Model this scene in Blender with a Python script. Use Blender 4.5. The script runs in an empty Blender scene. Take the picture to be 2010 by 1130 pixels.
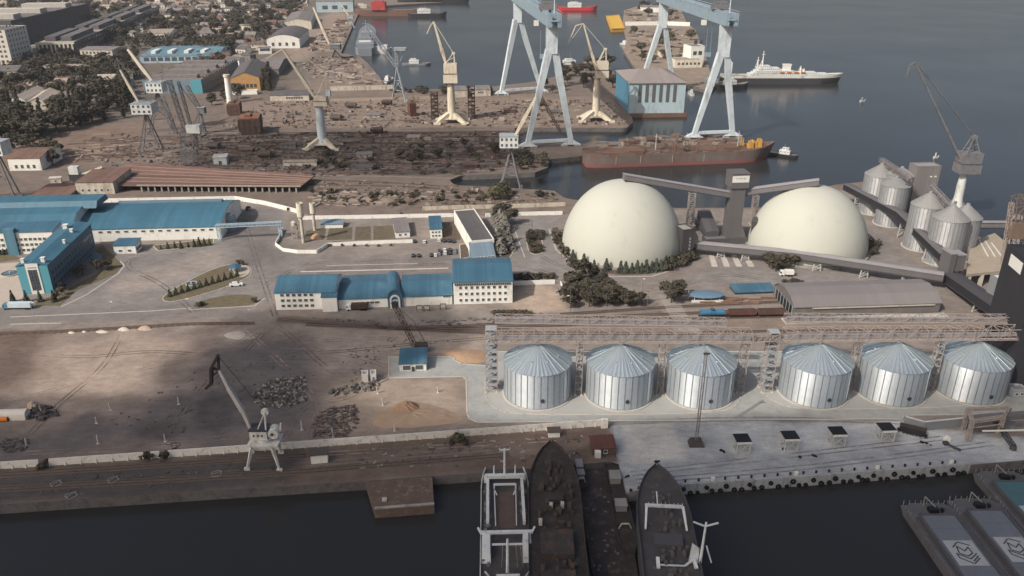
import bpy, bmesh, math, random
import numpy as np
from mathutils import Vector, Matrix
from mathutils import noise as mnoise
from mathutils.geometry import tessellate_polygon
random.seed(7)
SC = bpy.context.scene
COL = SC.collection
PI = math.pi
# ---------------------------------------------------------------- camera model (used to measure the site)
F, CU, CV = 1563.0, 1005.0, 565.0
TH, CH = math.radians(24.0), 160.0
ST, CT = math.sin(TH), math.cos(TH)
WZ = -3.6                                   # water level

def ray(u, v):
    a, k = (u-CU)/F, (CV-v)/F
    return Vector((a, CT+k*ST, -ST+k*CT))
def G(u, v, z=0.0):
    r = ray(u, v)
    t = (z-CH)/r.z
    return Vector((r.x*t, r.y*t, z))
def at(u, v, y):
    r = ray(u, v)
    t = y/r.y
    return Vector((r.x*t, y, CH+r.z*t))
def zat(p, v):
    k = (CV-v)/F
    return CH - p[1]*(ST-k*CT)/(CT+k*ST)
def mpp(p):                                  # metres per photograph pixel at a point
    return (p[1]*CT+(CH-(p[2] if len(p) > 2 else 0))*ST)/F
def V2(p): return Vector((p[0], p[1]))

# ---------------------------------------------------------------- materials
def lin(c):
    return tuple(((x/255.0)/12.92 if x/255.0 <= .04045 else ((x/255.0+.055)/1.055)**2.4) for x in c[:3])
MATS = {}
def mat(name, rgb, rough=.8, metal=0.0, var=.18, scale=.25, dirt=None, dirt_amt=.35, stripe=None, stripe_axis=0, stripe_amt=.12, spec=.3, rnd=0.0, bump=0.0, streak=0.0):
    """procedural surface: base colour, blotchy tone noise, an optional second (dirt / rust) colour and seam stripes"""
    if name in MATS: return MATS[name]
    m = bpy.data.materials.new(name); m.use_nodes = True
    nt = m.node_tree; N = nt.nodes; L = nt.links
    b = N['Principled BSDF']
    b.inputs['Roughness'].default_value = rough
    b.inputs['Metallic'].default_value = metal
    b.inputs['Specular IOR Level'].default_value = spec
    tc = N.new('ShaderNodeTexCoord')
    nz = N.new('ShaderNodeTexNoise'); nz.inputs['Scale'].default_value = scale; nz.inputs['Detail'].default_value = 8; nz.inputs['Roughness'].default_value = .65
    L.new(tc.outputs['Object'], nz.inputs['Vector'])
    mr = N.new('ShaderNodeMapRange'); mr.inputs['From Min'].default_value = .25; mr.inputs['From Max'].default_value = .75
    mr.inputs['To Min'].default_value = 1-var; mr.inputs['To Max'].default_value = 1+var
    L.new(nz.outputs['Fac'], mr.inputs['Value'])
    val = mr.outputs[0]
    def mul(a, bb):
        q = N.new('ShaderNodeMath'); q.operation = 'MULTIPLY'; L.new(a, q.inputs[0])
        if isinstance(bb, float): q.inputs[1].default_value = bb
        else: L.new(bb, q.inputs[1])
        return q.outputs[0]
    if stripe:
        sx = N.new('ShaderNodeSeparateXYZ'); L.new(tc.outputs['Object'], sx.inputs[0])
        f = N.new('ShaderNodeMath'); f.operation = 'MULTIPLY'; f.inputs[1].default_value = 1.0/stripe; L.new(sx.outputs[stripe_axis], f.inputs[0])
        g = N.new('ShaderNodeMath'); g.operation = 'FRACT'; L.new(f.outputs[0], g.inputs[0])
        c = N.new('ShaderNodeMapRange'); c.inputs['From Min'].default_value = 0; c.inputs['From Max'].default_value = .16
        c.inputs['To Min'].default_value = 1-stripe_amt; c.inputs['To Max'].default_value = 1.0; L.new(g.outputs[0], c.inputs['Value'])
        val = mul(val, c.outputs[0])
        fl = N.new('ShaderNodeMath'); fl.operation = 'FLOOR'; L.new(f.outputs[0], fl.inputs[0])
        wn = N.new('ShaderNodeTexWhiteNoise'); wn.noise_dimensions = '1D'; L.new(fl.outputs[0], wn.inputs['W'])
        wr = N.new('ShaderNodeMapRange'); wr.inputs['To Min'].default_value = 1-stripe_amt*.7; wr.inputs['To Max'].default_value = 1+stripe_amt*.7; L.new(wn.outputs['Value'], wr.inputs['Value'])
        val = mul(val, wr.outputs[0])
    if rnd:
        oi = N.new('ShaderNodeObjectInfo')
        r2 = N.new('ShaderNodeMapRange'); r2.inputs['To Min'].default_value = 1-rnd; r2.inputs['To Max'].default_value = 1+rnd; L.new(oi.outputs['Random'], r2.inputs['Value'])
        val = mul(val, r2.outputs[0])
    base = N.new('ShaderNodeRGB'); base.outputs[0].default_value = (*lin(rgb), 1)
    colr = base.outputs[0]
    if dirt:
        n2 = N.new('ShaderNodeTexNoise'); n2.inputs['Scale'].default_value = scale*1.7; n2.inputs['Detail'].default_value = 10; n2.inputs['Roughness'].default_value = .75
        mp = N.new('ShaderNodeMapping'); mp.inputs['Scale'].default_value = (1, 1, .35 if streak else 1); mp.inputs['Location'].default_value = (13.1, 7.7, 3.3)
        L.new(tc.outputs['Object'], mp.inputs[0]); L.new(mp.outputs[0], n2.inputs['Vector'])
        d = N.new('ShaderNodeMapRange'); d.inputs['From Min'].default_value = .62-.3*dirt_amt; d.inputs['From Max'].default_value = .78-.2*dirt_amt
        L.new(n2.outputs['Fac'], d.inputs['Value'])
        mx = N.new('ShaderNodeMix'); mx.data_type = 'RGBA'; L.new(d.outputs[0], mx.inputs[0]); L.new(colr, mx.inputs[6]); mx.inputs[7].default_value = (*lin(dirt), 1)
        colr = mx.outputs[2]
    vm = N.new('ShaderNodeVectorMath'); vm.operation = 'SCALE'; L.new(colr, vm.inputs[0]); L.new(val, vm.inputs['Scale'])
    L.new(vm.outputs[0], b.inputs['Base Color'])
    if bump:
        bp = N.new('ShaderNodeBump'); bp.inputs['Strength'].default_value = bump; bp.inputs['Distance'].default_value = .3
        L.new(nz.outputs['Fac'], bp.inputs['Height']); L.new(bp.outputs[0], b.inputs['Normal'])
    MATS[name] = m
    return m

# ---------------------------------------------------------------- mesh builder
class MB:
    def __init__(s): s.v = []; s.f = []; s.m = []; s.cur = 0
    def add(s, vs, fs):
        o = len(s.v); s.v.extend([tuple(p) for p in vs]); s.f.extend([tuple(i+o for i in f) for f in fs]); s.m.extend([s.cur]*len(fs)); return s
    def box(s, x0, x1, y0, y1, z0, z1):
        return s.add([(x0,y0,z0),(x1,y0,z0),(x1,y1,z0),(x0,y1,z0),(x0,y0,z1),(x1,y0,z1),(x1,y1,z1),(x0,y1,z1)],
                     [(0,3,2,1),(4,5,6,7),(0,1,5,4),(1,2,6,5),(2,3,7,6),(3,0,4,7)])
    def hull8(s, a, b):                        # bottom quad a, top quad b
        return s.add(list(a)+list(b), [(0,3,2,1),(4,5,6,7),(0,1,5,4),(1,2,6,5),(2,3,7,6),(3,0,4,7)])
    def quad(s, *p): return s.add(p, [tuple(range(len(p)))])
    def bar(s, p, q, w, h=None, w2=None):       # beam with rectangular section, may taper
        p, q = Vector(p), Vector(q); h = h or w; d = (q-p)
        if d.length < 1e-6: return s
        d.normalize(); up = Vector((0,0,1)) if abs(d.z) < .98 else Vector((0,1,0))
        a = d.cross(up).normalized(); b = a.cross(d).normalized()
        k = (w2/w) if w2 else 1
        A = [p+a*sx*w/2+b*sy*h/2 for sx, sy in ((-1,-1),(1,-1),(1,1),(-1,1))]
        B = [q+a*sx*w*k/2+b*sy*h*k/2 for sx, sy in ((-1,-1),(1,-1),(1,1),(-1,1))]
        return s.hull8(A, B)
    def tube(s, p, q, r, r2=None, n=10, cap=True):
        p, q = Vector(p), Vector(q); r2 = r if r2 is None else r2; d = (q-p).normalized()
        up = Vector((0,0,1)) if abs(d.z) < .98 else Vector((1,0,0))
        a = d.cross(up).normalized(); b = a.cross(d)
        vs = []
        for c, rr in ((p, r), (q, r2)):
            for i in range(n):
                t = 2*PI*i/n; vs.append(c+a*math.cos(t)*rr+b*math.sin(t)*rr)
        fs = [(i, (i+1) % n, n+(i+1) % n, n+i) for i in range(n)]
        if cap: fs += [tuple(range(n-1, -1, -1)), tuple(range(n, 2*n))]
        return s.add(vs, fs)
    def lathe(s, prof, n=32, c=(0,0,0), a0=0, a1=2*PI):
        full = abs(a1-a0-2*PI) < 1e-6; m = n if full else n+1; o = []
        for r, z in prof:
            for i in range(m):
                t = a0+(a1-a0)*i/n; o.append((c[0]+r*math.cos(t), c[1]+r*math.sin(t), c[2]+z))
        fs = []
        for j in range(len(prof)-1):
            for i in range(n):
                i2 = (i+1) % m
                fs.append((j*m+i, j*m+i2, (j+1)*m+i2, (j+1)*m+i))
        return s.add(o, fs)
    def prism(s, poly, z0, z1):
        n = len(poly); vs = [(p[0],p[1],z0) for p in poly]+[(p[0],p[1],z1) for p in poly]
        tri = tessellate_polygon([[Vector((p[0],p[1],0)) for p in poly]])
        area = sum(poly[i][0]*poly[(i+1)%n][1]-poly[(i+1)%n][0]*poly[i][1] for i in range(n))
        fs = []
        for t in tri:
            a, b, c = [Vector((poly[i][0], poly[i][1], 0)) for i in t]
            if (b-a).cross(c-a).z < 0: t = (t[0], t[2], t[1])
            fs.append(tuple(i+n for i in t)); fs.append(tuple(reversed(t)))
        for i in range(n):
            j = (i+1) % n
            fs.append((i, j, n+j, n+i) if area > 0 else (j, i, n+i, n+j))
        return s.add(vs, fs)
    def loft(s, rings, closed=True, caps=True):
        n = len(rings[0]); vs = [p for r in rings for p in r]; fs = []
        for j in range(len(rings)-1):
            for i in range(n if closed else n-1):
                i2 = (i+1) % n
                fs.append((j*n+i, j*n+i2, (j+1)*n+i2, (j+1)*n+i))
        if caps and closed: fs += [tuple(range(n-1,-1,-1)), tuple((len(rings)-1)*n+i for i in range(n))]
        return s.add(vs, fs)
    def truss(s, p, q, w, h, seg, t, d=None):    # box lattice from p to q (p,q on the axis)
        p, q = Vector(p), Vector(q); d = d or t*.7; ax = (q-p).normalized()
        up = Vector((0,0,1)) if abs(ax.z) < .9 else Vector((0,1,0))
        a = ax.cross(up).normalized(); b = a.cross(ax).normalized()
        cs = [(-w/2,-h/2),(w/2,-h/2),(w/2,h/2),(-w/2,h/2)]
        P = lambda i, k: p+(q-p)*(i/seg)+a*cs[k][0]+b*cs[k][1]
        for k in range(4): s.bar(P(0,k), P(seg,k), t)
        for i in range(seg+1):
            for k in range(4): s.bar(P(i,k), P(i,(k+1)%4), d)
        for i in range(seg):
            for k in range(4):
                k2 = (k+1) % 4
                if (i+k) % 2: s.bar(P(i,k), P(i+1,k2), d)
                else: s.bar(P(i,k2), P(i+1,k), d)
        return s
    def build(s, name, mats, parent=None, world=False, smooth=False):
        me = bpy.data.meshes.new(name)
        vs = s.v
        if world and parent is not None:
            im = WM[parent].inverted(); vs = [tuple(im @ Vector(p)) for p in vs]
        me.from_pydata(vs, [], s.f); me.validate()
        for mm in (mats if isinstance(mats, (list, tuple)) else [mats]): me.materials.append(mm)
        if max(s.m, default=0) and len(me.polygons) == len(s.m): me.polygons.foreach_set('material_index', s.m)
        if smooth:
            me.polygons.foreach_set('use_smooth', [True]*len(me.polygons))
            if smooth != 'all':
                try: me.set_sharp_from_angle(angle=math.radians(40))
                except Exception: pass
        o = bpy.data.objects.new(name, me); COL.objects.link(o)
        if parent is not None: o.parent = parent; WM[o] = WM[parent].copy()
        else: WM[o] = Matrix.Identity(4)
        return o
WM = {}
def tag(o, label=None, cat=None, group=None, kind=None):
    if label: o['label'] = label
    if cat: o['category'] = cat
    if group: o['group'] = group
    if kind: o['kind'] = kind
    return o
def thing(name, label, cat, loc, rz=0.0, group=None):
    o = bpy.data.objects.new(name, None); COL.objects.link(o); o.empty_display_size = 1
    o.location = loc; o.rotation_euler = (0,0,rz)
    WM[o] = Matrix.Translation(Vector(loc)) @ Matrix.Rotation(rz, 4, 'Z')
    return tag(o, label, cat, group)
def solo(name, mb, mats, label, cat, loc, rz=0.0, group=None, smooth=False, world=False):
    if world:
        M = Matrix.Translation(Vector(loc)) @ Matrix.Rotation(rz, 4, 'Z'); im = M.inverted()
        mb.v = [tuple(im @ Vector(p)) for p in mb.v]
    o = mb.build(name, mats, None, smooth=smooth); o.location = loc; o.rotation_euler = (0,0,rz)
    return tag(o, label, cat, group)
def struct(name, mb, mats, **k):
    o = mb.build(name, mats, None, **k); o['kind'] = 'structure'; return o
def dup(o, loc=None, rz=None, sc=None, label=None, group=None, parent=None):
    c = o.copy(); COL.objects.link(c)
    if parent is not None: c.parent = parent
    if loc is not None: c.location = loc
    if rz is not None: c.rotation_euler = (0,0,rz)
    if sc is not None: c.scale = sc if isinstance(sc, (tuple, list)) else (sc, sc, sc)
    if label: c['label'] = label
    if group: c['group'] = group
    for ch in o.children: dup(ch, parent=c)
    return c
def meshcopy(name, me, parent, loc, rz=0.0, sc=None):
    o = bpy.data.objects.new(name, me); COL.objects.link(o); o.parent = parent; o.location = loc; o.rotation_euler = (0,0,rz)
    if sc: o.scale = sc
    return o

# ---------------------------------------------------------------- shared materials
WHITE = mat('white_render', (224,222,214), .85, var=.06, scale=.15, dirt=(176,166,150), dirt_amt=.3, streak=1)
CREAM = mat('cream_render', (206,198,180), .85, var=.08, scale=.15, dirt=(150,140,125), dirt_amt=.4, streak=1)
OLDW = mat('old_white_render', (190,182,166), .9, var=.12, scale=.2, dirt=(120,108,96), dirt_amt=.5, streak=1)
GREYW = mat('grey_render', (128,122,116), .9, var=.12, scale=.2, dirt=(88,82,78), dirt_amt=.5, streak=1)
DARKW = mat('dark_wall', (78,74,72), .9, var=.15, scale=.2)
BRICK = mat('brick_wall', (136,98,78), .9, var=.15, scale=.4)
OCHRE = mat('ochre_render', (186,146,96), .9, var=.1, scale=.2, dirt=(140,108,76), dirt_amt=.3)
BLUER = mat('blue_metal_roof', (62,98,117), .5, var=.12, scale=.06, stripe=1.1, stripe_amt=.16, dirt=(86,112,124), dirt_amt=.4, spec=.4)
BLUER2 = mat('faded_blue_metal_roof', (62,102,120), .5, var=.14, scale=.05, stripe=2.2, stripe_amt=.12, dirt=(76,110,124), dirt_amt=.35)
BLUEW = mat('blue_cladding', (84,122,138), .6, var=.07, scale=.1, stripe=1.2, stripe_amt=.1)
CYANW = mat('cyan_cladding', (86,148,160), .6, var=.05, scale=.1)
SLATEB = mat('slate_blue_cladding', (84,104,118), .65, var=.08, scale=.1)
PALEB = mat('pale_blue_cladding', (168,186,192), .7, var=.08, scale=.1, dirt=(140,150,152), dirt_amt=.4, streak=1)
GREYR = mat('grey_sheet_roof', (122,116,114), .75, var=.12, scale=.1, stripe=1.4, stripe_amt=.1, dirt=(98,90,86), dirt_amt=.4)
DGREYR = mat('dark_grey_roof', (92,88,88), .75, var=.12, scale=.1, stripe=1.4, stripe_amt=.1)
TANR = mat('tan_asbestos_roof', (150,138,126), .9, var=.14, scale=.15, dirt=(110,98,90), dirt_amt=.45, stripe=1.2, stripe_amt=.08)
BROWNR = mat('brown_roof', (112,88,78), .9, var=.16, scale=.15, stripe=1.3, stripe_amt=.14, dirt=(88,66,58), dirt_amt=.4)
REDR = mat('red_brown_roof', (96,64,56), .8, var=.12, scale=.3, stripe=.8, stripe_amt=.14)
BITUM = mat('bitumen_roof', (98,94,94), .9, var=.2, scale=.08, dirt=(130,124,120), dirt_amt=.4)
GLASS = mat('window_glass', (78,83,88), .15, var=.1, scale=.5, spec=.6)
FRAMEW = mat('white_frame_paint', (214,212,204), .6, var=.05)
CONC = mat('concrete', (150,146,140), .9, var=.14, scale=.2, dirt=(112,106,102), dirt_amt=.45)
CONCL = mat('light_concrete', (182,176,166), .9, var=.1, scale=.2, dirt=(140,132,124), dirt_amt=.35)
CONCD = mat('dark_concrete', (104,100,98), .9, var=.16, scale=.2, dirt=(70,66,64), dirt_amt=.5)
STEELG = mat('grey_painted_steel', (150,156,160), .6, var=.1, scale=.3)
STEELD = mat('dark_steel', (62,62,66), .6, var=.12, scale=.3)
BLACKP = mat('black_paint', (30,31,34), .6, var=.1, scale=.3)
GREYP = mat('grey_conveyor_cladding', (98,95,96), .6, var=.08, scale=.1, stripe=2.0, stripe_amt=.06)
GREYPL = mat('pale_grey_conveyor_roof', (142,138,138), .6, var=.08, scale=.1, stripe=2.0, stripe_amt=.06)
GREYPD = mat('charcoal_cladding', (46,46,50), .6, var=.1, scale=.1, stripe=2.5, stripe_amt=.06)
LATT = mat('pale_rose_grey_steel', (154,143,136), .6, var=.08, scale=.3)
GALV = mat('galvanised_sheet', (184,194,198), .38, metal=.7, var=.06, scale=.4, stripe=None)
GALVW = mat('corrugated_galvanised_wall', (186,192,196), .36, metal=.6, var=.08, scale=.5)
RUST = mat('rusty_steel', (104,82,70), .85, var=.25, scale=.15, dirt=(112,82,68), dirt_amt=.5)
RUSTD = mat('dark_rusty_steel', (66,54,48), .9, var=.3, scale=.2, dirt=(96,64,50), dirt_amt=.4)
CREAMC = mat('cream_crane_paint', (204,194,174), .6, var=.1, scale=.15, dirt=(150,120,92), dirt_amt=.3, streak=1)
BLUEC = mat('pale_blue_crane_paint', (196,206,210), .55, var=.08, scale=.12, dirt=(150,150,146), dirt_amt=.45, streak=1)
BLUEC2 = mat('mid_blue_crane_paint', (136,154,164), .55, var=.08, scale=.1, dirt=(96,116,128), dirt_amt=.3)
GREYC = mat('grey_crane_steel', (112,112,114), .7, var=.15, scale=.2, dirt=(86,74,68), dirt_amt=.4)
WHITEC = mat('white_crane_paint', (204,206,202), .6, var=.08, scale=.2, dirt=(140,132,124), dirt_amt=.35, streak=1)
TYREM = mat('tyre_rubber', (22,22,23), .85, var=.15, scale=1)
REDP = mat('red_ship_paint', (180,40,48), .6, var=.1, scale=.1)
YELLOWP = mat('yellow_ship_paint', (206,164,62), .6, var=.08, scale=.1)
ORANGEP = mat('orange_paint', (204,120,50), .6, var=.1, scale=.3)
SAND = mat('orange_sand', (160,132,108), .95, var=.12, scale=.1)
RUBBLE = mat('pale_rubble', (186,178,164), .95, var=.25, scale=.6)
RUBBLED = mat('dark_rubble', (92,86,84), .95, var=.45, scale=.8, dirt=(150,146,140), dirt_amt=.25)
DOMEW = mat('dome_white', (181,181,169), .8, var=.02, scale=.05, dirt=(168,167,156), dirt_amt=.22, streak=1)
# ---------------------------------------------------------------- builders
_WIN = {}
def win_mesh(w, h, glass=None, frame=True):
    k = (round(w,2), round(h,2), frame)
    if k not in _WIN:
        b = MB(); b.box(-w/2, w/2, -.05, .1, -h/2, h/2)
        _WIN[k] = (b, None)
        me = bpy.data.meshes.new('window'); me.from_pydata(b.v, [], b.f); me.materials.append(GLASS)
        fr = None
        if frame:
            c = MB(); t = .12
            c.box(-w/2-t, w/2+t, -.12, .08, h/2, h/2+t); c.box(-w/2-t, w/2+t, -.2, .08, -h/2-t, -h/2)
            c.box(-w/2-t, -w/2, -.12, .08, -h/2, h/2); c.box(w/2, w/2+t, -.12, .08, -h/2, h/2)
            fr = bpy.data.meshes.new('frame'); fr.from_pydata(c.v, [], c.f); fr.materials.append(FRAMEW)
        _WIN[k] = (me, fr)
    return _WIN[k]
def profile(kind, d, h, rh, n=10):
    if kind == 'gable': return [(-d/2, h), (0, h+rh), (d/2, h)]
    if kind == 'shed': return [(-d/2, h), (d/2, h+rh)]
    if kind == 'barrel': return [(-d/2*math.cos(PI*i/n), h+rh*math.sin(PI*i/n)) for i in range(n+1)]
    if kind == 'curve': return [(-d/2+d*i/n, h+rh*(1-(2*i/n-1)**2)) for i in range(n+1)]
    if kind == 'mansard': return [(-d/2, h), (-d*.3, h+rh*.72), (0, h+rh), (d*.3, h+rh*.72), (d/2, h)]
    return [(-d/2, h), (d/2, h)]
def building(label, A, B, depth, h, roof='gable', rh=2.0, wall=None, roofm=None, name='building', cat='building', win=(), over=.4,
             group=None, frames=True, zb=0.0, axis='x', extra=None):
    """walls along the line A->B (front foot), going back by depth; roof profile along x (ridge parallel to the front) or y"""
    A = G(*A) if len(A) == 2 and not isinstance(A, Vector) else Vector(A); B = G(*B) if len(B) == 2 and not isinstance(B, Vector) else Vector(B)
    wall = wall or WHITE; roofm = roofm or BLUER
    d = (B-A); d.z = 0; L = d.length; rz = math.atan2(d.y, d.x); dx = d.normalized(); dy = Vector((-dx.y, dx.x, 0))
    c = A+d/2+dy*depth/2; c.z = zb
    T = thing(name, label, cat, c, rz, group)
    fx, fy = (L, depth) if axis == 'x' else (depth, L)      # length along the ridge, span
    sw = (lambda p: p) if axis == 'x' else (lambda p: (p[1], p[0], p[2]))
    flip = axis != 'x'
    def put(mb, vs, fs): mb.add([sw(v) for v in vs], [tuple(reversed(f)) if flip else f for f in fs])
    W = MB(); R = MB()
    if roof == 'hip':
        W.box(-L/2, L/2, -depth/2, depth/2, 0, h)
        o = over; k = min(fx, fy)/2 if fx > fy else fx*.3
        e = [(-fx/2-o, -fy/2-o, h+.04), (fx/2+o, -fy/2-o, h+.04), (fx/2+o, fy/2+o, h+.04), (-fx/2-o, fy/2+o, h+.04)]
        e2 = [(a, b, z+.2) for a, b, z in e]; rdg = [(-fx/2+k, 0, h+rh), (fx/2-k, 0, h+rh)]
        put(R, e+e2+rdg, [(3,2,1,0),(0,1,5,4),(1,2,6,5),(2,3,7,6),(3,0,4,7),(4,5,9,8),(5,6,9),(6,7,8,9),(7,4,8)])
    elif roof == 'flat':
        W.box(-L/2, L/2, -depth/2, depth/2, 0, h)
        p = .35; q = .7
        R.box(-L/2+p, L/2-p, -depth/2+p, depth/2-p, h+.003, h+.15)
        for bx in ((-L/2-.05, L/2+.05, -depth/2-.05, -depth/2+p), (-L/2-.05, L/2+.05, depth/2-p, depth/2+.05), (-L/2-.05, -L/2+p, -depth/2+p, depth/2-p), (L/2-p, L/2+.05, -depth/2+p, depth/2-p)):
            W.box(*bx, h+.002, h+q)
    else:
        pr = profile(roof, fy, h, rh)
        n = len(pr)
        vs = []
        for x in (-fx/2, fx/2):
            vs += [(x, -fy/2, 0)]+[(x, y, z) for y, z in pr]+[(x, fy/2, 0)]
        m = n+2; fs = [tuple(range(m)), tuple(reversed(range(m, 2*m)))]
        fs = [tuple(reversed(f)) for f in fs]
        for i in range(m-1): fs.append((i, i+m, i+1+m, i+1))
        put(W, vs, fs)
        # roof skin
        o = over; vs = []; t = .28
        s0 = (pr[1][1]-pr[0][1])/max(1e-6, pr[1][0]-pr[0][0]); s1 = (pr[-1][1]-pr[-2][1])/max(1e-6, pr[-1][0]-pr[-2][0])
        if roof in ('barrel',): s0 = s1 = 0
        pe = [(pr[0][0]-o, pr[0][1]-s0*o)]+pr[1:-1]+[(pr[-1][0]+o, pr[-1][1]+s1*o)]
        for x in (-fx/2-o, fx/2+o):
            vs += [(x, y, z+.05) for y, z in pe]+[(x, y, z+.05+t) for y, z in pe]
        k = 2*n; fs = []
        for i in range(n-1):
            fs += [(i, i+1, k+i+1, k+i), (n+i, k+n+i, k+n+i+1, n+i+1), (i, n+i, n+i+1, i+1), (k+i, k+i+1, k+n+i+1, k+n+i)]
        fs += [(0, k, k+n, n), (n-1, 2*n-1, k+2*n-1, k+n-1)]
        put(R, vs, fs)
    W.build('wall', wall, T); R.build('roof', roofm, T)
    for wn in win:
        side, rows, cols, w, hh, z0, dz, m0, m1 = wn[:9]
        span = L if side in 'FB' else depth
        me, fr = win_mesh(w, hh)
        for r in range(rows):
            for c2 in range(cols):
                u = -span/2+m0+(span-m0-m1)*((c2+.5)/cols)
                z = z0+r*dz
                if side == 'F': l, a = (u, -depth/2, z), 0
                elif side == 'B': l, a = (-u, depth/2, z), PI
                elif side == 'L': l, a = (-L/2, -u, z), -PI/2
                else: l, a = (L/2, u, z), PI/2
                o2 = meshcopy('window', me, T, l, a)
                if fr and frames: meshcopy('frame', fr, o2, (0,0,0))
    T['_L'] = L; T['_d'] = depth; del T['_L']; del T['_d']
    return T, L
def ground_len(A, B): return (G(*A)-G(*B)).length

# -------- trees
LEAF = [mat('foliage_dark', (72,67,56), .9, var=.35, scale=.35, rnd=.25), mat('foliage_green', (80,76,61), .9, var=.35, scale=.35, rnd=.25), mat('foliage_olive', (90,86,66), .9, var=.3, scale=.35, rnd=.25), mat('foliage_conifer', (66,70,60), .9, var=.3, scale=.4, rnd=.2), mat('foliage_grey_green', (112,108,100), .9, var=.3, scale=.35, rnd=.2)]
BARK = mat('bark', (84,70,58), .95, var=.2, scale=.8)
def leafcloud(rng, lobes, n, s):
    b = MB()
    for _ in range(n):
        c, r = rng.choice(lobes)
        d = Vector((rng.gauss(0,1), rng.gauss(0,1), rng.gauss(0,1)+.25)).normalized()
        rr = rng.uniform(.55, 1.05)
        p = Vector((c[0]+d.x*r[0]*rr, c[1]+d.y*r[1]*rr, c[2]+d.z*r[2]*rr))
        nn = (d+Vector((rng.uniform(-.8,.8), rng.uniform(-.8,.8), rng.uniform(-.5,.8)))).normalized()
        a = nn.orthogonal().normalized(); a.rotate(Matrix.Rotation(rng.uniform(0,6.3), 3, nn)); c2 = nn.cross(a)
        k = s*rng.uniform(.6, 1.3); e = k*rng.uniform(.5,.9)
        b.add([p-a*k-c2*e*.3, p+c2*e*-.9, p+a*k+c2*e*.2, p+c2*e*.9+nn*k*.25], [(0,1,2,3)])
    return b
TREES = {}
def tree_proto(kind, i):
    rng = random.Random(hash((kind, i, 5)) if False else (sum(map(ord, kind))*31+i*7))
    t = MB(); lm = LEAF[1]
    if kind == 'broad':                        # unit: about 9 m tall
        lobes = [((rng.uniform(-2,2), rng.uniform(-2,2), rng.uniform(4.2,7.4)), (rng.uniform(1.3,2.2), rng.uniform(1.3,2.2), rng.uniform(1.1,1.9))) for _ in range(8)]
        lobes.append(((0,0,5.6), (2.4,2.4,2.2)))
        cr = leafcloud(rng, lobes, 520, .62); lm = LEAF[i % 3]
        t.tube((0,0,-.2), (0,0,3.2), .32, .22, 7)
        for q in range(5):
            a = q*1.3; t.tube((0,0,2.4+q*.2), (1.7*math.cos(a), 1.7*math.sin(a), 5.2), .14, .05, 5)
    elif kind == 'poplar':                     # about 15 m tall
        lobes = [((rng.uniform(-.4,.4), rng.uniform(-.4,.4), 2+z*1.45), (1.5-.09*z, 1.5-.09*z, 1.4)) for z in range(9)]
        cr = leafcloud(rng, lobes, 430, .6); lm = LEAF[0]
        t.tube((0,0,-.2), (0,0,9), .3, .08, 7)
        for q in range(4): t.tube((0,0,2+q*1.5), (.9*math.cos(q*2), .9*math.sin(q*2), 4.5+q*1.5), .1, .04, 5)
    elif kind == 'conifer':                    # about 6 m tall
        cr = MB()
        for z in range(9):
            r = 1.55*(1-z/9.5)+.1; zz = .6+z*.6
            for q in range(max(6, int(20*r/1.5))):
                a = rng.uniform(0, 6.28); rr = r*rng.uniform(.7,1.1)
                p = Vector((rr*math.cos(a), rr*math.sin(a), zz+rng.uniform(-.2,.2)-.2)); c0 = Vector((rr*.25*math.cos(a), rr*.25*math.sin(a), zz+.55))
                tg = Vector((-math.sin(a), math.cos(a), 0))*rng.uniform(.25,.5)
                cr.add([c0, p-tg, p+tg*.1-Vector((0,0,.25)), p+tg], [(0,1,2,3)])
        lm = LEAF[3]
        t.tube((0,0,-.1), (0,0,5.6), .16, .03, 6)
    else:                                      # bush, about 2.4 m
        lobes = [((rng.uniform(-1,1), rng.uniform(-1,1), rng.uniform(.8,1.6)), (rng.uniform(.7,1.1), rng.uniform(.7,1.1), rng.uniform(.6,1))) for _ in range(5)]
        cr = leafcloud(rng, lobes, 190, .38); lm = LEAF[(i+1) % 3]
        for q in range(4): t.tube((0,0,-.1), (.6*math.cos(q*1.6), .6*math.sin(q*1.6), 1.4), .07, .03, 5)
    def me(n, b, m):
        x = bpy.data.meshes.new(n); x.from_pydata(b.v, [], b.f); x.materials.append(m); return x
    return me('crown', cr, lm), me('trunk', t, BARK)
NAMES = {'broad': 'broadleaf_tree', 'poplar': 'poplar_tree', 'conifer': 'conifer_tree', 'bush': 'bush'}
CATS = {'broad': 'tree', 'poplar': 'tree', 'conifer': 'conifer', 'bush': 'bush'}
def tree(kind, p, h, label, group=None, i=None, wide=1.0, leaf=None):
    base = {'broad': 8.6, 'poplar': 15.2, 'conifer': 6.2, 'bush': 2.6}[kind]
    i = random.randrange(4) if i is None else i
    if (kind, i) not in TREES: TREES[(kind, i)] = tree_proto(kind, i)
    cm, tm = TREES[(kind, i)]
    if leaf is not None:
        kk = (kind, i, 'leaf', leaf)
        if kk not in TREES:
            c2 = cm.copy(); c2.materials[0] = LEAF[leaf]; TREES[kk] = c2
        cm = TREES[kk]
    s = h/base
    T = thing(NAMES[kind], label, CATS[kind], p, random.uniform(0, 6.28), group)
    T.scale = (s*wide, s*wide, s)
    meshcopy('crown', cm, T, (0,0,0)); meshcopy('trunk', tm, T, (0,0,0))
    return T

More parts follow.
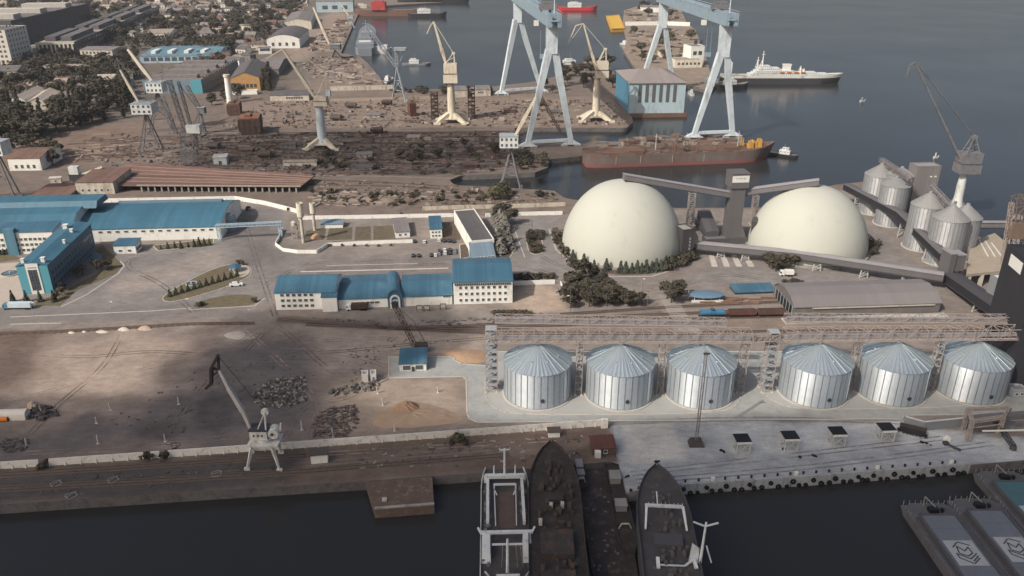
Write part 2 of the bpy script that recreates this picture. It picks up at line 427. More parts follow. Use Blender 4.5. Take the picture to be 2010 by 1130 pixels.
# -------- walls and fences along a polyline (ground pixels)
def fence(label, pts, h, m, name='concrete_wall', cat='wall', th=.3, posts=0, postm=None, group=None, gaps=(), coping=None):
    P = [G(*p) if not isinstance(p, Vector) else p for p in pts]
    T = thing(name, label, cat, P[0], 0, group)
    b = MB(); q = MB(); cp = MB()
    for a, c in zip(P[:-1], P[1:]):
        d = c-a; L = d.length; d.normalize(); n = Vector((-d.y, d.x, 0))*th/2
        b.hull8([a-n, c-n, c+n, a+n], [v+Vector((0,0,h)) for v in (a-n, c-n, c+n, a+n)])
        if coping:
            n2 = n*2; z = Vector((0,0,h)); z2 = Vector((0,0,h+.15))
            cp.hull8([v+z for v in (a-n2, c-n2, c+n2, a+n2)], [v+z2 for v in (a-n2, c-n2, c+n2, a+n2)])
    b.build('wall_panels', m, T, world=True)
    if coping: cp.build('coping', coping, T, world=True)
    if posts:
        tot = 0
        me = None
        for a, c in zip(P[:-1], P[1:]):
            d = c-a; L = d.length; k = max(1, int(round(L/posts))); rz = math.atan2(d.y, d.x)
            for i in range(k):
                if me is None:
                    w = th+.3; z = MB(); z.hull8([(-.2,-w,0),(.2,-w,0),(.2,th/2,0),(-.2,th/2,0)], [(-.12,-th/2-.1,h*.55),(.12,-th/2-.1,h*.55),(.12,th/2,h*.98),(-.12,th/2,h*.98)])
                    me = bpy.data.meshes.new('post'); me.from_pydata(z.v, [], z.f); me.materials.append(postm or m)
                if tot < 100: meshcopy('post', me, T, a+d*(i/k)-P[0], rz)
                tot += 1
    return T

# -------- slewing portal crane; all key points lie near the vertical plane through its base
def slew_crane(label, base, u_top, hz, house_wh, boom, paint, paint2=None, jib=None, tie=None, lattice=False, skirt=(30,14), colr=None, mast=None, counter=None, group=None, house_off=0, name='portal_crane'):
    """base: ground pixel; u_top: pixel column of the column's top; hz: rows (column top, house top); boom: (foot px, tip px, w0, w1)"""
    B = G(*base); Y = B.y; paint2 = paint2 or paint
    T = thing(name, label, 'crane', B, 0, group)
    k = mpp(B)
    P = lambda u, v, dy=0.0: at(u, v, Y+dy)
    sw, sh = skirt[0]*k, skirt[1]*k
    # portal: four splayed legs with bogies and a ring beam
    ztop = sh
    for sx in (-1, 1):
        for sy in (-1, 1):
            lg = MB(); f = Vector((sx*sw/2, sy*sw*.38, 0)); t = Vector((sx*sw*.1, sy*sw*.1, ztop))
            lg.bar(f+Vector((0,0,.8)), t, sw*.09, sw*.12, sw*.13)
            lg.box(f.x-sw*.13, f.x+sw*.13, f.y-sw*.04, f.y+sw*.04, .05, sw*.06+.5)
            lg.build('leg', paint, T)
    rb = MB(); rb.box(-sw*.3, sw*.3, -sw*.26, sw*.26, ztop*.5, ztop*.62)
    rb.build('portal_beam', paint, T)
    r = colr or sw*.11
    ct = P(u_top, hz[0]); cm = MB()
    cm.lathe([(r*1.5, ztop*.55), (r*1.1, ztop*1.1), (r, ztop*1.4), (r, ct.z*.62), (r*1.02, ct.z*.63), (r*.8, ct.z*.95), (r*1.3, ct.z)], 14)
    cm.build('column', paint2, T, smooth=True)
    hp = MB(); w = house_wh[0]*k; ht = P(u_top, hz[1]).z-ct.z; cx = ct.x-B.x+house_off*k; dd = house_wh[1]*k
    hp.box(cx-w/2, cx+w/2, -dd/2, dd/2, ct.z+.02, ct.z+ht*.45)
    hp.box(cx-w*.46, cx+w*.46, -dd*.46, dd*.46, ct.z+ht*.5, ct.z+ht)
    hs = hp.build('machinery_house', paint, T)
    wb = MB(); wb.box(cx-w*.5-.02, cx+w*.5+.02, -dd/2-.03, -dd*.4, ct.z+ht*.46, ct.z+ht*.49+.3); wb.build('window_band', GLASS, hs)
    if mast:                                    # A-frame on top of the house
        am = MB(); mp = P(*mast)-B
        for sx in (-1, 1):
            for sy in (-1, 1): am.bar((cx+sx*w*.3, sy*dd*.3, ct.z+ht), (mp.x+sx*.4, sy*dd*.16, mp.z), .55)
        am.bar((cx-w*.25, 0, ct.z+ht+2), (cx+w*.25, 0, ct.z+ht+5), .4)
        am.box(mp.x-1.4, mp.x+1.4, -dd*.2, dd*.2, mp.z-.8, mp.z+.8)
        am.build('mast_frame', paint, T)
    f, t = P(*boom[0])-B, P(*boom[1])-B; bm = MB(); w0, w1 = boom[2]*k, boom[3]*k
    if lattice: bm.truss(f, t, w0, w0, 9, w0*.16)
    else:
        mid = f.lerp(t, .35); bm.bar(f, mid, w0*.6, w0*.7, w0); bm.bar(mid, t, w0, w0*.9, w1)
    bm.build('boom', paint, T)
    if jib:                                     # level-luffing fly jib: list of px points along it
        jm = MB(); pts = [P(*q)-B for q in jib]
        for a, c in zip(pts[:-1], pts[1:]): jm.bar(a+Vector((0,-.6,0)), c+Vector((0,-.3,0)), w1*.55); jm.bar(a+Vector((0,.6,0)), c+Vector((0,.3,0)), w1*.55)
        jm.bar(pts[0], pts[-1], w1*.35)
        jm.build('jib', paint, T)
    if tie:
        tm = MB(); pts = [P(*q)-B for q in tie]
        for a, c in zip(pts[:-1], pts[1:]):
            for s in (-1, 1): tm.bar(a+Vector((0,s*.8,0)), c+Vector((0,s*.8,0)), max(.35, w1*.3))
        tm.build('tie_rods', paint, T)
    if counter:
        c = P(*counter)-B; cb = MB(); cb.box(c.x-1.6, c.x+1.6, -2, 2, c.z-2.2, c.z+2.2); cb.bar((c.x,0,c.z), (cx,0,ct.z+ht*.8), .7); cb.build('counterweight', paint2, T)
    return T
# -------- ship hull
def hull(mb, L, B, D, fwd=.25, aft=.12, sheer=1.2, zw=0, draught=3, n=28, tran=.6, flare=1.15):
    """x along the ship (bow at +L/2), deck at z=zw+D"""
    rings = []
    for i in range(n+1):
        t = i/n; x = -L/2+L*t
        if t > 1-fwd: q = min(1, (t-(1-fwd))/fwd); bw = max(0, 1-q**2.4)**.72; rise = sheer*q**2
        elif t < aft: q = (aft-t)/aft; bw = tran+(1-tran)*(1-q**2); rise = sheer*.4*q
        else: bw = 1; rise = 0
        q = max(0, (t-(1-fwd))/fwd); xb = x+ q*q*L*.035
        b = B/2*max(bw, .03); bl = B/2*max(bw**flare if t > .5 else bw*.97, .015)*.98
        zd = zw+D+rise
        rings.append([(x-q*q*L*.03, 0, zw-draught), (x, -bl*.8, zw-draught*.8), (x, -bl, zw), (xb, -b, zd), (xb, b, zd), (x, bl, zw), (x, bl*.8, zw-draught*.8)])
    mb.loft(rings)
    return [(r[3], r[4]) for r in rings]
# ================================================================= the setting
SUN_EL, SUN_AZ = math.radians(41), math.radians(48)     # sun behind the camera to its left
# ---- land outline (quay edges and shores measured on the photograph, at quay level)
LAND = [G(*p) for p in [(-500,1026),(0,990),(360,966),(580,952),(725,943),(945,927),(1055,918),(1160,909),(1213,904),(1229,967),(1330,953),(1550,938),(1905,912),(2010,903),(2500,860),
    (2500,640),(2080,590),(2000,545),(1990,520),(1900,445),(1800,388),(1700,356),(1640,362),(1570,380),(1510,396),(1496,407),(1330,408),(1270,402),(1130,392),(1108,388),(1088,374),(1040,371),(975,367),(893,363),(882,353),(905,344),
    (1050,338),(1076,328),(1078,312),(1140,306),(1160,299),(1455,296),(1458,263),(1245,268),(1225,277),(1012,281),(1010,250),(1230,251),(1243,240),(1240,228),(1207,200),(1210,150),(1190,118),(1150,120),
    (1105,132),(1090,150),(1050,160),(985,167),(960,171),(880,173),(800,177),(757,173),(745,150),(722,124),(703,108),(668,106),(688,60),(703,28),(735,12),(868,4),(884,-10),(880,-40),(600,-75)]] + [Vector((-3800,3600,0)), Vector((-3800,120,0))]
PENIN = [G(*p) for p in [(1222,45),(1229,80),(1224,100),(1242,128),(1262,150),(1330,162),(1392,178),(1404,168),(1394,140),(1382,100),(1366,60),(1347,42),(1332,8),(1262,8),(1225,20)]]

def _noise(x, y, s, seed):
    x = x/s; y = y/s; xi = np.floor(x).astype(np.int64); yi = np.floor(y).astype(np.int64); fx = x-xi; fy = y-yi
    fx = fx*fx*(3-2*fx); fy = fy*fy*(3-2*fy)
    def h(a, b):
        n = (a*374761393+b*668265263+seed*2147483647) & 0xffffffff
        n = ((n ^ (n >> 13))*1274126177) & 0xffffffff
        return ((n ^ (n >> 16)) & 0xffff)/65535.0
    return (h(xi,yi)*(1-fx)+h(xi+1,yi)*fx)*(1-fy)+(h(xi,yi+1)*(1-fx)+h(xi+1,yi+1)*fx)*fy
def fbm(x, y, s, seed=1, o=4):
    r = 0; a = .5
    for i in range(o): r = r+a*_noise(x, y, s, seed+i); s /= 2.1; a *= .5
    return r/.94
def inside(P, x, y):
    r = np.zeros(x.shape, bool); n = len(P)
    for i in range(n):
        x0, y0 = P[i][0], P[i][1]; x1, y1 = P[(i+1)%n][0], P[(i+1)%n][1]
        if y0 == y1: continue
        c = ((y0 > y) != (y1 > y)) & (x < (x1-x0)*(y-y0)/(y1-y0)+x0)
        r ^= c
    return r
def nearest(P, x, y):
    bd = np.full(x.shape, 1e18); bx = np.zeros(x.shape); by = np.zeros(x.shape); n = len(P)
    for i in range(n):
        x0, y0 = P[i][0], P[i][1]; dx = P[(i+1)%n][0]-x0; dy = P[(i+1)%n][1]-y0; l = dx*dx+dy*dy+1e-9
        t = np.clip(((x-x0)*dx+(y-y0)*dy)/l, 0, 1); px = x0+t*dx; py = y0+t*dy; d = (px-x)**2+(py-y)**2
        m = d < bd; bd[m] = d[m]; bx[m] = px[m]; by[m] = py[m]
    return np.sqrt(bd), bx, by
# ---- ground tones, some of the field's cloud shade included: (outline in photograph pixels on the ground, colour, softness in metres)
PAINT = [
    ([(-900,-70),(600,-70),(690,20),(640,120),(560,180),(400,230),(100,280),(-900,330)], (108,99,90), 12),
    ([(150,20),(330,14),(420,4),(300,-4),(160,4)], (158,140,124), 8),
    ([(-50,22),(150,14),(160,24),(0,40)], (120,110,100), 8),
    ([(620,110),(690,30),(660,20),(560,60),(560,130)], (140,124,112), 10),
    ([(560,190),(640,150),(700,120),(750,165),(640,175)], (128,112,102), 8),
    ([(-900,330),(100,275),(420,190),(1230,190),(1230,252),(1000,300),(1080,340),(900,345),(1100,380),(1100,418),(600,425),(470,386),(-900,400)], (113,101,93), 5),
    ([(420,200),(560,196),(1000,190),(1200,190),(1230,250),(900,250),(520,250)], (128,113,102), 6),
    ([(0,300),(130,255),(280,240),(270,310),(140,325),(0,330)], (118,101,90), 6),
    ([(430,262),(900,250),(1000,262),(1005,300),(1080,312),(1080,340),(900,345),(880,352),(640,350),(560,330),(420,320)], (108,97,90), 8),
    ([(380,300),(600,305),(620,335),(400,335)], (98,88,82), 6),
    ([(700,262),(1000,256),(1000,268),(700,276)], (112,97,87), 3),
    ([(600,300),(1000,318),(990,325),(600,308)], (112,101,93), 2),
    ([(600,355),(880,362),(1090,385),(1100,400),(860,402),(600,395)], (114,100,90), 5),
    ([(660,378),(760,392),(760,400),(660,398)], (146,130,116), 4),
    ([(-900,405),(0,397),(475,389),(590,412),(620,430),(1110,420),(1330,412),(1500,410),(1660,370),(1720,370),(1990,530),(2100,620),(2500,660),(2500,860),(1200,830),(-900,960)], (130,121,114), 1.5),
    ([(-900,560),(150,560),(200,500),(430,475),(440,410),(560,408),(555,440),(550,490),(600,500),(900,500),(1000,430),(1090,420),(1110,500),(1230,545),(1330,550),(1500,470),(1660,400),(1850,560),(1500,560),(1300,556),(1100,540),(540,545),(535,618),(380,614),(0,640),(-900,660)], (126,120,116), 2),
    ([(450,430),(560,430),(560,540),(470,520)], (114,108,105), 10),
    ([(600,505),(880,500),(880,545),(600,545)], (122,113,108), 5),
    ([(230,540),(440,490),(430,520),(320,560),(240,590)], (146,136,128), 10),
    ([(120,608),(560,590),(560,620),(0,638),(-300,640),(-300,615)], (120,112,107), 4),
    ([(-900,655),(0,648),(500,640),(545,628),(960,655),(962,790),(930,835),(600,865),(0,912),(-900,960)], (128,116,108), 3),
    ([(40,700),(140,668),(300,655),(430,668),(400,705),(330,745),(220,800),(110,830),(40,770)], (155,139,126), 14),
    ([(330,775),(400,715),(470,680),(600,655),(625,740),(625,850),(300,885),(0,910),(-500,960),(-500,850),(90,835),(230,810)], (98,92,91), 14),  # dark field soil, deepened to carry part of the cloud shade
    ([(400,770),(560,740),(600,840),(420,860)], (90,85,85), 10),  # core of that zone: dark soil with cloud shade painted in
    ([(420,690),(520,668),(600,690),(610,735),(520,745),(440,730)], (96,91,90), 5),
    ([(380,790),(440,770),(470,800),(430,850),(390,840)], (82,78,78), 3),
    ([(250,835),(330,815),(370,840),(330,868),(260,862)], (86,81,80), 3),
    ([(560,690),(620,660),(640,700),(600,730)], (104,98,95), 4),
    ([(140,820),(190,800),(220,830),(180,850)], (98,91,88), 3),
    ([(430,655),(480,645),(500,660),(450,672)], (156,146,135), 2),
    ([(300,700),(360,690),(380,712),(320,722)], (140,126,115), 4),
    ([(-300,650),(90,650),(70,700),(40,770),(-300,800)], (104,90,81), 6),
    ([(600,640),(950,655),(955,700),(900,700),(760,712),(640,725)], (150,137,126), 8),
    ([(640,760),(700,740),(915,745),(918,830),(640,855)], (150,135,121), 6),
    ([(540,618),(740,632),(900,640),(1110,622),(1300,612),(1300,620),(1110,632),(900,652),(740,646),(540,630)], (104,92,84), 2),
    ([(960,648),(1110,632),(1300,622),(1560,608),(1980,618),(1980,660),(960,672)], (128,115,105), 3),
    ([(1010,560),(1090,560),(1120,610),(1040,612),(1010,600)], (168,150,134), 4),
    ([(1290,580),(1330,580),(1350,620),(1380,660),(1340,660),(1310,620)], (150,140,131), 2),
    ([(-900,960),(0,921),(600,880),(1196,836),(1213,904),(945,927),(580,952),(0,990),(-900,1060)], (106,92,83), 2),
    ([(-900,960),(0,925),(350,905),(540,890),(600,915),(560,950),(0,990),(-900,1060)], (82,77,75), 4),
    ([(600,905),(1150,865),(1160,880),(600,930)], (116,104,95), 3),
    ([(1195,832),(1440,822),(1900,848),(2020,860),(2020,903),(1330,953),(1229,967)], (156,159,161), .6),
    ([(1212,835),(1320,830),(1360,905),(1240,910)], (182,180,174), 1.5),
    ([(1390,830),(1770,828),(1880,850),(1800,880),(1460,905)], (176,178,178), 3),
    ([(1235,915),(1400,905),(1900,868),(1990,880),(1330,945),(1235,955)], (152,155,157), 3),
]
PAINT_P = [([(300,0)],)]
def ground_mesh():
    vs = []; fs = []; cols = []; off = 0
    Ps = []
    for px, c, s in PAINT: Ps.append(([G(*p) for p in px], np.array(lin(c)), s))
    PEN_C = np.array(lin((136,122,108)))
    for y0, y1, x0, x1, cell in ((150,500,-380,420,1.7),(500,920,-680,680,3.2),(920,3640,-3800,760,16.0),(500,920,-3800,-680,16.0),(150,500,-3800,-380,16.0),(150,500,420,740,8.0)):
        nx = int(round((x1-x0)/cell)); ny = int(round((y1-y0)/cell))
        X, Y = np.meshgrid(np.linspace(x0, x1, nx+1), np.linspace(y0, y1, ny+1)); X = X.ravel(); Y = Y.ravel()
        for pi, PL in enumerate((LAND, PENIN)):
            ins = inside(PL, X, Y)
            if not ins.any(): continue
            idx = np.arange((nx+1)*(ny+1)).reshape(ny+1, nx+1)
            q = np.stack([idx[:-1,:-1], idx[:-1,1:], idx[1:,1:], idx[1:,:-1]], -1).reshape(-1, 4)
            keep = ins[q].any(1); q = q[keep]
            used = np.unique(q); rm = np.full(X.shape, -1, np.int64); rm[used] = np.arange(len(used))
            x = X[used].copy(); y = Y[used].copy(); i2 = ins[used]
            if (~i2).any():
                d, bx, by = nearest(PL, x[~i2], y[~i2]); x[~i2] = bx; y[~i2] = by
            j = (fbm(x, y, 14, 3)-.5)*2
            col = np.tile(np.array(lin((118,106,97))) if pi == 0 else PEN_C, (len(x), 1))
            if pi == 0:
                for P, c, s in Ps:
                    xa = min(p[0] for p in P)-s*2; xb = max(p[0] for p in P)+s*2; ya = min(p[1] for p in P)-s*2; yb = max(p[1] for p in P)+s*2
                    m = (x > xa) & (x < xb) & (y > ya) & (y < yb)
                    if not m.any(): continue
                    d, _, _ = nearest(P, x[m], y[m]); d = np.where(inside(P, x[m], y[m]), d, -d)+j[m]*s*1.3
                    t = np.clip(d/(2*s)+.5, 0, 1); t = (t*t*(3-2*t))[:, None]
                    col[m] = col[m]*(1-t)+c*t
            vs.append(np.stack([x, y, np.zeros(len(x))], 1)); fs.append(rm[q]+off); cols.append(col); off += len(x)
    V = np.concatenate(vs); Fq = np.concatenate(fs); C = np.concatenate(cols)
    me = bpy.data.meshes.new('ground')
    me.vertices.add(len(V)); me.vertices.foreach_set('co', V.astype(np.float32).ravel())
    me.loops.add(len(Fq)*4); me.loops.foreach_set('vertex_index', Fq.astype(np.int32).ravel())
    me.polygons.add(len(Fq)); me.polygons.foreach_set('loop_start', np.arange(0, len(Fq)*4, 4, dtype=np.int32)); me.polygons.foreach_set('loop_total', np.full(len(Fq), 4, np.int32))
    me.update(calc_edges=True); me.validate()
    a = me.color_attributes.new('soil_and_shade_tone', 'FLOAT_COLOR', 'POINT')
    a.data.foreach_set('color', np.concatenate([C, np.ones((len(C), 1))], 1).astype(np.float32).ravel())
    return me
def ground_material():
    m = bpy.data.materials.new('ground_soil_and_asphalt'); m.use_nodes = True; nt = m.node_tree; N = nt.nodes; L = nt.links
    b = N['Principled BSDF']; b.inputs['Roughness'].default_value = .93; b.inputs['Specular IOR Level'].default_value = .15
    at_ = N.new('ShaderNodeAttribute'); at_.attribute_name = 'soil_and_shade_tone'
    tc = N.new('ShaderNodeTexCoord'); val = None
    for sc, lo, hi, st in ((.02,.85,1.15,(1,1,1)), (.09,.79,1.2,(1,1,1)), (.4,.8,1.2,(.5,1.1,1)), (1.3,.85,1.16,(1,1,1))):
        mp = N.new('ShaderNodeMapping'); mp.inputs['Scale'].default_value = st; L.new(tc.outputs['Object'], mp.inputs[0])
        n = N.new('ShaderNodeTexNoise'); n.inputs['Scale'].default_value = sc; n.inputs['Detail'].default_value = 9; n.inputs['Roughness'].default_value = .7; L.new(mp.outputs[0], n.inputs['Vector'])
        r = N.new('ShaderNodeMapRange'); r.inputs['From Min'].default_value = .3; r.inputs['From Max'].default_value = .7; r.inputs['To Min'].default_value = lo; r.inputs['To Max'].default_value = hi; L.new(n.outputs['Fac'], r.inputs['Value'])
        if val is None: val = r.outputs[0]
        else:
            q = N.new('ShaderNodeMath'); q.operation = 'MULTIPLY'; L.new(val, q.inputs[0]); L.new(r.outputs[0], q.inputs[1]); val = q.outputs[0]
    vm = N.new('ShaderNodeVectorMath'); vm.operation = 'SCALE'; L.new(at_.outputs['Color'], vm.inputs[0]); L.new(val, vm.inputs['Scale'])
    L.new(vm.outputs[0], b.inputs['Base Color'])
    return m
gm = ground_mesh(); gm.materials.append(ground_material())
ground = bpy.data.objects.new('ground', gm); COL.objects.link(ground); ground['kind'] = 'structure'

# ---- quay walls and shores under the land's edge
qw = MB()
for PL in (LAND[:-1], PENIN):
    n = len(PL)
    for i in range(n if PL is PENIN else n-1):
        a, c = PL[i], PL[(i+1) % n]
        if PL is LAND and i >= n-2: continue
        qw.quad((a.x,a.y,0),(c.x,c.y,0),(c.x,c.y,-6),(a.x,a.y,-6))
struct('quay_wall', qw, CONCD)

# ---- water
def water_material():
    m = bpy.data.materials.new('harbour_water'); m.use_nodes = True; nt = m.node_tree; N = nt.nodes; L = nt.links
    b = N['Principled BSDF']; b.inputs['Base Color'].default_value = (.027,.027,.027,1); b.inputs['Roughness'].default_value = .16; b.inputs['IOR'].default_value = 1.33
    tc = N.new('ShaderNodeTexCoord'); n = N.new('ShaderNodeTexNoise'); n.inputs['Scale'].default_value = .35; n.inputs['Detail'].default_value = 6; n.inputs['Roughness'].default_value = .6
    mp = N.new('ShaderNodeMapping'); mp.inputs['Scale'].default_value = (.6,1.4,1); L.new(tc.outputs['Object'], mp.inputs[0]); L.new(mp.outputs[0], n.inputs['Vector'])
    bp = N.new('ShaderNodeBump'); bp.inputs['Strength'].default_value = .25; bp.inputs['Distance'].default_value = .25; L.new(n.outputs['Fac'], bp.inputs['Height']); L.new(bp.outputs[0], b.inputs['Normal'])
    n2 = N.new('ShaderNodeTexNoise'); n2.inputs['Scale'].default_value = .006; n2.inputs['Detail'].default_value = 5; L.new(tc.outputs['Object'], n2.inputs['Vector'])
    r = N.new('ShaderNodeMapRange'); r.inputs['To Min'].default_value = .06; r.inputs['To Max'].default_value = .3; L.new(n2.outputs['Fac'], r.inputs['Value']); L.new(r.outputs[0], b.inputs['Roughness'])
    return m
wm = MB(); wm.quad((-5000,-800,WZ),(5000,-800,WZ),(5000,9000,WZ),(-5000,9000,WZ))
struct('water', wm, water_material())

def sheet(name, px, m, z, kerb=None, kh=.14, kw=.5, kind='structure'):
    P = [G(*p) if not isinstance(p, Vector) else p for p in px]; b = MB()
    for t in tessellate_polygon([[Vector((p.x, p.y, 0)) for p in P]]):
        a = [Vector((P[i].x, P[i].y, z)) for i in t]
        if (a[1]-a[0]).cross(a[2]-a[0]).z < 0: a.reverse()
        b.add(a, [(0,1,2)])
    o = b.build(name, m); o['kind'] = kind
    if kerb:
        k = MB(); n = len(P)
        for i in range(n):
            a, c = P[i], P[(i+1) % n]; d = (c-a).normalized()*.2; k.bar((a.x-d.x, a.y-d.y, kh/2), (c.x+d.x, c.y+d.y, kh/2), kw, kh+.06)
        struct('kerb', k, kerb)
    return o
def smooth_poly(px, it=2):
    for _ in range(it):
        q = []; n = len(px)
        for i in range(n):
            a, c = px[i], px[(i+1) % n]
            q += [(a[0]*.75+c[0]*.25, a[1]*.75+c[1]*.25), (a[0]*.25+c[0]*.75, a[1]*.25+c[1]*.75)]
        px = q
    return px
def line_strip(name, px, w, m, z, closed=False):
    P = [G(*p) for p in px]; b = MB(); n = len(P)
    for i in range(n if closed else n-1):
        a, c = P[i], P[(i+1) % n]; d = (c-a).normalized(); q = Vector((-d.y, d.x, 0))*w/2
        zz = Vector((0,0,z+.0015*(i % 2))); b.quad(a-q+zz, c-q+zz, c+q+zz, a+q+zz)
    return struct(name, b, m)
PAINTW = mat('worn_road_paint', (196,190,180), .9, var=.2, scale=.4)
KERBM = mat('kerb_stone', (180,174,164), .9, var=.1, scale=.5)
LAWN = mat('dry_lawn', (98,90,70), .95, var=.25, scale=.4, dirt=(120,104,84), dirt_amt=.4)
SOIL = mat('dark_planted_soil', (88,76,66), .95, var=.3, scale=.5)
ASPH = mat('road_asphalt', (122,115,111), .93, var=.12, scale=.15, dirt=(104,98,96), dirt_amt=.4)
PADC = mat('silo_pad_concrete', (156,156,152), .93, var=.09, scale=.12, dirt=(138,138,136), dirt_amt=.5)
PADL = mat('pale_pad_apron', (160,159,155), .93, var=.08, scale=.2)
BALL = mat('track_ballast', (100,88,80), .95, var=.25, scale=.6)
RAILM = mat('rail_steel', (84,74,70), .6, var=.2, scale=.5)
PATHC = mat('paving', (172,160,148), .93, var=.1, scale=.4)
# silo pad, its aprons, islands and lawns
sheet('concrete_pad', [(763,700),(888,700),(893,707),(906,714),(958,718),(958,690),(2025,690),(2025,812),(1775,815),(1770,822),(1195,826),(938,829),(922,822),(917,812),(915,744),(908,739),(763,742)], PADC, .03, KERBM)
sheet('silo_apron', smooth_poly([(952,745),(952,780),(972,803),(1010,815),(1420,812),(1452,792),(1458,750),(1440,700),(965,700)], 2), PADL, .045, KERBM)
sheet('silo_apron', smooth_poly([(1488,745),(1492,765),(1520,790),(1575,806),(2010,796),(2030,700),(1500,700)], 2), PADL, .045, KERBM)
isl = smooth_poly([(318,583),(345,565),(400,535),(440,521),(470,517),(492,524),(494,538),(478,550),(420,572),(345,592),(322,592)], 2)
sheet('traffic_island', isl, LAWN, .12, KERBM)
sheet('lawn', smooth_poly([(386,600),(400,588),(450,578),(490,578),(505,585),(500,598),(440,603)], 2), LAWN, .1)
sheet('lawn', [(118,575),(175,545),(215,522),(200,505),(188,492),(200,480),(222,500),(240,520),(225,538),(150,570),(118,600),(70,600),(70,592)], LAWN, .08)
sheet('path', smooth_poly([(455,524),(476,519),(491,526),(490,538),(472,546),(458,536)], 2), PATHC, .135)
sheet('lawn', [(300,482),(420,468),(418,480),(310,492)], LAWN, .08, KERBM)
sheet('lawn', [(-60,500),(20,496),(40,508),(0,514),(-60,520)], LAWN, .08)
sheet('paving', [(-60,522),(40,514),(48,580),(30,600),(-60,610)], PATHC, .07)
sheet('lawn', smooth_poly([(1032,470),(1040,456),(1058,455),(1066,480),(1066,498),(1040,500)], 2), SOIL, .1, KERBM)
sheet('planted_border', smooth_poly([(1078,448),(1100,445),(1095,490),(1130,520),(1200,540),(1280,538),(1340,520),(1360,500),(1345,490),(1320,520),(1230,532),(1150,520),(1105,490)], 1), SOIL, .1)
sheet('planted_border', smooth_poly([(1692,452),(1712,470),(1716,490),(1705,506),(1682,508),(1694,480)], 2), SOIL, .1, KERBM)
sheet('planted_border', [(972,418),(992,420),(1006,498),(1000,506),(976,506)], SOIL, .1, KERBM)
sheet('planted_border', [(862,436),(902,434),(905,470),(868,474)], SOIL, .08)
sheet('planted_border', [(902,480),(918,478),(922,504),(904,508)], SOIL, .08, KERBM)
GARD = mat('kitchen_garden_soil', (92,86,70), .95, var=.3, scale=.3, dirt=(112,96,80), dirt_amt=.5)
for q in ([(602,452),(640,449),(636,470),(596,474)], [(646,448),(692,446),(690,470),(641,471)], [(698,445),(728,444),(728,470),(696,471)], [(733,444),(776,442),(776,468),(733,470)], [(652,474),(776,472),(776,478),(652,480)]): sheet('garden_bed', q, GARD, .08)
# painted lines and roads
line_strip('road_marking', [(20,622),(160,616),(300,610),(380,604)], .5, PAINTW, .03)
line_strip('road_marking', [(20,636),(120,634)], .5, PAINTW, .03)
line_strip('road_marking', [(590,533),(720,530),(880,526)], 1.1, PAINTW, .03)
line_strip('road_marking', [(640,521),(820,517)], .5, PAINTW, .03)
line_strip('kerb', [(120,602),(170,578),(232,537),(244,521),(236,512)], .7, KERBM, .05)
line_strip('kerb', [(370,608),(500,600),(520,585)], .6, KERBM, .05)
line_strip('kerb', [(1078,450),(1092,490),(1125,520),(1200,543),(1280,542),(1340,524),(1362,500)], .8, KERBM, .06)
line_strip('kerb', [(1008,445),(1030,505)], .5, KERBM, .05)
# weigh lanes between the domes and ground of the tank farm
for i in range(4):
    x = 1392+i*22
    sheet('weighbridge_lane', [(x,500),(x+8,500),(x+16+i*2,523),(x+6+i*2,523)], CONCL, .05, KERBM)
sheet('road', [(1292,578),(1326,578),(1346,615),(1380,655),(1338,655),(1312,615)], mat('worn_crossing', (146,138,130), .93, var=.12, scale=.2), .06)
sheet('road', [(-300,612),(0,606),(120,604),(380,606),(380,612),(0,636),(-300,650)], ASPH, .02)
# railway tracks
def track(px, gauge=1.52, bal=3.4):
    P = [G(*p) for p in px]; b = MB()
    line_strip('track_ballast', px, bal, BALL, .05)
    s = MB()
    for a, c in zip(P[:-1], P[1:]):
        d = (c-a).normalized(); q = Vector((-d.y, d.x, 0))
        for sg in (-1, 1): b.bar(a+q*sg*gauge/2+Vector((0,0,.2)), c+q*sg*gauge/2+Vector((0,0,.2)), .15, .2)
    struct('railway_track', b, RAILM)
track([(545,627),(640,634),(740,641),(830,647),(960,653),(1300,655),(1540,650),(1980,648)])
track([(600,637),(760,643),(900,641),(1000,634),(1110,626),(1300,617),(1560,606)])
track([(760,645),(960,645),(1110,637),(1310,626),(1560,620),(1860,626)])
track([(1100,617),(1310,603),(1530,592)])
track([(-200,972),(0,960),(360,940),(600,925),(1000,893)])
track([(-200,945),(0,932),(360,910),(600,894)])
for yy in (262,268,283,302,318): track([(420,yy-4),(640,yy-2),(1000,yy)] if yy < 300 else [(560,yy),(800,yy+3),(1000,yy+6)])
track([(590,352),(760,358),(880,366)]); track([(600,362),(800,366),(900,372)])
# ================================================================= grain silos in front
VENT = [None]
STIFF = mat('silo_stiffener_steel', (156,162,165), .45, metal=.7)
def corrugated(b, R, z0, z1, n=96, stiff=32):
    """cylindrical wall of curved sheets: seams and vertical stiffeners are real ridges"""
    prof = []; k = int((z1-z0)/.18)//2*2
    for i in range(k+1): prof.append((R+(.085 if i % 2 else 0), z0+(z1-z0)*i/k))
    b.lathe(prof, n)
    b.cur = 1
    for i in range(stiff):
        a = 2*PI*i/stiff; ca, sa = math.cos(a), math.sin(a); t = .15
        b.hull8([((R-.05)*ca+t*sa, (R-.05)*sa-t*ca, z0), ((R+.16)*ca+t*sa, (R+.16)*sa-t*ca, z0), ((R+.16)*ca-t*sa, (R+.16)*sa+t*ca, z0), ((R-.05)*ca-t*sa, (R-.05)*sa+t*ca, z0)],
                [((R-.05)*ca+t*sa, (R-.05)*sa-t*ca, z1), ((R+.16)*ca+t*sa, (R+.16)*sa-t*ca, z1), ((R+.16)*ca-t*sa, (R+.16)*sa+t*ca, z1), ((R-.05)*ca-t*sa, (R-.05)*sa+t*ca, z1)])
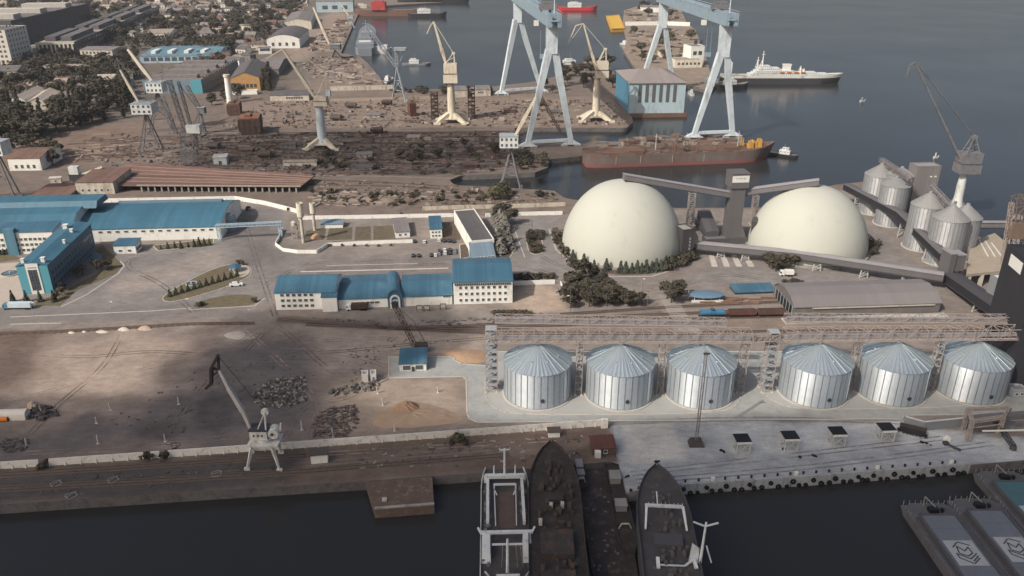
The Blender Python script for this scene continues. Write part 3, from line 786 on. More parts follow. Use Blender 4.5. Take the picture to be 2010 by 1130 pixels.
def silo(label, c, R, h, ch, group, roofm=None, wallm=None, hatch=True, n=96, stiff=32, phase=0.0):
    T = thing('grain_silo', label, 'silo', c, phase, group)
    f = MB(); f.lathe([(R+.9, -.1), (R+.9, .35), (R+.2, .38), (R+.2, .36)], 64); f.build('foundation', CONCL, T)
    w = MB(); corrugated(w, R, .3, h, n, stiff); wo = w.build('wall', [wallm or GALVW, STIFF], T)
    r = MB(); seg = 96
    # roof sheets: flat radial panels with raised ribs
    vs = [(.9*math.cos(2*PI*i/seg), .9*math.sin(2*PI*i/seg), h+ch) for i in range(seg)]+[((R+.35)*math.cos(2*PI*i/seg), (R+.35)*math.sin(2*PI*i/seg), h-.12+(.16 if i % 2 else 0)) for i in range(seg)]
    r.add(vs, [(i, seg+i, seg+(i+1) % seg, (i+1) % seg) for i in range(seg)]+[tuple(range(seg))])
    for i in range(0, seg, 4):
        a = 2*PI*i/seg; r.bar((.9*math.cos(a), .9*math.sin(a), h+ch+.02), ((R+.3)*math.cos(a), (R+.3)*math.sin(a), h-.02), .12, .14)
    ro = r.build('roof', roofm or GALV, T)
    v = MB(); v.lathe([(1.0, h+ch-.1), (1.0, h+ch+.7), (.5, h+ch+.95), (0, h+ch+1)], 16); v.build('roof_cap', GALVW, ro, smooth=True)
    if hatch:
        k = MB(); a = -PI/2-phase+.12
        for s in range(2):
            aa = a+.02; z = 3.6+s*0
        k.tube(((R-.1)*math.cos(a), (R-.1)*math.sin(a), 3.9), ((R+.3)*math.cos(a), (R+.3)*math.sin(a), 3.9), .8, .8, 12)
        k.build('inspection_hatch', STEELD, T)
        vm_ = VENT[0]
        if vm_ is None:
            q = MB(); q.box(-.3,.3,-.3,.3,-.2,.55); vm_ = bpy.data.meshes.new('roof_vent'); vm_.from_pydata(q.v, [], q.f); vm_.materials.append(GALVW); VENT[0] = vm_
        for q in range(8):
            aa = 2*PI*(q+.5)/8; rr = R*.62; meshcopy('roof_vent', vm_, ro, (rr*math.cos(aa), rr*math.sin(aa), h+ch*(1-rr/R)), aa)
        ld = MB(); a = -PI/2-phase+1.0
        for s in (-.3, .3): ld.bar(((R+.35)*math.cos(a)-s*math.sin(a), (R+.35)*math.sin(a)+s*math.cos(a), .3), ((R+.35)*math.cos(a)-s*math.sin(a), (R+.35)*math.sin(a)+s*math.cos(a), h+.6), .09)
        for z in range(1, int(h), 1): ld.bar(((R+.35)*math.cos(a)+.3*math.sin(a), (R+.35)*math.sin(a)-.3*math.cos(a), z), ((R+.35)*math.cos(a)-.3*math.sin(a), (R+.35)*math.sin(a)+.3*math.cos(a), z), .07)
        ld.build('ladder', STEELG, T)
    return T
SILO_ROW = [(1054,805),(1212,806),(1367,804),(1588,800),(1737,796),(1890,791)]
SLAB = ['steel grain silo at the tank row end beside the blue-roofed shed', 'second steel silo from the blue-roofed shed, in front of the railway', 'steel silo with a tall lamp mast standing in front of it',
        'steel silo across the wide gap from the mast, nearest the long grey warehouse\'s open end', 'steel silo in the middle of the three beside the charcoal tower', 'steel silo standing against the charcoal tower']
silos = []
for i, ((u, v), lb) in enumerate(zip(SILO_ROW, SLAB)):
    fp = G(u, v); d = Vector((fp.x, fp.y, 0)).normalized(); R = 67*mpp(fp)
    if i == 0: R0 = R
    R = R0*1.0
    c = fp+d*R; h = zat((fp.x, fp.y), 738)
    if i == 0: H0 = h; A0 = zat((c.x, c.y), 675)-h
    silos.append(silo(lb, c, R, H0, A0, 'grain silos in the front row', phase=random.uniform(0, .2)))
    if i == 0: print('SILO', R, H0, A0)
SC_ = [s.location.copy() for s in silos]
ZG = H0+A0
# ---- truss conveyor bridges over the silos and their lattice towers
def bridge(label, p, q, name='conveyor_truss_bridge', w=4.5, h=4.2, seg=16, t=.2, m=None, lower=True):
    T = thing(name, label, 'conveyor', (p+q)/2, 0, 'lattice conveyor bridges over the silos'); m = m or LATT
    b = MB(); b.truss(p, q, w, h, seg, t); b.build('truss', m, T, world=True)
    c = MB(); d = (q-p).normalized(); s = Vector((-d.y, d.x, 0)).normalized()
    c.bar(p+Vector((0,0,-h*.2)), q+Vector((0,0,-h*.2)), 1.3, 1.1); c.build('conveyor_belt_casing', GREYPL, T, world=True)
    e = MB(); e.bar(p+Vector((0,0,-h/2+.2))+s*1.4, q+Vector((0,0,-h/2+.2))+s*1.4, 1.0, .1); e.bar(p+Vector((0,0,-h/2+.2))-s*1.4, q+Vector((0,0,-h/2+.2))-s*1.4, 1.0, .1); e.build('walkway', LATT, T, world=True)
    return T
zc = ZG+3.6
def over(i, dx=0, dy=0, dz=0): return Vector((SC_[i].x+dx, SC_[i].y+dy, zc+dz))
bridge('long pale lattice conveyor bridge over the three silos near the blue shed', over(0, -17.5), over(2, 17), seg=24)
bridge('long pale lattice conveyor bridge over the three silos near the charcoal tower', over(3, -14), over(5, 22), seg=22)
p = over(2, 18, 1, -1.5); q = over(3, -15, 1, -1.5)
bridge('short lattice link bridge spanning the gap between the two silo groups', p, q, w=2.6, h=2.4, seg=10, t=.25)
p = over(0, -16, 12, 1); q = over(2, 10, 9, 1)
bridge('lattice conveyor bridge on the railway side of the blue-shed silos', p, q, w=3, h=2.6, seg=20, t=.22)
p = over(3, -10, 12, 1); q = over(5, 16, 9, 1)
bridge('lattice conveyor bridge on the railway side of the charcoal-tower silos', p, q, w=3, h=2.6, seg=20, t=.22)
FOOT = [None]
def lattice_tower(label, c, z, w, seg, t=.2, stair=False, cat='tower'):
    T = thing('lattice_tower', label, cat, c, 0, 'lattice towers between the silos')
    b = MB(); b.truss((0,0,0), (0,0,z), w, w, seg, t); b.build('tower_frame', LATT, T)
    if FOOT[0] is None:
        ft = MB(); ft.box(-.5,.5,-.5,.5,-.05,.5); FOOT[0] = bpy.data.meshes.new('footing'); FOOT[0].from_pydata(ft.v, [], ft.f); FOOT[0].materials.append(CONCL)
    for sx in (-1,1):
        for sy in (-1,1): meshcopy('footing', FOOT[0], T, (sx*w/2, sy*w/2, 0))
    if stair:
        s = MB()
        for i in range(seg):
            a = -1 if i % 2 else 1; s.bar((a*w*.4, .3, z*i/seg), (-a*w*.4, .3, z*(i+1)/seg), .9, .12); s.box(-w/2+.1, w/2-.1, -w/2+.2, w/2-.2, z*(i+1)/seg-.1, z*(i+1)/seg)
        s.build('stairs', STEELG, T)
    return T
bt = zc-2.1
lattice_tower('pale lattice stair tower at the blue-shed end of the silo row', SC_[0]+Vector((-17.4,2,0)), bt+4.2, 4.2, 9, stair=True)
lattice_tower('lattice stair tower standing in the gap between the two silo groups', SC_[3]+Vector((-17.5,1,0)), bt+3, 3.8, 9, stair=True)
for i, (j, lb) in enumerate([(0, 'lattice tower between the end silo and the second silo near the blue shed'), (1, 'lattice tower between the second silo and the silo behind the lamp mast'),
        (3, 'lattice tower between the fourth and fifth silos beside the grey quay'), (4, 'lattice tower between the two silos nearest the charcoal tower')]):
    m = (SC_[j]+SC_[j+1])/2; lattice_tower(lb, m+Vector((0,-1 if i != 2 else 1,0)), bt, 2.3, 8, .22, stair=i in (0, 3))
lattice_tower('lattice tower past the lamp mast silo, at the end of its bridge', SC_[2]+Vector((15.8,1,0)), bt, 2.6, 8, .22)
# ---- lamp mast before the third silo
b = G(1366, 872); T = thing('floodlight_mast', 'tall slender lattice light mast on a dark block before a silo', 'light mast', b)
k = MB(); k.hull8([(-2.6,-2,0),(2.6,-2,0),(2.6,2,0),(-2.6,2,0)], [(-1.8,-1.4,2),(1.8,-1.4,2),(1.8,1.4,2),(-1.8,1.4,2)]); k.build('base_block', mat('dark_mast_base', (72,68,66), .9, var=.2), T)
zt = zat(b, 690); k = MB(); k.truss((0,0,2), (0,0,zt), 0.8, 0.8, 16, .11); k.build('mast', mat('brown_grey_mast', (124,117,112), .7), T)
k = MB()
for a in (-.8, -.3, .3, .8): k.box(a-.2, a+.2, -1, -.6, zt-.6, zt)
k.bar((-1.2,-.5,zt-.3), (1.2,-.5,zt-.3), .15); k.build('floodlights', STEELD, T)
# ---- hopper stands on the quay
proto = None
for (u, v), lb in zip([(1458,891),(1552,885),(1645,876),(1741,868)], ['black-topped hopper stand closest to the lamp mast', 'black-topped hopper stand, second from the lamp mast', 'black-topped hopper stand, third from the lamp mast', 'black-topped hopper stand closest to the dark wagons']):
    p = G(u, v)
    if proto is None:
        T = thing('hopper_stand', lb, 'hopper', p, .05, 'hopper stands on the concrete quay'); w = 2.2
        f = MB()
        for sx in (-1,1):
            for sy in (-1,1): f.bar((sx*w, sy*w+2.2, 0), (sx*w, sy*w+2.2, 4.6), .3)
        for z in (.35, 4.5):
            for s in (-1,1): f.bar((-w, s*w+2.2, z), (w, s*w+2.2, z), .22); f.bar((s*w, -w+2.2, z), (s*w, w+2.2, z), .22)
        for s in (-1,1):
            f.bar((-w, s*w+2.2, .3), (w, s*w+2.2, 4.3), .16); f.bar((w, s*w+2.2, .3), (-w, s*w+2.2, 4.3), .16)
            f.bar((s*w, -w+2.2, .3), (s*w, w+2.2, 4.3), .16); f.bar((s*w, w+2.2, .3), (s*w, -w+2.2, 4.3), .16)
        f.build('frame', mat('pale_stand_paint', (186,186,180), .7), T)
        h = MB(); h.hull8([(-.5,1.7,3),(.5,1.7,3),(.5,2.7,3),(-.5,2.7,3)], [(-2,.2,4.62),(2,.2,4.62),(2,4.2,4.62),(-2,4.2,4.62)]); h.build('hopper_funnel', STEELG, T)
        r = MB(); r.box(-2.55,2.55,-.35,4.75,4.75,5.0); r.build('hopper_grid', BLACKP, T)
        q = MB(); q.box(-2.6,2.6,-.42,-.36,4.2,5.02); q.build('front_rim', FRAMEW, T)
        proto = T
    else: dup(proto, p, .05, label=lb)
# ---- tyre fenders and bollards along the concrete quay
def along(px, f):
    P = [G(*p) for p in px]; Ls = [(b-a).length for a, b in zip(P[:-1], P[1:])]; t = f*sum(Ls)
    for a, b, l in zip(P[:-1], P[1:], Ls):
        if t <= l: return a.lerp(b, t/l), (b-a).normalized()
        t -= l
    return P[-1], (P[-1]-P[-2]).normalized()
EDGE = [(1330,953),(1550,938),(1905,912)]
tm = MB(); 
for i in range(20):
    a = 2*PI*i/20
pr = [(.95,-.28),(1.0,0),(.95,.28),(.5,.3),(.42,0),(.5,-.3),(.95,-.28)]
tm.lathe(pr, 18); tme = bpy.data.meshes.new('tyre_fender'); tme.from_pydata([(x, z, y) for x, y, z in tm.v], [], [tuple(reversed(f)) for f in tm.f]); tme.materials.append(TYREM)
rg = random.Random(3); fr = .02; k = 0
while fr < .99:
    p, d = along(EDGE, fr); rz = math.atan2(d.y, d.x); n = Vector((d.y, -d.x, 0))
    z = -1.3 if k % 3 == 0 else -2.9+rg.uniform(-.2,.2)
    o = bpy.data.objects.new('tyre_fender', tme); COL.objects.link(o); o.location = p+n*.34+Vector((0,0,z)); o.rotation_euler = (0,0,rz); s = rg.uniform(.65,.95); o.scale = (s,1,s)
    tag(o, 'black tyre fender hung high on the pale quay wall' if k % 3 == 0 else 'black tyre fender hung low by the water on the pale quay wall', 'tyre', 'tyre fenders on the quay wall')
    fr += rg.uniform(.016,.03); k += 1
bo = MB(); bo.lathe([(.32,0),(.26,.15),(.22,.5),(.36,.62),(.36,.75),(.0,.8)], 10); bme = None
rg = random.Random(5)
for i in range(22):
    p, d = along(EDGE, .03+i*.044); n = Vector((d.y, -d.x, 0))
    if bme is None:
        o = solo('bollard', bo, BLACKP, 'small black mooring bollard on the tyre-lined quay edge', 'bollard', p-n*1.6, group='bollards along the quay edge', smooth=True); bme = o
    else: o = dup(bme, p-n*1.6)
    o.scale = (1.1,1.1,1.1)
for i, f in enumerate((.12, .4, .68, .94)):
    p, d = along(EDGE, f); n = Vector((d.y, -d.x, 0))
    b = MB(); b.box(-.5,.5,-.4,.4,0,1.1); b.box(-.6,.6,-.5,.5,1.1,1.2)
    solo('power_post', b, FRAMEW, 'small white power box on the tyre-lined quay edge', 'power box', p-n*1.3, group='white boxes along the quay edge')
tb = MB(); 
P0 = [along(EDGE, f) for f in (0, .5, 1)]
for a, c in zip([G(*p) for p in EDGE[:-1]], [G(*p) for p in EDGE[1:]]):
    d = (c-a).normalized(); n = Vector((d.y,-d.x,0)); tb.hull8([a-n*.9+Vector((0,0,.01)), a+n*.02+Vector((0,0,.01)), c+n*.02+Vector((0,0,.01)), c-n*.9+Vector((0,0,.01))][::-1], [a-n*.9+Vector((0,0,.25)), a+n*.02+Vector((0,0,.25)), c+n*.02+Vector((0,0,.25)), c-n*.9+Vector((0,0,.25))][::-1])
    tb.hull8([a+n*.03+Vector((0,0,-5)), c+n*.03+Vector((0,0,-5)), c+n*.06+Vector((0,0,-5)), a+n*.06+Vector((0,0,-5))], [a+n*.03+Vector((0,0,.2)), c+n*.03+Vector((0,0,.2)), c+n*.06+Vector((0,0,.2)), a+n*.06+Vector((0,0,.2))])
a, c = G(1229,967), G(1330,953); d = (c-a).normalized(); n = Vector((d.y,-d.x,0))
tb.hull8([a+n*.03+Vector((0,0,-5)), c+n*.03+Vector((0,0,-5)), c+n*.06+Vector((0,0,-5)), a+n*.06+Vector((0,0,-5))], [a+n*.03+Vector((0,0,.2)), c+n*.03+Vector((0,0,.2)), c+n*.06+Vector((0,0,.2)), a+n*.06+Vector((0,0,.2))])
struct('quay_coping', tb, mat('quay_face_concrete', (158,160,160), .9, var=.14, scale=.2, dirt=(104,104,106), dirt_amt=.45, streak=1))
# ---- enclosure, wagons and the lattice loading frame at the charcoal tower
T = thing('concrete_enclosure', 'low concrete bunker wall with a pale top edge beside dark wagons', 'wall', G(1830,835))
b = MB(); P = [G(*p) for p in ((1773,834),(1812,845),(1900,836),(1990,842))]
for a, c in zip(P[:-1], P[1:]):
    d = (c-a).normalized(); n = Vector((-d.y,d.x,0))*.2; b.hull8([a-n,c-n,c+n,a+n], [v+Vector((0,0,3.6)) for v in (a-n,c-n,c+n,a+n)])
b.build('wall_panels', mat('bunker_concrete', (120,122,126), .9, var=.1), T, world=True)
b = MB()
for a, c in zip(P[:-1], P[1:]): b.bar(a+Vector((0,0,3.72)), c+Vector((0,0,3.72)), .6, .22)
b.build('coping', mat('pale_coping', (186,188,188), .8), T, world=True)
def wagon(label, p, rz, L, m, kind='hopper', group='freight wagons', H=3.0, name='rail_wagon', cat='wagon', W=2.8, fill=None):
    T = thing(name, label, cat, p, rz, group)
    u = MB(); u.box(-L/2, L/2, -W*.4, W*.4, .95, 1.25); u.box(-L/2-.5, -L/2, -.3, .3, .9, 1.2); u.box(L/2, L/2+.5, -.3, .3, .9, 1.2)
    u.build('underframe', BLACKP, T)
    for sx in (-1, 1):
        w = MB()
        for q in (-.9, .9):
            for s in (-1, 1): w.tube((sx*L*.34+q, s*.85, .47), (sx*L*.34+q, s*.72, .47), .46, .46, 12)
        w.box(sx*L*.34-1.3, sx*L*.34+1.3, -.6, .6, .5, .85); w.build('bogie', STEELD, T)
    b = MB()
    if kind == 'tank':
        b.tube((-L/2+.4,0,2.65), (L/2-.4,0,2.65), 1.45, 1.45, 20); b.tube((-.6,0,4.0), (.6,0,4.0), .5, .5, 10); b.tube((0,0,3.9),(0,0,4.4),.55,.55,12)
        b.build('tank', m, T, smooth=True)
        q = MB(); q.box(-.9,.9,-1.2,1.2,4.25,4.32)
        for s in (-1,1): q.bar((s*.8,-1.5,1.3),(s*.8,-1.5,4.3),.08)
        q.bar((-L/2+.5,-1.46,1.9),(L/2-.5,-1.46,1.9),.14); q.build('walkway', STEELD, T)
    elif kind == 'hopper':
        b.hull8([(-L/2+.2,-W/2+.2,1.3),(L/2-.2,-W/2+.2,1.3),(L/2-.2,W/2-.2,1.3),(-L/2+.2,W/2-.2,1.3)], [(-L/2,-W/2,1.3+H),(L/2,-W/2,1.3+H),(L/2,W/2,1.3+H),(-L/2,W/2,1.3+H)])
        n = int(L/1.6)
        for i in range(n+1):
            x = -L/2+.2+(L-.4)*i/n
            for s in (-1,1): b.bar((x, s*(W/2-.05), 1.35), (x, s*(W/2+.08), 1.3+H), .14)
        b.build('wagon_box', m, T)
        if fill:
            q = MB(); q.hull8([(-L/2+.1,-W/2+.1,1.31+H),(L/2-.1,-W/2+.1,1.31+H),(L/2-.1,W/2-.1,1.31+H),(-L/2+.1,W/2-.1,1.31+H)], [(-L/2+1,-W/5,1.9+H),(L/2-1,-W/5,1.9+H),(L/2-1,W/5,1.9+H),(-L/2+1,W/5,1.9+H)]); q.build('load', fill, T)
        else:
            q = MB(); q.box(-L/2+.15, L/2-.15, -W/2+.15, W/2-.15, 1.31+H, 1.36+H); q.build('load', RUSTD, T)
    return T
def aim(a, b): d = G(*b)-G(*a); return math.atan2(d.y, d.x)
rz = aim((1768,842),(1812,853))
wagon('dark empty tipper wagon beside the bunker wall, closest to the hopper stands', G(1777,849), rz, 4.4, mat('blackened_steel', (44,44,48), .7, var=.2), H=1.6, group='dark wagons by the bunker wall')
wagon('dark empty tipper wagon beside the bunker wall, closest to the lattice frame', G(1802,855), rz, 4.4, MATS['blackened_steel'], H=1.6, group='dark wagons by the bunker wall')
T = thing('loading_portal', 'pale lattice portal frame carrying a conveyor at the quay beside the charcoal tower', 'frame', G(1925,862))
a0, a1, b0, b1 = G(1898,866), G(1958,858), G(1890,842), G(1970,838); zt = 8.2
f = MB()
for p in (a0, a1, b0, b1): f.truss(p, Vector((p.x,p.y,zt)), 1.0, 1.0, 6, .2)
for p, q in ((a0,a1),(b0,b1),(a0,b0),(a1,b1)): f.truss(Vector((p.x,p.y,zt)), Vector((q.x,q.y,zt)), .9, 1.0, 6, .2)
f.bar(Vector((a0.x,a0.y,5.4)), Vector((a1.x,a1.y,5.4)), .3)
f.build('portal', LATT, T, world=True)
c = MB(); m0 = (a0+b0)/2; m1 = (a1+b1)/2
c.bar(Vector((m0.x,m0.y,zt-1.6)), Vector((m1.x+60,m1.y+4,zt+1)), 2.2, 2.0); c.build('conveyor_casing', GREYP, T, world=True)
c = MB(); c.bar(Vector((a0.x+4,a0.y-.5,4.6)), Vector((a1.x+60,a1.y-1,4.9)), .5, .35); c.build('white_pipe', FRAMEW, T, world=True)
c = MB(); p0 = Vector((a1.x-4,a1.y+2,zt-2)); p1 = G(1988,882)
c.truss(G(1945,846)+Vector((0,0,5)), p1+Vector((0,0,1.2)), 1.2, 1.2, 8, .2); c.tube(p1+Vector((0,0,.1)), p1+Vector((0,0,1.6)), 1.1, .8, 12); c.build('loading_chute', STEELD, T, world=True)
# scattered small things on the quay
rg = random.Random(11)
b = MB(); b.box(-1,1,-.5,.5,0,1.3); b.box(-.5,.5,-.6,.6,1.3,1.7)
solo('generator', b, FRAMEW, 'small white generator box on the grey quay below the lattice frame', 'generator', G(1858,865))
b = MB(); b.truss((0,0,.2),(3,-4,.4),.6,.6,4,.12); b.box(-.8,.8,-.8,.8,0,1); solo('dark_chute', b, STEELD, 'dark folded chute lying on the quay beside a white generator', 'chute', G(1856,872))
for (u, v) in ((1808,868),(1823,872),(1566,897),(1602,896),(1418,886),(1540,880),(1290,905),(1230,935),(1258,958),(1236,961)):
    b = MB()
    for q in range(3):
        x, y, s = rg.uniform(-.8,.8), rg.uniform(-.5,.5), rg.uniform(.25,.5); b.box(x-s, x+s, y-s*.8, y+s*.8, 0, s)
    solo('scrap_bundle', b, BLACKP, 'small dark bundle of scrap lying on the concrete quay', 'scrap', G(u, v), rg.uniform(0,3), group='dark scrap bundles on the quay')
# ---- charcoal tower block at the frame's edge and the pale shed behind it
a = G(1969, 769); zt = zat(a, 532); b2 = a+Vector((30,-4,0))
T, L = building('tall charcoal clad elevator tower with white blank sign, beside the last silo', a, b2, 26, zt, 'flat', wall=GREYPD, roofm=GREYPD, name='elevator_tower', cat='tower')
s = MB(); s.box(-L/2-.12, -L/2-.02, -2, 8, zt-6, zt-1.5); s.build('sign_panel', FRAMEW, T)
d = MB(); d.box(-L/2+1, -L/2+5, -13.1, -12.95, 0, 4); d.build('gate_leaf', STEELG, T)
T, L = building('grey flat-roofed transfer house with a pale roof edge behind the charcoal tower', (1978,640), (2050,636), 18, 17, 'flat', wall=mat('cool_grey_cladding', (124,124,126), .6, var=.06), roofm=mat('pale_roof', (196,196,194), .7), name='transfer_house', cat='industrial building')
T, L = building('small grey cabin by the foot of the charcoal tower', (1985,782), (2012,781), 5, 3.2, 'flat', wall=STEELG, roofm=GREYR, name='site_cabin', cat='cabin', win=[('F',1,2,1.2,1,1.8,0,.6,.6)])
# ================================================================= terminal buildings in the middle
def solve_depth(mid, dy, zt, v, k=1.0):
    lo, hi = .5, 400.0
    for _ in range(50):
        t = (lo+hi)/2; p = mid+dy*t*k
        if zat(p, v) > zt: lo = t
        else: hi = t
    return (lo+hi)/2
def bpx(label, A, B, ve, vr, rise=2.0, roof='gable', wall=None, roofm=None, win=(), axis='x', depth=None, h=None, **k):
    """building whose front foot runs A->B, front eave on row ve and roof crest on row vr"""
    a, b = G(*A), G(*B); d = (b-a).normalized(); dy = Vector((-d.y, d.x, 0)); mid = (a+b)/2
    h = h or zat(mid, ve)
    if depth is None:
        depth = solve_depth(mid, dy, h+(0 if roof == 'flat' else rise), vr, 1.0 if (roof in ('flat', 'shed') or axis == 'y') else .5)
    return building(label, a, b, depth, h, roof, rise, wall, roofm, win=win, axis=axis, **k)
# ---- administration row
bpx('left white block of the blue-roofed office row, three floors of small windows', (543,608), (660,606), 574, 541, 4, win=[('F',3,6,1.6,1.3,2,2.7,2,9.5)], cat='office building', name='office_building')
bpx('white blue-roofed annex stuck on the right end of the left office block', (634,612), (663,611), 583, 578, .6, 'shed', depth=2.4, name='office_annex', cat='annex')
T, L = bpx('long low white gatehouse wing with blue roof left of the arch', (665,606), (762,602), 586, 554, 2.2, win=[('F',1,6,2.2,1.1,2.6,0,6,4)], cat='office building', name='gatehouse_wing')
# arch entrance with a barrel roof running back
a, b = G(762,603), G(790,601); d = (b-a).normalized(); dy = Vector((-d.y, d.x, 0)); hh = zat((a+b)/2, 584)
T, L = building('white arched entrance pavilion with blue barrel roof between low wings', a-dy*1.2, b-dy*1.2, 23, hh, 'barrel', 4.2, name='entrance_pavilion', cat='pavilion', axis='y', over=.3, wall=BLUER)
q = MB(); q.cur = 0
n = 14; R1, R2 = L*.36, L*.24
for i in range(n):
    t0, t1 = PI*i/n, PI*(i+1)/n; f = lambda r, t, y: (r*math.cos(t), y, hh-.4+r*math.sin(t))
    q.add([f(R1,t0,-11.9),f(R1,t1,-11.9),f(R2,t1,-11.9),f(R2,t0,-11.9),f(R1,t0,-11.4),f(R1,t1,-11.4),f(R2,t1,-11.4),f(R2,t0,-11.4)], [(0,1,2,3),(4,7,6,5),(0,4,5,1),(3,2,6,7)])
q.box(-R1,-R2,-11.9,-11.4,0,hh-.4); q.box(R2,R1,-11.9,-11.4,0,hh-.4); q.build('arch_surround', FRAMEW, T)
q = MB(); q.box(-R2,R2,-11.62,-11.52,3.4,hh-.4); q.lathe([(R2,0),(0,0.01)],2); q.build('arch_glazing', PALEB, T)
q = MB(); q.box(-1.2,1.2,-11.7,-11.52,0,2.8); q.build('entrance_door', STEELD, T)
q = MB(); q.tube((0,-2,hh+4.3),(0,-2,hh+7.2),.12,.05,6); q.build('roof_finial', STEELG, T)
bpx('long low white gatehouse wing with blue roof right of the arch', (789,601), (888,597), 581, 551, 2.2, win=[('F',1,2,2.2,1.1,4.4,0,20,1.2)], cat='office building', name='gatehouse_wing')
T, L = bpx('right white block of the blue-roofed office row, tallest with dark strip window', (891,597), (1006,594), 553, 518, 3, win=[('F',3,9,1.3,1.4,2,3.2,2,2)], cat='office building', name='office_building')
q = MB(); h = zat(G(948,595), 553)
for i in range(26): q.box(-L/2+.6+i*(L-1.2)/26, -L/2+.6+i*(L-1.2)/26+.75, -list(T.children)[0].dimensions.y/2-.06, -list(T.children)[0].dimensions.y/2+.1, h-1.3, h-.3)
q.build('clerestory_window', GLASS, T)
b = G(921,580); q = MB(); q.box(-.5,.5,-.5,.5,0,1.6); q.box(-.7,.7,-.7,.7,1.6,1.8); 
bpx('long grey-roofed shed running back from the tall blue-roofed office', (926,501), (970,497), 473, 413, .0, 'flat', wall=WHITE, roofm=DGREYR, name='storage_shed', cat='shed')
bpx('sloping glazed blue porch on the front end of the grey-roofed shed', (928,513), (972,509), 506, 474, 5.5, 'shed', wall=BLUEW, roofm=mat('slate_glass_roof', (112,128,140), .35, var=.06, stripe=1.2), win=[('F',1,6,1.6,1.5,1.5,0,.4,.4)], name='glazed_porch', cat='porch', depth=9)
bpx('small white gatehouse with flat blue roof by the tree-lined lawn', (225,498), (268,497), 482, 468, .8, 'shed', win=[('F',1,2,1.8,1.2,1.7,0,1,1),('R',1,4,1.6,1.8,2,0,.6,.6)], name='gatehouse', cat='gatehouse')
# ---- blue workshop and the offices at the left edge
T, L = bpx('long blue-roofed white workshop with rounded end, beside the white boundary wall', (150,475), (436,468), 448, 404, 5.5, 'curve', roofm=BLUER2, win=[('F',1,14,2.2,1.1,5.6,0,12,3)], name='workshop', cat='workshop', over=.3)
h = zat(G(300,471), 448); q = MB(); dd = list(T.children)[0].dimensions.y
q.box(-L/2+14, L/2-6, dd*.12, dd*.2, h+5, h+6.4); q.build('ridge_lantern', mat('grey_blue_lantern', (104,124,138), .6), T)
q = MB(); q.lathe([(4.5,0),(4.5,h-.3),(3,h+2.2),(0,h+3)], 20, (L/2+.3,-dd*.16,0), -PI/2, PI/2); q.build('rounded_end', mat('pale_end_cladding', (128,142,152), .6, var=.1, stripe=.9), T)
T, L = bpx('wide blue roof of the workshop hall with stepped ridge at the far left', (-110,486), (150,479), 446, 404, 6, 'mansard', roofm=BLUER2, name='workshop', cat='workshop', over=.3)
h2 = zat(G(20,482), 446); q = MB(); dd2 = list(T.children)[0].dimensions.y
q.hull8([(-L/2,-dd2*.1,h2+5),(L/2+8,-dd2*.1,h2+5),(L/2+8,dd2*.36,h2+5),(-L/2,dd2*.36,h2+5)], [(-L/2,-dd2*.02,h2+8.6),(L/2+8,-dd2*.02,h2+8.6),(L/2+8,dd2*.3,h2+8.6),(-L/2,dd2*.3,h2+8.6)]); q.build('raised_roof_section', BLUER2, T)
T, L = bpx('white three-storey office front with a blue stair tower, in front of the workshop', (-80,502), (112,496), 457, 440, 1.5, 'shed', depth=12, win=[('F',3,20,1.7,1.5,2.2,3.1,1,1)], name='office_building', cat='office building')
f = G(29,499.5); lo = WM[T].inverted() @ f; q = MB(); hh = zat(f, 450); q.box(lo.x-2.7, lo.x+2.7, -7.4, -4, 0, hh); q.build('stair_tower', BLUEW, T)
T = [o for o in bpy.data.objects if o.get('label', '').startswith('wide blue roof of the workshop')][0]
for (u, v) in ((8,434),(20,434),(55,433),(150,431),(104,452)):
    pp_ = at(u, v, G(u, 479).y+13); lo = WM[T].inverted() @ pp_; q = MB(); q.box(lo.x-.5,lo.x+.5,lo.y-.5,lo.y+.5,lo.z-4,lo.z+1.4); q.build('roof_vent', FRAMEW, T)
# diagonal office with the cyan end
T, L = building('long slate-blue office building with a bright cyan end and tall white window bay', (47,577), (106,574), 60, zat(G(75,575),521), 'gable', 1.6, wall=SLATEB, roofm=BLUER2, axis='y', over=.5, name='office_building', cat='office building',
    win=[('R',3,15,2.2,1.5,2.4,3.4,2,2),('L',3,15,2.2,1.5,2.4,3.4,2,2)], frames=False)
h = zat(G(75,575),521); q = MB(); q.box(-L/2-.1,-2.9,-30.35,-30.02,0,h-.05); q.box(2.9,L/2+.1,-30.35,-30.02,0,h-.05); q.build('cyan_end_cladding', CYANW, T)
q = MB(); w = 2.85
q.box(-w,w,-30.6,-30.1,h-1.9,h+1.3); q.box(-w,w,-30.6,-30.1,0,1.6); q.box(-w,-w+.75,-30.6,-30.1,1.6,h-1.9); q.box(w-.75,w,-30.6,-30.1,1.6,h-1.9); s0 = q.build('white_bay_surround', FRAMEW, T)
for r in range(6):
    for c in range(3):
        q = MB(); ww = (2*w-1.5)/3; zz = 1.7+(h-3.7)*r/6; q.box(-w+.75+ww*c+.1, -w+.75+ww*(c+1)-.1, -30.4, -30.15, zz+.1, zz+(h-3.7)/6-.1); q.build('window_pane', GLASS, s0)
q = MB(); q.box(-w+.9,w-.9,-30.68,-30.61,h-1.1,h-.5); q.build('name_strip', STEELG, s0)
for (x, y, s) in ((-4.6,-27.5,1.0),(4.6,-27.5,1.2),(-2,20,1.6),(3,14,1.0),(5,-2,.8)):
    q = MB(); q.box(x-s*.7,x+s*.7,y-s*.7,y+s*.7,h+.3,h+1.8+s); q.box(x-s*.85,x+s*.85,y-s*.85,y+s*.85,h+1.8+s,h+2.0+s); q.build('chimney', FRAMEW, T)
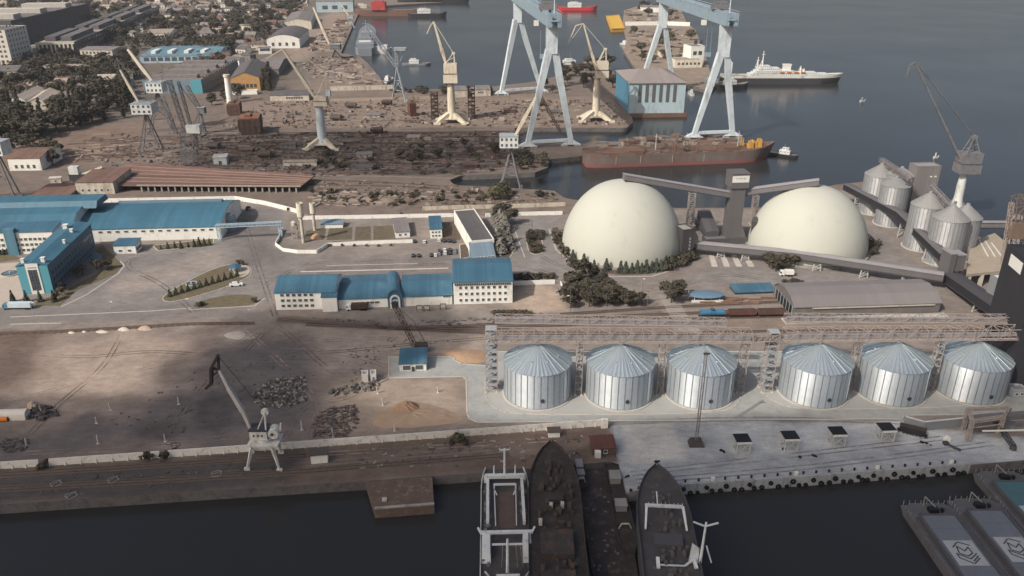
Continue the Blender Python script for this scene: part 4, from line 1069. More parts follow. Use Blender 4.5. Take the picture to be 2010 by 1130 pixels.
# ---- small yard buildings
bpx('low white hut with grey-blue roof beside the two thin chimneys', (631,448), (673,447), 440, 431, .8, 'shed', roofm=mat('grey_blue_roof', (112,130,142), .6), name='yard_hut', cat='hut')
bpx('narrow white building with deep grey roof between garden beds and parking', (777,467), (805,465), 455, 428, .8, 'shed', roofm=GREYR, win=[('F',1,2,1.2,1.2,1.8,0,1,1)], name='yard_building', cat='outbuilding')
bpx('small white kiosk with blue roof behind the parked cars', (845,468), (868,467), 450, 433, 1.2, 'gable', win=[('F',2,3,1.2,1,1.6,2.2,.6,.6)], name='yard_kiosk', cat='kiosk')
bpx('blue flat canopy roof over the track-side loading point', (1443,578), (1522,575), 573, 557, .8, 'shed', wall=STEELD, roofm=BLUER, name='loading_canopy', cat='canopy')
# oval canopy
p = G(1385,588); T = thing('oval_canopy', 'oval blue-grey canopy roof on white posts beside the blue tank wagon', 'canopy', p, .03)
z = zat(p, 577); q = MB(); n = 24; rx, ry = 8.6, 4.6
q.lathe([(0,.9),(.5,.75),(.85,.35),(1,0),(1,-.25),(0,-.2)], n); q.v = [(x*rx,y*ry,z+zz) for x,y,zz in q.v]; q.build('canopy_roof', mat('slate_canopy', (98,122,140), .5, var=.1), T, smooth=True)
for sx in (-6,-2,2,6):
    for sy in (-2.4,2.4): q = MB(); q.tube((sx,sy,0),(sx,sy,z),.18,.18,8); q.build('post', FRAMEW, T)
q = MB(); q.box(-7.5,7.5,-3.3,-3.0,.1,1.3); q.box(-7.5,7.5,3.0,3.3,.1,1.3); q.build('low_wall', FRAMEW, T)
# ---- long grey warehouse
T, L = bpx('long dark grey warehouse with a pale ridged roof beside the railway sidings', (1557,623), (1842,614), 598, 560, 4.2, 'mansard', wall=mat('warm_grey_cladding', (108,102,100), .7, var=.08, stripe=2.4), roofm=mat('warm_grey_roof', (120,115,114), .7, var=.06, scale=.05, stripe=3.0, stripe_amt=.05), name='warehouse', cat='warehouse', over=.5)
dd = list(T.children)[0].dimensions.y; h = zat(G(1700,619), 598)
q = MB(); q.box(-L/2-.08,-L/2-.02,-dd*.36,dd*.36,0,h*.8); q.build('doorway_shade', BLACKP, T)  # solid black panel painting the unlit interior, no opening is cut
for i in range(7): q = MB(); y = -dd*.4+i*dd*.8/6; q.box(-L/2-.2,-L/2-.09,y-.2,y+.2,0,h); q.build('end_post', STEELG, T)
q = MB(); q.box(-L/2+8,L/2-3,-dd/2-.25,-dd/2-.05,h-1.1,h-.5); q.build('pale_fascia', CONCL, T)
q = MB(); q.box(-L/2-6,L/2+2,-dd/2-6,-dd/2-.3,-.05,.5); q.build('loading_platform', CONCL, T)
# ---- storage domes
def dome(label, u, vfront, vtop, Rpx):
    f = G(u, vfront); R = Rpx*mpp(G(u,470)); c = f+Vector((f.x,f.y,0)).normalized()*R; h = zat(c, vtop)
    T = thing('storage_dome', label, 'dome', c, 0, 'white storage domes')
    q = MB(); pr = []
    for i in range(25):
        t = i/24*PI/2; pr.append((R*math.cos(t)**.95 if i < 24 else 0.01, h*math.sin(t)**1.02))
    q.lathe(pr, 72); q.build('dome_shell', DOMEW, T, smooth='all')
    q = MB(); q.lathe([(R+1.2,-.1),(R+1.2,1.1),(R-.5,1.15)], 72); q.build('ring_wall', CONC, T)
    return T, c, R, h
D1, c1, R1d, h1 = dome('whole white storage dome ringed by small conifers', 1217, 529, 355, 114)
D2, c2, R2d, h2d = dome('white storage dome partly hidden by grey conveyors and the long gallery', 1576, 524, 365, 109)
# ---- transfer tower and conveyor galleries
GP2 = mat('mid_grey_gallery', (112,109,110), .6, var=.08, stripe=3.0, stripe_amt=.05)
def gallery(label, pts, w=4.0, h=3.6, posts=(), m=None, roofm=None, name='conveyor_gallery', group='enclosed grey conveyor galleries', pw=.5):
    T = thing(name, label, 'conveyor', (pts[0][0], pts[0][1], 0), 0, group)
    b = MB(); r = MB(); e = MB()
    for p, q in zip(pts[:-1], pts[1:]):
        p, q = Vector(p), Vector(q); d = (q-p).normalized(); s = Vector((-d.y, d.x, 0)).normalized(); up = Vector((0,0,1))
        A = [p-s*w/2, p+s*w/2, p+s*w/2+up*h, p-s*w/2+up*h]; B = [v+(q-p) for v in A]
        b.add(A+B, [(0,1,2,3),(7,6,5,4),(0,4,5,1),(1,5,6,2),(3,2,6,7),(0,3,7,4)])
        o = .35; A = [p-s*(w/2+o)+up*(h+.02), p+s*(w/2+o)+up*(h+.02), p+up*(h+.6)]; B = [v+(q-p) for v in A]
        r.add(A+B, [(0,1,2),(5,4,3),(0,3,4,1),(1,4,5,2),(2,5,3,0)])
        e.bar(p-s*(w/2+.12)+up*.3, q-s*(w/2+.12)+up*.3, .22, .5)
    b.build('casing', m or GREYP, T, world=True); r.build('gallery_roof', roofm or GREYPL, T, world=True); e.build('side_beam', STEELD, T, world=True)
    for p in posts:
        q = MB(); z = p[2]
        for s in (-1,1):
            q.bar((p[0]+s*w*.4,p[1],0),(p[0]+s*w*.3,p[1],z),pw)
        q.bar((p[0]-w*.35,p[1],z*.5),(p[0]+w*.35,p[1],z*.5),pw*.6); q.bar((p[0]-w*.38,p[1],.2),(p[0]+w*.33,p[1],z*.5),pw*.5); q.bar((p[0]-w*.33,p[1],z*.5),(p[0]+w*.3,p[1],z-.2),pw*.5)
        q.build('trestle', mat('pale_trestle', (176,174,170), .7), T, world=True)
    return T
tb = G(1433,474); zt = zat(tb, 337)
T = thing('transfer_tower', 'slender grey transfer tower with white sign box, between the two domes', 'tower', tb, .1)
q = MB(); q.box(-3.9,3.9,-3.9,3.9,0,zt-8); q.add([(3.9,-3.9,0),(9,-3.9,0),(3.9,-3.9,12),(3.9,3.9,0),(9,3.9,0),(3.9,3.9,12)], [(0,1,2),(5,4,3),(1,4,5,2)]); q.build('tower_shaft', GREYP, T)
q = MB(); q.box(-4.9,4.9,-4.9,4.9,zt-8,zt); q.box(-5.1,5.1,-5.1,5.1,zt,zt+.4); q.build('tower_head', GREYP, T)
q = MB(); q.box(-4.7,4.7,-5.02,-4.92,zt-4.6,zt-.9); s0 = q.build('sign_board', FRAMEW, T)
q = MB()
for x in (-2.9,-1.9,-1.1,-.2,.6,1.5,2.2): q.box(x,x+.5,-5.06,-5.03,zt-2.6-random.uniform(0,.5),zt-2.1+random.uniform(0,.3))
q.build('faded_lettering', STEELG, s0)
a = c1+Vector((-1,0,h1+.6)); b = Vector((tb.x-4, tb.y, zat(tb, 387)))
gallery('grey conveyor gallery from the transfer tower to the crown of the conifer-ringed dome', [tuple(a), tuple(b)], 4.6, 3.4, m=GP2)
a = Vector((tb.x+4, tb.y+1, zat(tb, 384))); b = c2+Vector((1,0,h2d+.4))
gallery('grey conveyor gallery from the transfer tower to the crown of the second dome', [tuple(a), tuple(b)], 4.6, 3.4, m=GP2)
lt = G(1352,455); lz = zat(lt, 378); lattice_tower('grey lattice trestle holding the gallery beside the conifer-ringed dome', lt, lz, 3.4, 10, .3)
lt = G(1477,440); lattice_tower('grey lattice trestle holding the gallery at the second dome\'s edge', lt, zat(lt, 384), 3.0, 10, .25)
T, L = bpx('dark grey elevator house against the side of the conifer-ringed dome', (1336,509), (1357,506), 452, 443, 1, 'flat', depth=9, wall=mat('dark_grey_cladding', (74,71,71), .6, var=.08, stripe=1.5), roofm=CONC, name='elevator_house', cat='elevator')
q = MB(); hh = zat(G(1346,508), 452)
for i in range(4): q.box(1.0,1.9,-4.62,-4.53,5+i*1.9,6.2+i*1.9)
q.build('vertical_lettering', STEELG, T)
p = G(1488,480); T = thing('elevator_house', 'eight-sided dark grey elevator house against the second dome', 'elevator', p); hh = zat(p, 432)
q = MB(); n = 8; rr = 5.2; q.lathe([(rr,0),(rr,hh),(rr*.6,hh+1.5),(0,hh+1.6)], 8); q.build('wall', mat('dark_grey_cladding', (0,0,0)), T)
gallery('dark sloping intake gallery between the domes, closest to the conifer-ringed dome', [tuple(G(1380,425,9)), tuple(G(1398,468,2))], 7, 4, m=mat('slate_gallery', (84,82,84), .6, var=.08), roofm=mat('slate_gallery', (0,0,0)))
gallery('dark low intake shed reaching toward the foot of the transfer tower', [tuple(G(1368,432,2)), tuple(G(1392,462,2))], 6, 4, m=mat('slate_gallery', (0,0,0)), roofm=GP2)
T, L = bpx('low grey equipment hall at the foot of the transfer tower', (1385,482), (1468,478), 470, 462, .5, 'flat', wall=mat('slate_gallery', (0,0,0)), roofm=GP2, name='equipment_hall', cat='hall')
# long gallery in front of the second dome
pa = G(1362,498); pb = G(1560,521); pc = G(1846,566); za = zat(pa,487); 
pts = [(pa.x,pa.y,zat(pa,487)), (pb.x,pb.y,zat(pb,506)), (pc.x,pc.y,zat(pc,550))]
posts = []
for (u, v) in ((1416,508),(1462,512),(1514,520),(1607,537),(1703,553),(1780,560)):
    p = G(u, v); t = (p.x-pa.x)/(pc.x-pa.x); posts.append((p.x, pa.y+(pc.y-pa.y)*t, pts[0][2]+(pts[2][2]-pts[0][2])*t))
gallery('long grey gallery on pale trestles crossing in front of the second dome', pts, 5.2, 3.6, posts, m=GREYP)
# diagonal gallery along the right silos
qa = G(1656,400); qb = G(1760,458); qc = G(1846,540)
pts = [(qa.x,qa.y,zat(qa,372)), (qb.x,qb.y,zat(qb,428)), (qc.x,qc.y,zat(qc,512))]
posts = [(qa.x+(qb.x-qa.x)*t, qa.y+(qb.y-qa.y)*t, pts[0][2]+(pts[1][2]-pts[0][2])*t) for t in (.25,.7)]+[(qb.x+(qc.x-qb.x)*t, qb.y+(qc.y-qb.y)*t, pts[1][2]+(pts[2][2]-pts[1][2])*t) for t in (.1,.4,.7)]
gallery('dark diagonal gallery running along the shore silos to the quay corner', pts, 5, 3.8, posts, m=GREYPD, roofm=GREYP)
T = thing('junction_house', 'grey conveyor junction house at the corner where three galleries meet', 'tower', G(1856,552), .1); zj = zat(G(1856,552), 497)
q = MB(); q.box(-3,0,-4,4,0,zj+1); q.box(.5,5.5,-3.4,3.4,zj*.45,zj); q.build('wall', GREYP, T); q = MB(); q.box(1,1.8,-3,-2.2,0,zj*.45); q.box(4.4,5.2,-3,-2.2,0,zj*.45); q.box(4.4,5.2,2.2,3,0,zj*.45); q.build('steel_leg', STEELD, T); q = MB(); q.box(-3.2,.2,-4.2,4.2,zj+1,zj+1.4); q.box(.3,5.7,-3.6,3.6,zj,zj+.35); q.build('roof', GREYPL, T)
ga = G(1862,560); gb = G(1990,672)
gallery('wide charcoal gallery sloping from the junction house toward the charcoal tower', [(ga.x,ga.y,zat(ga,552)), (gb.x,gb.y,zat(gb,645))], 8, 4.4, [((ga.x+gb.x)/2,(ga.y+gb.y)/2,6)], m=GREYPD, roofm=mat('dark_gallery_roof', (72,70,72), .6, var=.06))
# ---- shore silos, their elevator and bridges
SHW = mat('dull_silo_wall', (158,158,158), .5, metal=.35, var=.1, scale=.4, dirt=(134,132,130), dirt_amt=.35, streak=1)
SHR = mat('dull_silo_roof', (150,148,146), .55, metal=.4, var=.08, scale=.3)
for (u, v, ve, vt, rp, lb) in ((1714,415,342,324,27.5,'shore silo at the water end of the line, farthest from the quay corner'), (1743,438,362,350,26,'shore silo next to the grey elevator on the water side'), (1804,484,401,380,30,'shore silo next to the grey elevator on the platform side'), (1847,513,427,405,31.5,'shore silo closest to the conveyor junction house')):
    c = G(u, v); R = rp*mpp(c); silo(lb, c, R, zat(c, ve), zat(c, vt)-zat(c, ve)+0.6, 'grain silos along the shore', roofm=SHR, wallm=SHW, hatch=False, n=64, stiff=28)
T, L = bpx('tall plain grey elevator block between the shore silos', (1779,432), (1825,431), 328, 325, 1, 'flat', depth=9, wall=mat('elevator_grey', (122,118,116), .7, var=.06, stripe=1.5), roofm=GREYPL, name='elevator_block', cat='tower')
q = MB(); hh = zat(G(1800,431), 328)
for x in (1.5,4.2): q.box(x,x+1.4,-4.62,-4.52,hh-6,hh-5.2)
q.build('slit_window', FRAMEW, T)
def trb(label, p, q, w=2.6, h=2.4, seg=12, t=.22): 
    T = thing('conveyor_truss_bridge', label, 'conveyor', (p+q)/2, 0, 'lattice conveyor bridges over the shore silos'); b = MB(); b.truss(p, q, w, h, seg, t); b.build('truss', mat('grey_truss', (124,118,116), .7), T, world=True)
    b = MB(); b.bar(p, q, 1.4, .9); b.build('belt_casing', GREYPL, T, world=True)
    b = MB()
    for f in (.05, .5, .95):
        m = p.lerp(q, f); b.bar(m-Vector((.8,0,0)), Vector((m.x-.8,m.y,m.z-7)), .3); b.bar(m+Vector((.8,0,0)), Vector((m.x+.8,m.y,m.z-7)), .3)
    b.build('support_leg', MATS['grey_truss'], T, world=True)
a = G(1716,412); b = G(1756,446)
trb('dark lattice conveyor bridge over the pair of water-end shore silos', Vector((a.x,a.y+4,zat(a,316))), Vector((b.x+3,b.y,zat(b,350))))
a = G(1802,480); b = G(1868,520)
trb('dark lattice conveyor bridge over the platform-side pair of shore silos', Vector((a.x+2,a.y+4,zat(a,368))), Vector((b.x+1,b.y+2,zat(b,432))))
# ---- platform, sloping loader galleries and lattice loader at the right shore
P = [G(1898,500), G(1946,482), G(1990,520), G(1984,556), G(1890,566)]
T = thing('loading_platform', 'raised tan concrete platform on stub columns beside the shore silos', 'platform', P[0])
q = MB(); q.prism([(p.x,p.y) for p in P], 6.2, 7.6); q.build('deck_slab', mat('tan_concrete', (156,144,128), .9, var=.12), T, world=True)
for (u, v) in ((1900,566),(1925,564),(1955,562),(1978,558),(1960,520)):
    p = G(u, v); q = MB(); q.box(p.x-.8,p.x+.8,p.y+.8,p.y+2.2,0,6.2); q.build('column', CONCL, T, world=True)
q = MB()
for i in range(3): a = G(1904+i*12,497+i*3); b = G(1932+i*14,530+i); q.bar(Vector((a.x+3,a.y,7.9)), Vector((b.x,b.y,7.9)), .5)
q.build('pipe', FRAMEW, T, world=True)
a, b = G(1908,470), G(1975,462); gallery('pale grey shiploader gallery reaching out over the water beyond the platform', [(a.x,a.y,zat(a,446)),(b.x,b.y,zat(b,446))], 4, 3.4, m=mat('pale_gallery', (142,136,132), .6), roofm=GREYPL)
a, b = G(1976,540), G(1986,470); gallery('grey inclined gallery standing steeply beside the brown lattice loader', [(a.x,a.y,zat(a,510)),(b.x,b.y,zat(b,432))], 4, 3.0, m=GP2)
p = G(1990,560); T = thing('ship_loader', 'brown lattice ship loader leaning at the frame edge above dark water', 'loader', p)
q = MB(); q.truss(at(1968,520,p.y), at(1986,398,p.y), 1.6, 1.6, 10, .25); q.build('inclined_leg', LATT, T, world=True)
q = MB(); q.truss(at(1998,520,p.y), at(2000,385,p.y), 4.5, 4.5, 8, .35); q.build('tower_frame', mat('brown_loader_steel', (112,96,84), .7), T, world=True)
q = MB(); c0 = at(1998,446,p.y); q.box(c0.x-4,c0.x+5,c0.y-3,c0.y+3,c0.z-5,c0.z+3); q.build('loader_cabin', mat('brown_loader_steel', (0,0,0)), T, world=True)
slew_crane('grey harbour crane with a box cab, standing beyond the shore silos', (1874,418), 1886, (338,298), (40,30), ((1890,322),(1796,122),3.4,2.2), GREYC, WHITEC, jib=[(1796,122),(1786,128),(1780,150)], mast=(1912,268), tie=[(1912,268),(1800,124)], skirt=(44,24), colr=2.6, name='harbour_crane', house_off=10)
# ---- chimneys, pipe bridge, walls
for (u, v, vt, vm, r, lb) in ((596,476,398,428,1.9,'thick-topped thin chimney standing in front of its twin'), (618,452,398,421,1.7,'thick-topped thin chimney standing behind its twin')):
    p = G(u, v); T = thing('chimney', lb, 'chimney', p); z = zat(p, vt); zm = zat(p, vm); q = MB()
    q.lathe([(1.0,0),(.85,zm)], 16); q.build('chimney_shaft', OLDW, T, smooth=True)
    q = MB(); q.lathe([(.8,zm),(r,zm+1),(r,z),(r*.75,z+.02),(r*.75,z-1)], 16); q.build('chimney_head', CREAM, T, smooth=True)
p = G(580,468); T = thing('water_tank', 'small round white tank on a frame by the curved white wall', 'tank', p); q = MB(); q.lathe([(0,8),(1.5,8.1),(1.6,10),(0,11)], 16); q.build('tank_shell', OLDW, T, smooth=True)
q = MB(); q.truss((0,0,0),(0,0,8),3,3,3,.25); q.build('tank_frame', LATT, T)
q = MB(); q.lathe([(3.6,0),(2.6,1.4),(1.2,2.3),(0,2.6)], 14); solo('sand_heap', q, SAND, 'small tan heap of sand between the chimneys and the hut', 'heap', G(622,466))
p = G(490,466); T = thing('pipe_bridge', 'pale blue pipe bridge spanning the road from the workshop\'s rounded end', 'pipe bridge', p)
a, b = G(428,472), G(556,466); za, zb2 = zat(a,446), zat(b,440); q = MB()
for dz in (0, 1.6): 
    for s in (-.9,.9): q.bar(a+Vector((0,s,za+dz)), b+Vector((0,s,zb2+dz)), .3)
for i in range(17):
    t = i/16; m = a.lerp(b, t); zz = za+(zb2-za)*t; q.bar(m+Vector((0,-.9,zz)), m+Vector((0,-.9,zz+1.6)), .18); q.bar(m+Vector((0,-.9,zz)), m+Vector((0,.9,zz)), .2)
q.build('pipe_rack', mat('pale_blue_pipe', (168,188,198), .6), T, world=True)
q = MB(); q.tube(a+Vector((0,0,za+.5)), b+Vector((0,0,zb2+.5)), .5, .5, 10); q.tube(a+Vector((0,.8,za+.4)), b+Vector((0,.8,zb2+.4)), .35, .35, 8); q.build('pipe', mat('silver_pipe', (150,164,172), .4, metal=.3), T, world=True)
for t in (.03,.5 if False else .97):
    m = a.lerp(b, t); q = MB(); q.truss(m, m+Vector((0,0,za)), 1.6, 1.6, 4, .22); q.build('pylon', mat('pale_blue_pipe', (0,0,0)), T, world=True)
fence('long white boundary wall behind the blue-roofed workshop', [(-120,407),(0,401.5),(200,397.5),(462,392.5),(520,402),(584,418)], 2.8, WHITE, posts=6)
fence('white boundary wall behind the garden beds and grey-roofed shed', [(587,431),(640,430),(760,428),(905,425)], 2.4, WHITE, posts=5)
fence('white boundary wall between the row of conifers and the domed store', [(953,425.5),(1020,423),(1104,421)], 2.4, WHITE, posts=5)
fence('low curved white wall around the chimneys and garden beds', [(556,452),(548,470),(541,482),(556,493),(585,497),(622,497),(644,483),(700,480),(810,476)], 2.0, WHITE, th=.35)
fence('short white wall running from the tall office toward the trees', [(1008,560),(1050,558.5),(1089,557)], 2.4, WHITE)
fence('long pale concrete wall on the shipyard side of the terminal road', [(830,413),(900,410),(1000,408),(1110,404)], 2.6, OLDW, posts=6)
# cars
def car(label, p, rz, m, group):
    T = thing('parked_car', label, 'car', p, rz, group)
    b = MB(); b.hull8([(-2.1,-.85,.3),(2.1,-.85,.3),(2.1,.85,.3),(-2.1,.85,.3)], [(-2.15,-.82,.9),(2.1,-.82,.85),(2.1,.82,.85),(-2.15,.82,.9)]); b.hull8([(-1.6,-.75,.88),(1.0,-.75,.86),(1.0,.75,.86),(-1.6,.75,.88)], [(-1.2,-.62,1.42),(.4,-.62,1.42),(.4,.62,1.42),(-1.2,.62,1.42)])
    b.build('car_shell', m, T)
    g = MB(); g.hull8([(-1.62,-.72,.95),(1.02,-.72,.95),(1.02,.72,.95),(-1.62,.72,.95)], [(-1.3,-.64,1.34),(.52,-.64,1.34),(.52,.64,1.34),(-1.3,.64,1.34)]); g.build('glazing', GLASS, T)
    for sx in (-1.3,1.3):
        for sy in (-.8,.8): w = MB(); w.tube((sx,sy-.1,.32),(sx,sy+.1,.32),.32,.32,12); w.build('wheel', TYREM, T)
    return T
CARP = [mat('car_white', (214,214,210), .35, spec=.5), mat('car_black', (32,33,36), .35, spec=.5), mat('car_silver', (150,152,156), .35, metal=.4), mat('car_dark_red', (96,40,40), .35, spec=.5)]
rowA = [(814,475,1),(833,476,0),(862,473,0),(872,474,1),(882,474,1),(891,475,1)]; rowB = [(811,503,1),(822,503,1),(847,502,1),(855,502,0),(863,494,1),(874,498,0),(883,498,1),(893,497,2),(883,492,1),(893,492,2),(873,492,0),(862,500,2)]
cn = ['white', 'black', 'silver', 'dark red']
for r, lb in ((rowA, 'in the row beside the kiosk'), (rowB, 'in the open car park by the grey shed')):
    for i, (u, v, c) in enumerate(r):
        car(f'{cn[c]} car parked {lb}', G(u, v), 1.67+random.uniform(-.05,.05), CARP[c], 'cars in the terminal car park')
car('white van parked beside the traffic island\'s tree row', G(464,561), .25, CARP[0], 'vehicles near the traffic island').scale = (1.5,1.2,1.6)
def truck(label, p, rz, m, L=9, cab=None, name='lorry', group=None):
    T = thing(name, label, 'lorry', p, rz, group); b = MB(); b.box(-L/2,L/2-2.6,-1.25,1.25,1.1,3.3); b.build('cargo_box', m, T)
    c = MB(); c.hull8([(L/2-2.3,-1.2,.6),(L/2,-1.2,.6),(L/2,1.2,.6),(L/2-2.3,1.2,.6)],[(L/2-2.3,-1.15,2.9),(L/2-.4,-1.15,2.9),(L/2-.4,1.15,2.9),(L/2-2.3,1.15,2.9)]); co = c.build('cab', cab or FRAMEW, T)
    g = MB(); g.hull8([(L/2-1.0,-1.22,1.7),(L/2-.12,-1.22,1.7),(L/2-.12,1.22,1.7),(L/2-1.0,1.22,1.7)],[(L/2-1.0,-1.19,2.5),(L/2-.3,-1.19,2.5),(L/2-.3,1.19,2.5),(L/2-1.0,1.19,2.5)]); g.build('cab_window', GLASS, co)
    c = MB(); c.box(-L/2,L/2-.3,-.5,.5,.6,1.05); c.build('chassis', BLACKP, T)
    for x in (-L/2+1.2,-L/2+2.5,L/2-1.2):
        for s in (-1.05,1.05): w = MB(); w.tube((x,s-.15,.5),(x,s+.15,.5),.5,.5,12); w.build('wheel', TYREM, T)
    return T
truck('long bus-like white lorry with blue-grey top stopped before the cyan-ended office', G(36,606), PI+.04, mat('white_blue_van', (186,198,206), .5), 13, cab=BLUEW)
truck('dark lorry with a scrap load parked before the low gatehouse wing', G(701,608), PI+.05, RUSTD, 10, cab=WHITEC)
truck('white tanker lorry parked beneath the long gallery near bushes', G(1543,541), PI-.08, FRAMEW, 7)
for (u, v, lb) in ((824,611,'left'),(838,611,'middle'),(870,608,'right')):
    T = thing('notice_stand', f'dark notice frame before the gatehouse wing, {lb} one of three', 'frame', G(u,v), .05, 'notice frames')
    q = MB()
    for s in (-1.3,1.3): q.bar((s,0,0),(s,0,3.2),.25)
    q.bar((-1.3,0,3.1),(1.3,0,3.1),.25); q.build('support', RUSTD, T); q = MB(); q.box(-1.15,1.15,-.05,.05,1.3,2.9); q.build('board', CONCL, T)
# wagons in the siding
rz = aim((1310,626),(1560,620))
wagon('blue tank wagon standing on the siding before the oval canopy', G(1397,623), rz, 11.5, mat('blue_tank_paint', (62,110,138), .45, var=.12), 'tank')
wagon('red-brown open wagon between the blue tank wagon and another wagon', G(1455,621), rz, 12.5, mat('red_brown_wagon', (104,70,61), .8, var=.2), 'hopper', H=2.2)
wagon('dull brown open wagon coupled at the grey warehouse end of the short train', G(1513,620), rz, 12.5, mat('dull_brown_wagon', (98,76,66), .8, var=.2), 'hopper', H=2.2)
q = MB(); rg = random.Random(4)
for i in range(26): 
    x = rg.uniform(-22,22); y = rg.uniform(-3.5,3.5); q.box(x-rg.uniform(1,4),x+rg.uniform(1,4),y-.3,y+.3,0,rg.uniform(.4,1.3))
o = q.build('timber_debris', mat('brown_timber', (122,94,78), .9, var=.3)); o.location = G(1476,592); o['kind'] = 'stuff'
# gantry pipe on posts near the crossing
T = thing('overhead_pipe', 'thin pale overhead pipe on slim posts crossing near the level crossing', 'pipe', G(1290,590)); q = MB(); a, b = G(1262,596), G(1352,588); q.bar(a+Vector((0,0,5.6)), b+Vector((0,0,5.6)), .3)
q.build('pipe', LATT, T, world=True)
for t in (.02,.1,.6,.98): m = a.lerp(b,t); q = MB(); q.bar(m, m+Vector((0,0,5.6)), .3); q.build('post', LATT, T, world=True)
# ================================================================= shipyard: gantries, cranes, ships
def shore_silo_extra():
    for (u, v, ve, vt, rp, lb) in ((1752,424,341,331,26,'shore silo half hidden behind its neighbours on the water side'), (1876,503,424,404,29,'shore silo half hidden behind the one nearest the junction house')):
        c = G(u, v); R = rp*mpp(c); silo(lb, c, R, zat(c, ve), zat(c, vt)-zat(c, ve)+.6, 'grain silos along the shore', roofm=SHR, wallm=SHW, hatch=False, n=64, stiff=28)
shore_silo_extra()
def gantry(label, nf, ff, napex, fapex, vsplit, whead):
    a0, a1 = G(*nf[0]), G(*nf[1]); b0, b1 = G(*ff[0]), G(*ff[1]); Yn = (a0.y+a1.y)/2; Yf = (b0.y+b1.y)/2
    N = at(*napex, Yn); Fp = at(*fapex, Yf); zb = N.z; Fp.z = zb
    T = thing('gantry_crane', label, 'gantry crane', (a0+a1)/2, 0, 'giant pale blue shipyard gantry cranes')
    for (f0, f1, ap, vs) in ((a0,a1,N,vsplit), (b0,b1,Fp,None)):
        zs = zat((ap.x, ap.y), vs) if vs else zsp
        zsp = zs
        top = Vector((ap.x, ap.y, zs))
        for f in (f0, f1):
            d = Vector((f.x-ap.x, f.y-ap.y, 0)).normalized(); q = MB(); q.bar(f+Vector((0,0,3)), top+d*2.2, 3.0, 3.6, 4.6); q.build('leg', BLUEC, T, world=True)
            k = MB(); k.hull8([f+Vector((x,y,1.4)) for x, y in ((-8,-1.6),(8,-1.6),(8,1.6),(-8,1.6))], [f+Vector((x,y,5)) for x, y in ((-2,-1.2),(2,-1.2),(2,1.2),(-2,1.2))])
            for x in (-7,-4,4,7): k.box(f.x+x-1.2,f.x+x+1.2,f.y-.8,f.y+.8,.05,1.6)
            k.build('bogie', BLUEC, T, world=True)
        q = MB(); q.bar(f0+Vector((0,0,5)), f1+Vector((0,0,5)), 2.2, 2.4); q.build('sill_beam', BLUEC, T, world=True)
        q = MB(); q.hull8([top+Vector((x,y,-3)) for x, y in ((-4.4,-2.6),(4.4,-2.6),(4.4,2.6),(-4.4,2.6))], [Vector((ap.x+x, ap.y+y, zb-4.2)) for x, y in ((-whead,-3),(whead,-3),(whead,3),(-whead,3))]); q.build('leg_head', BLUEC, T, world=True)
    d = (Fp-N).normalized(); s = Vector((-d.y, d.x, 0)).normalized(); q = MB()
    A, B = N-d*14+Vector((0,0,1)), Fp+d*16+Vector((0,0,1))
    for o in (-3.6, 3.6): q.bar(A+s*o, B+s*o, 3.0, 9.5)
    for i in range(13): m = A.lerp(B, i/12); q.bar(m-s*3.6, m+s*3.6, 1.2, 1.2)
    q.build('bridge_girder', BLUEC2, T, world=True)
    q = MB()
    for o in (-5.4, 5.4):
        for z in (4.5, 6.0): q.bar(A+s*o+Vector((0,0,z)), B+s*o+Vector((0,0,z)), .16)
    q.build('handrail', BLUEC, T, world=True)
    m = N.lerp(Fp, .1)+Vector((0,0,6.2)); q = MB(); q.box(m.x-7,m.x+7,m.y-4,m.y+4,m.z,m.z+4.5); q.box(m.x-5,m.x+5,m.y-3,m.y+3,m.z+4.6,m.z+6); q.build('trolley_house', GREYC, T, world=True)
    m = N.lerp(Fp, .2); q = MB(); c = m+s*6+Vector((0,0,-8.5)); q.box(c.x-2,c.x+2,c.y-2,c.y+2,c.z,c.z+4); q.build('operator_cab', FRAMEW, T, world=True)
    q = MB()
    for o in (-2,2): q.tube(m+Vector((o,0,-3)), Vector((m.x+o, m.y, zb-32)), .18, .18, 6)
    q.box(m.x-2.6,m.x+2.6,m.y-1,m.y+1,zb-35,zb-31.5); q.build('hoist_block', BLUEC2, T, world=True)
    m = N+Vector((1.5,0,5)); q = MB(); q.tube(m, m+Vector((0,0,12)), .5, .3, 8); q.build('mast', BLUEC, T, world=True)
gantry('giant pale blue gantry crane over the dry dock, its near legs beside the cream crane', ((1035,290),(1121,286)), ((984,186),(1062,181)), (1084,40), (1016,0), 97, 4.6)
gantry('giant pale blue gantry crane standing over the rusty hulk and the blue floating shed', ((1361,272),(1437,269)), ((1254,181),(1322,178)), (1427,38), (1304,0), 104, 4.8)
# ---- slewing cranes
slew_crane('cream slewing crane with round house, beside the water between two stair towers', (887,240), 885, (161,124), (27,24), ((875,124),(851,42),6,3), CREAMC, jib=[(851,42),(845,50),(838,66)], tie=[(890,104),(852,43)], mast=(890,104), skirt=(54,16), colr=3.6, name='slewing_crane', group='slewing shipyard cranes')
slew_crane('cream slewing crane with a drooping jib, standing by the blue floating shed', (1169,236), 1171, (151,120), (24,22), ((1172,142),(1145,46),5,2.6), CREAMC, jib=[(1145,46),(1130,50),(1115,86)], tie=[(1188,96),(1146,47)], mast=(1188,96), skirt=(56,16), colr=3.4, house_off=10, name='slewing_crane', group='slewing shipyard cranes')
slew_crane('cream crane on a blue column, its double arm leaning toward the town', (634,290), 631, (206,188), (26,22), ((617,190),(556,98),6,4), CREAMC, BLUEC, jib=[(556,96),(540,104),(524,114)], tie=[(643,146),(580,96)], mast=(641,146), counter=(645,182), skirt=(56,16), colr=3.6, name='slewing_crane', group='slewing shipyard cranes')
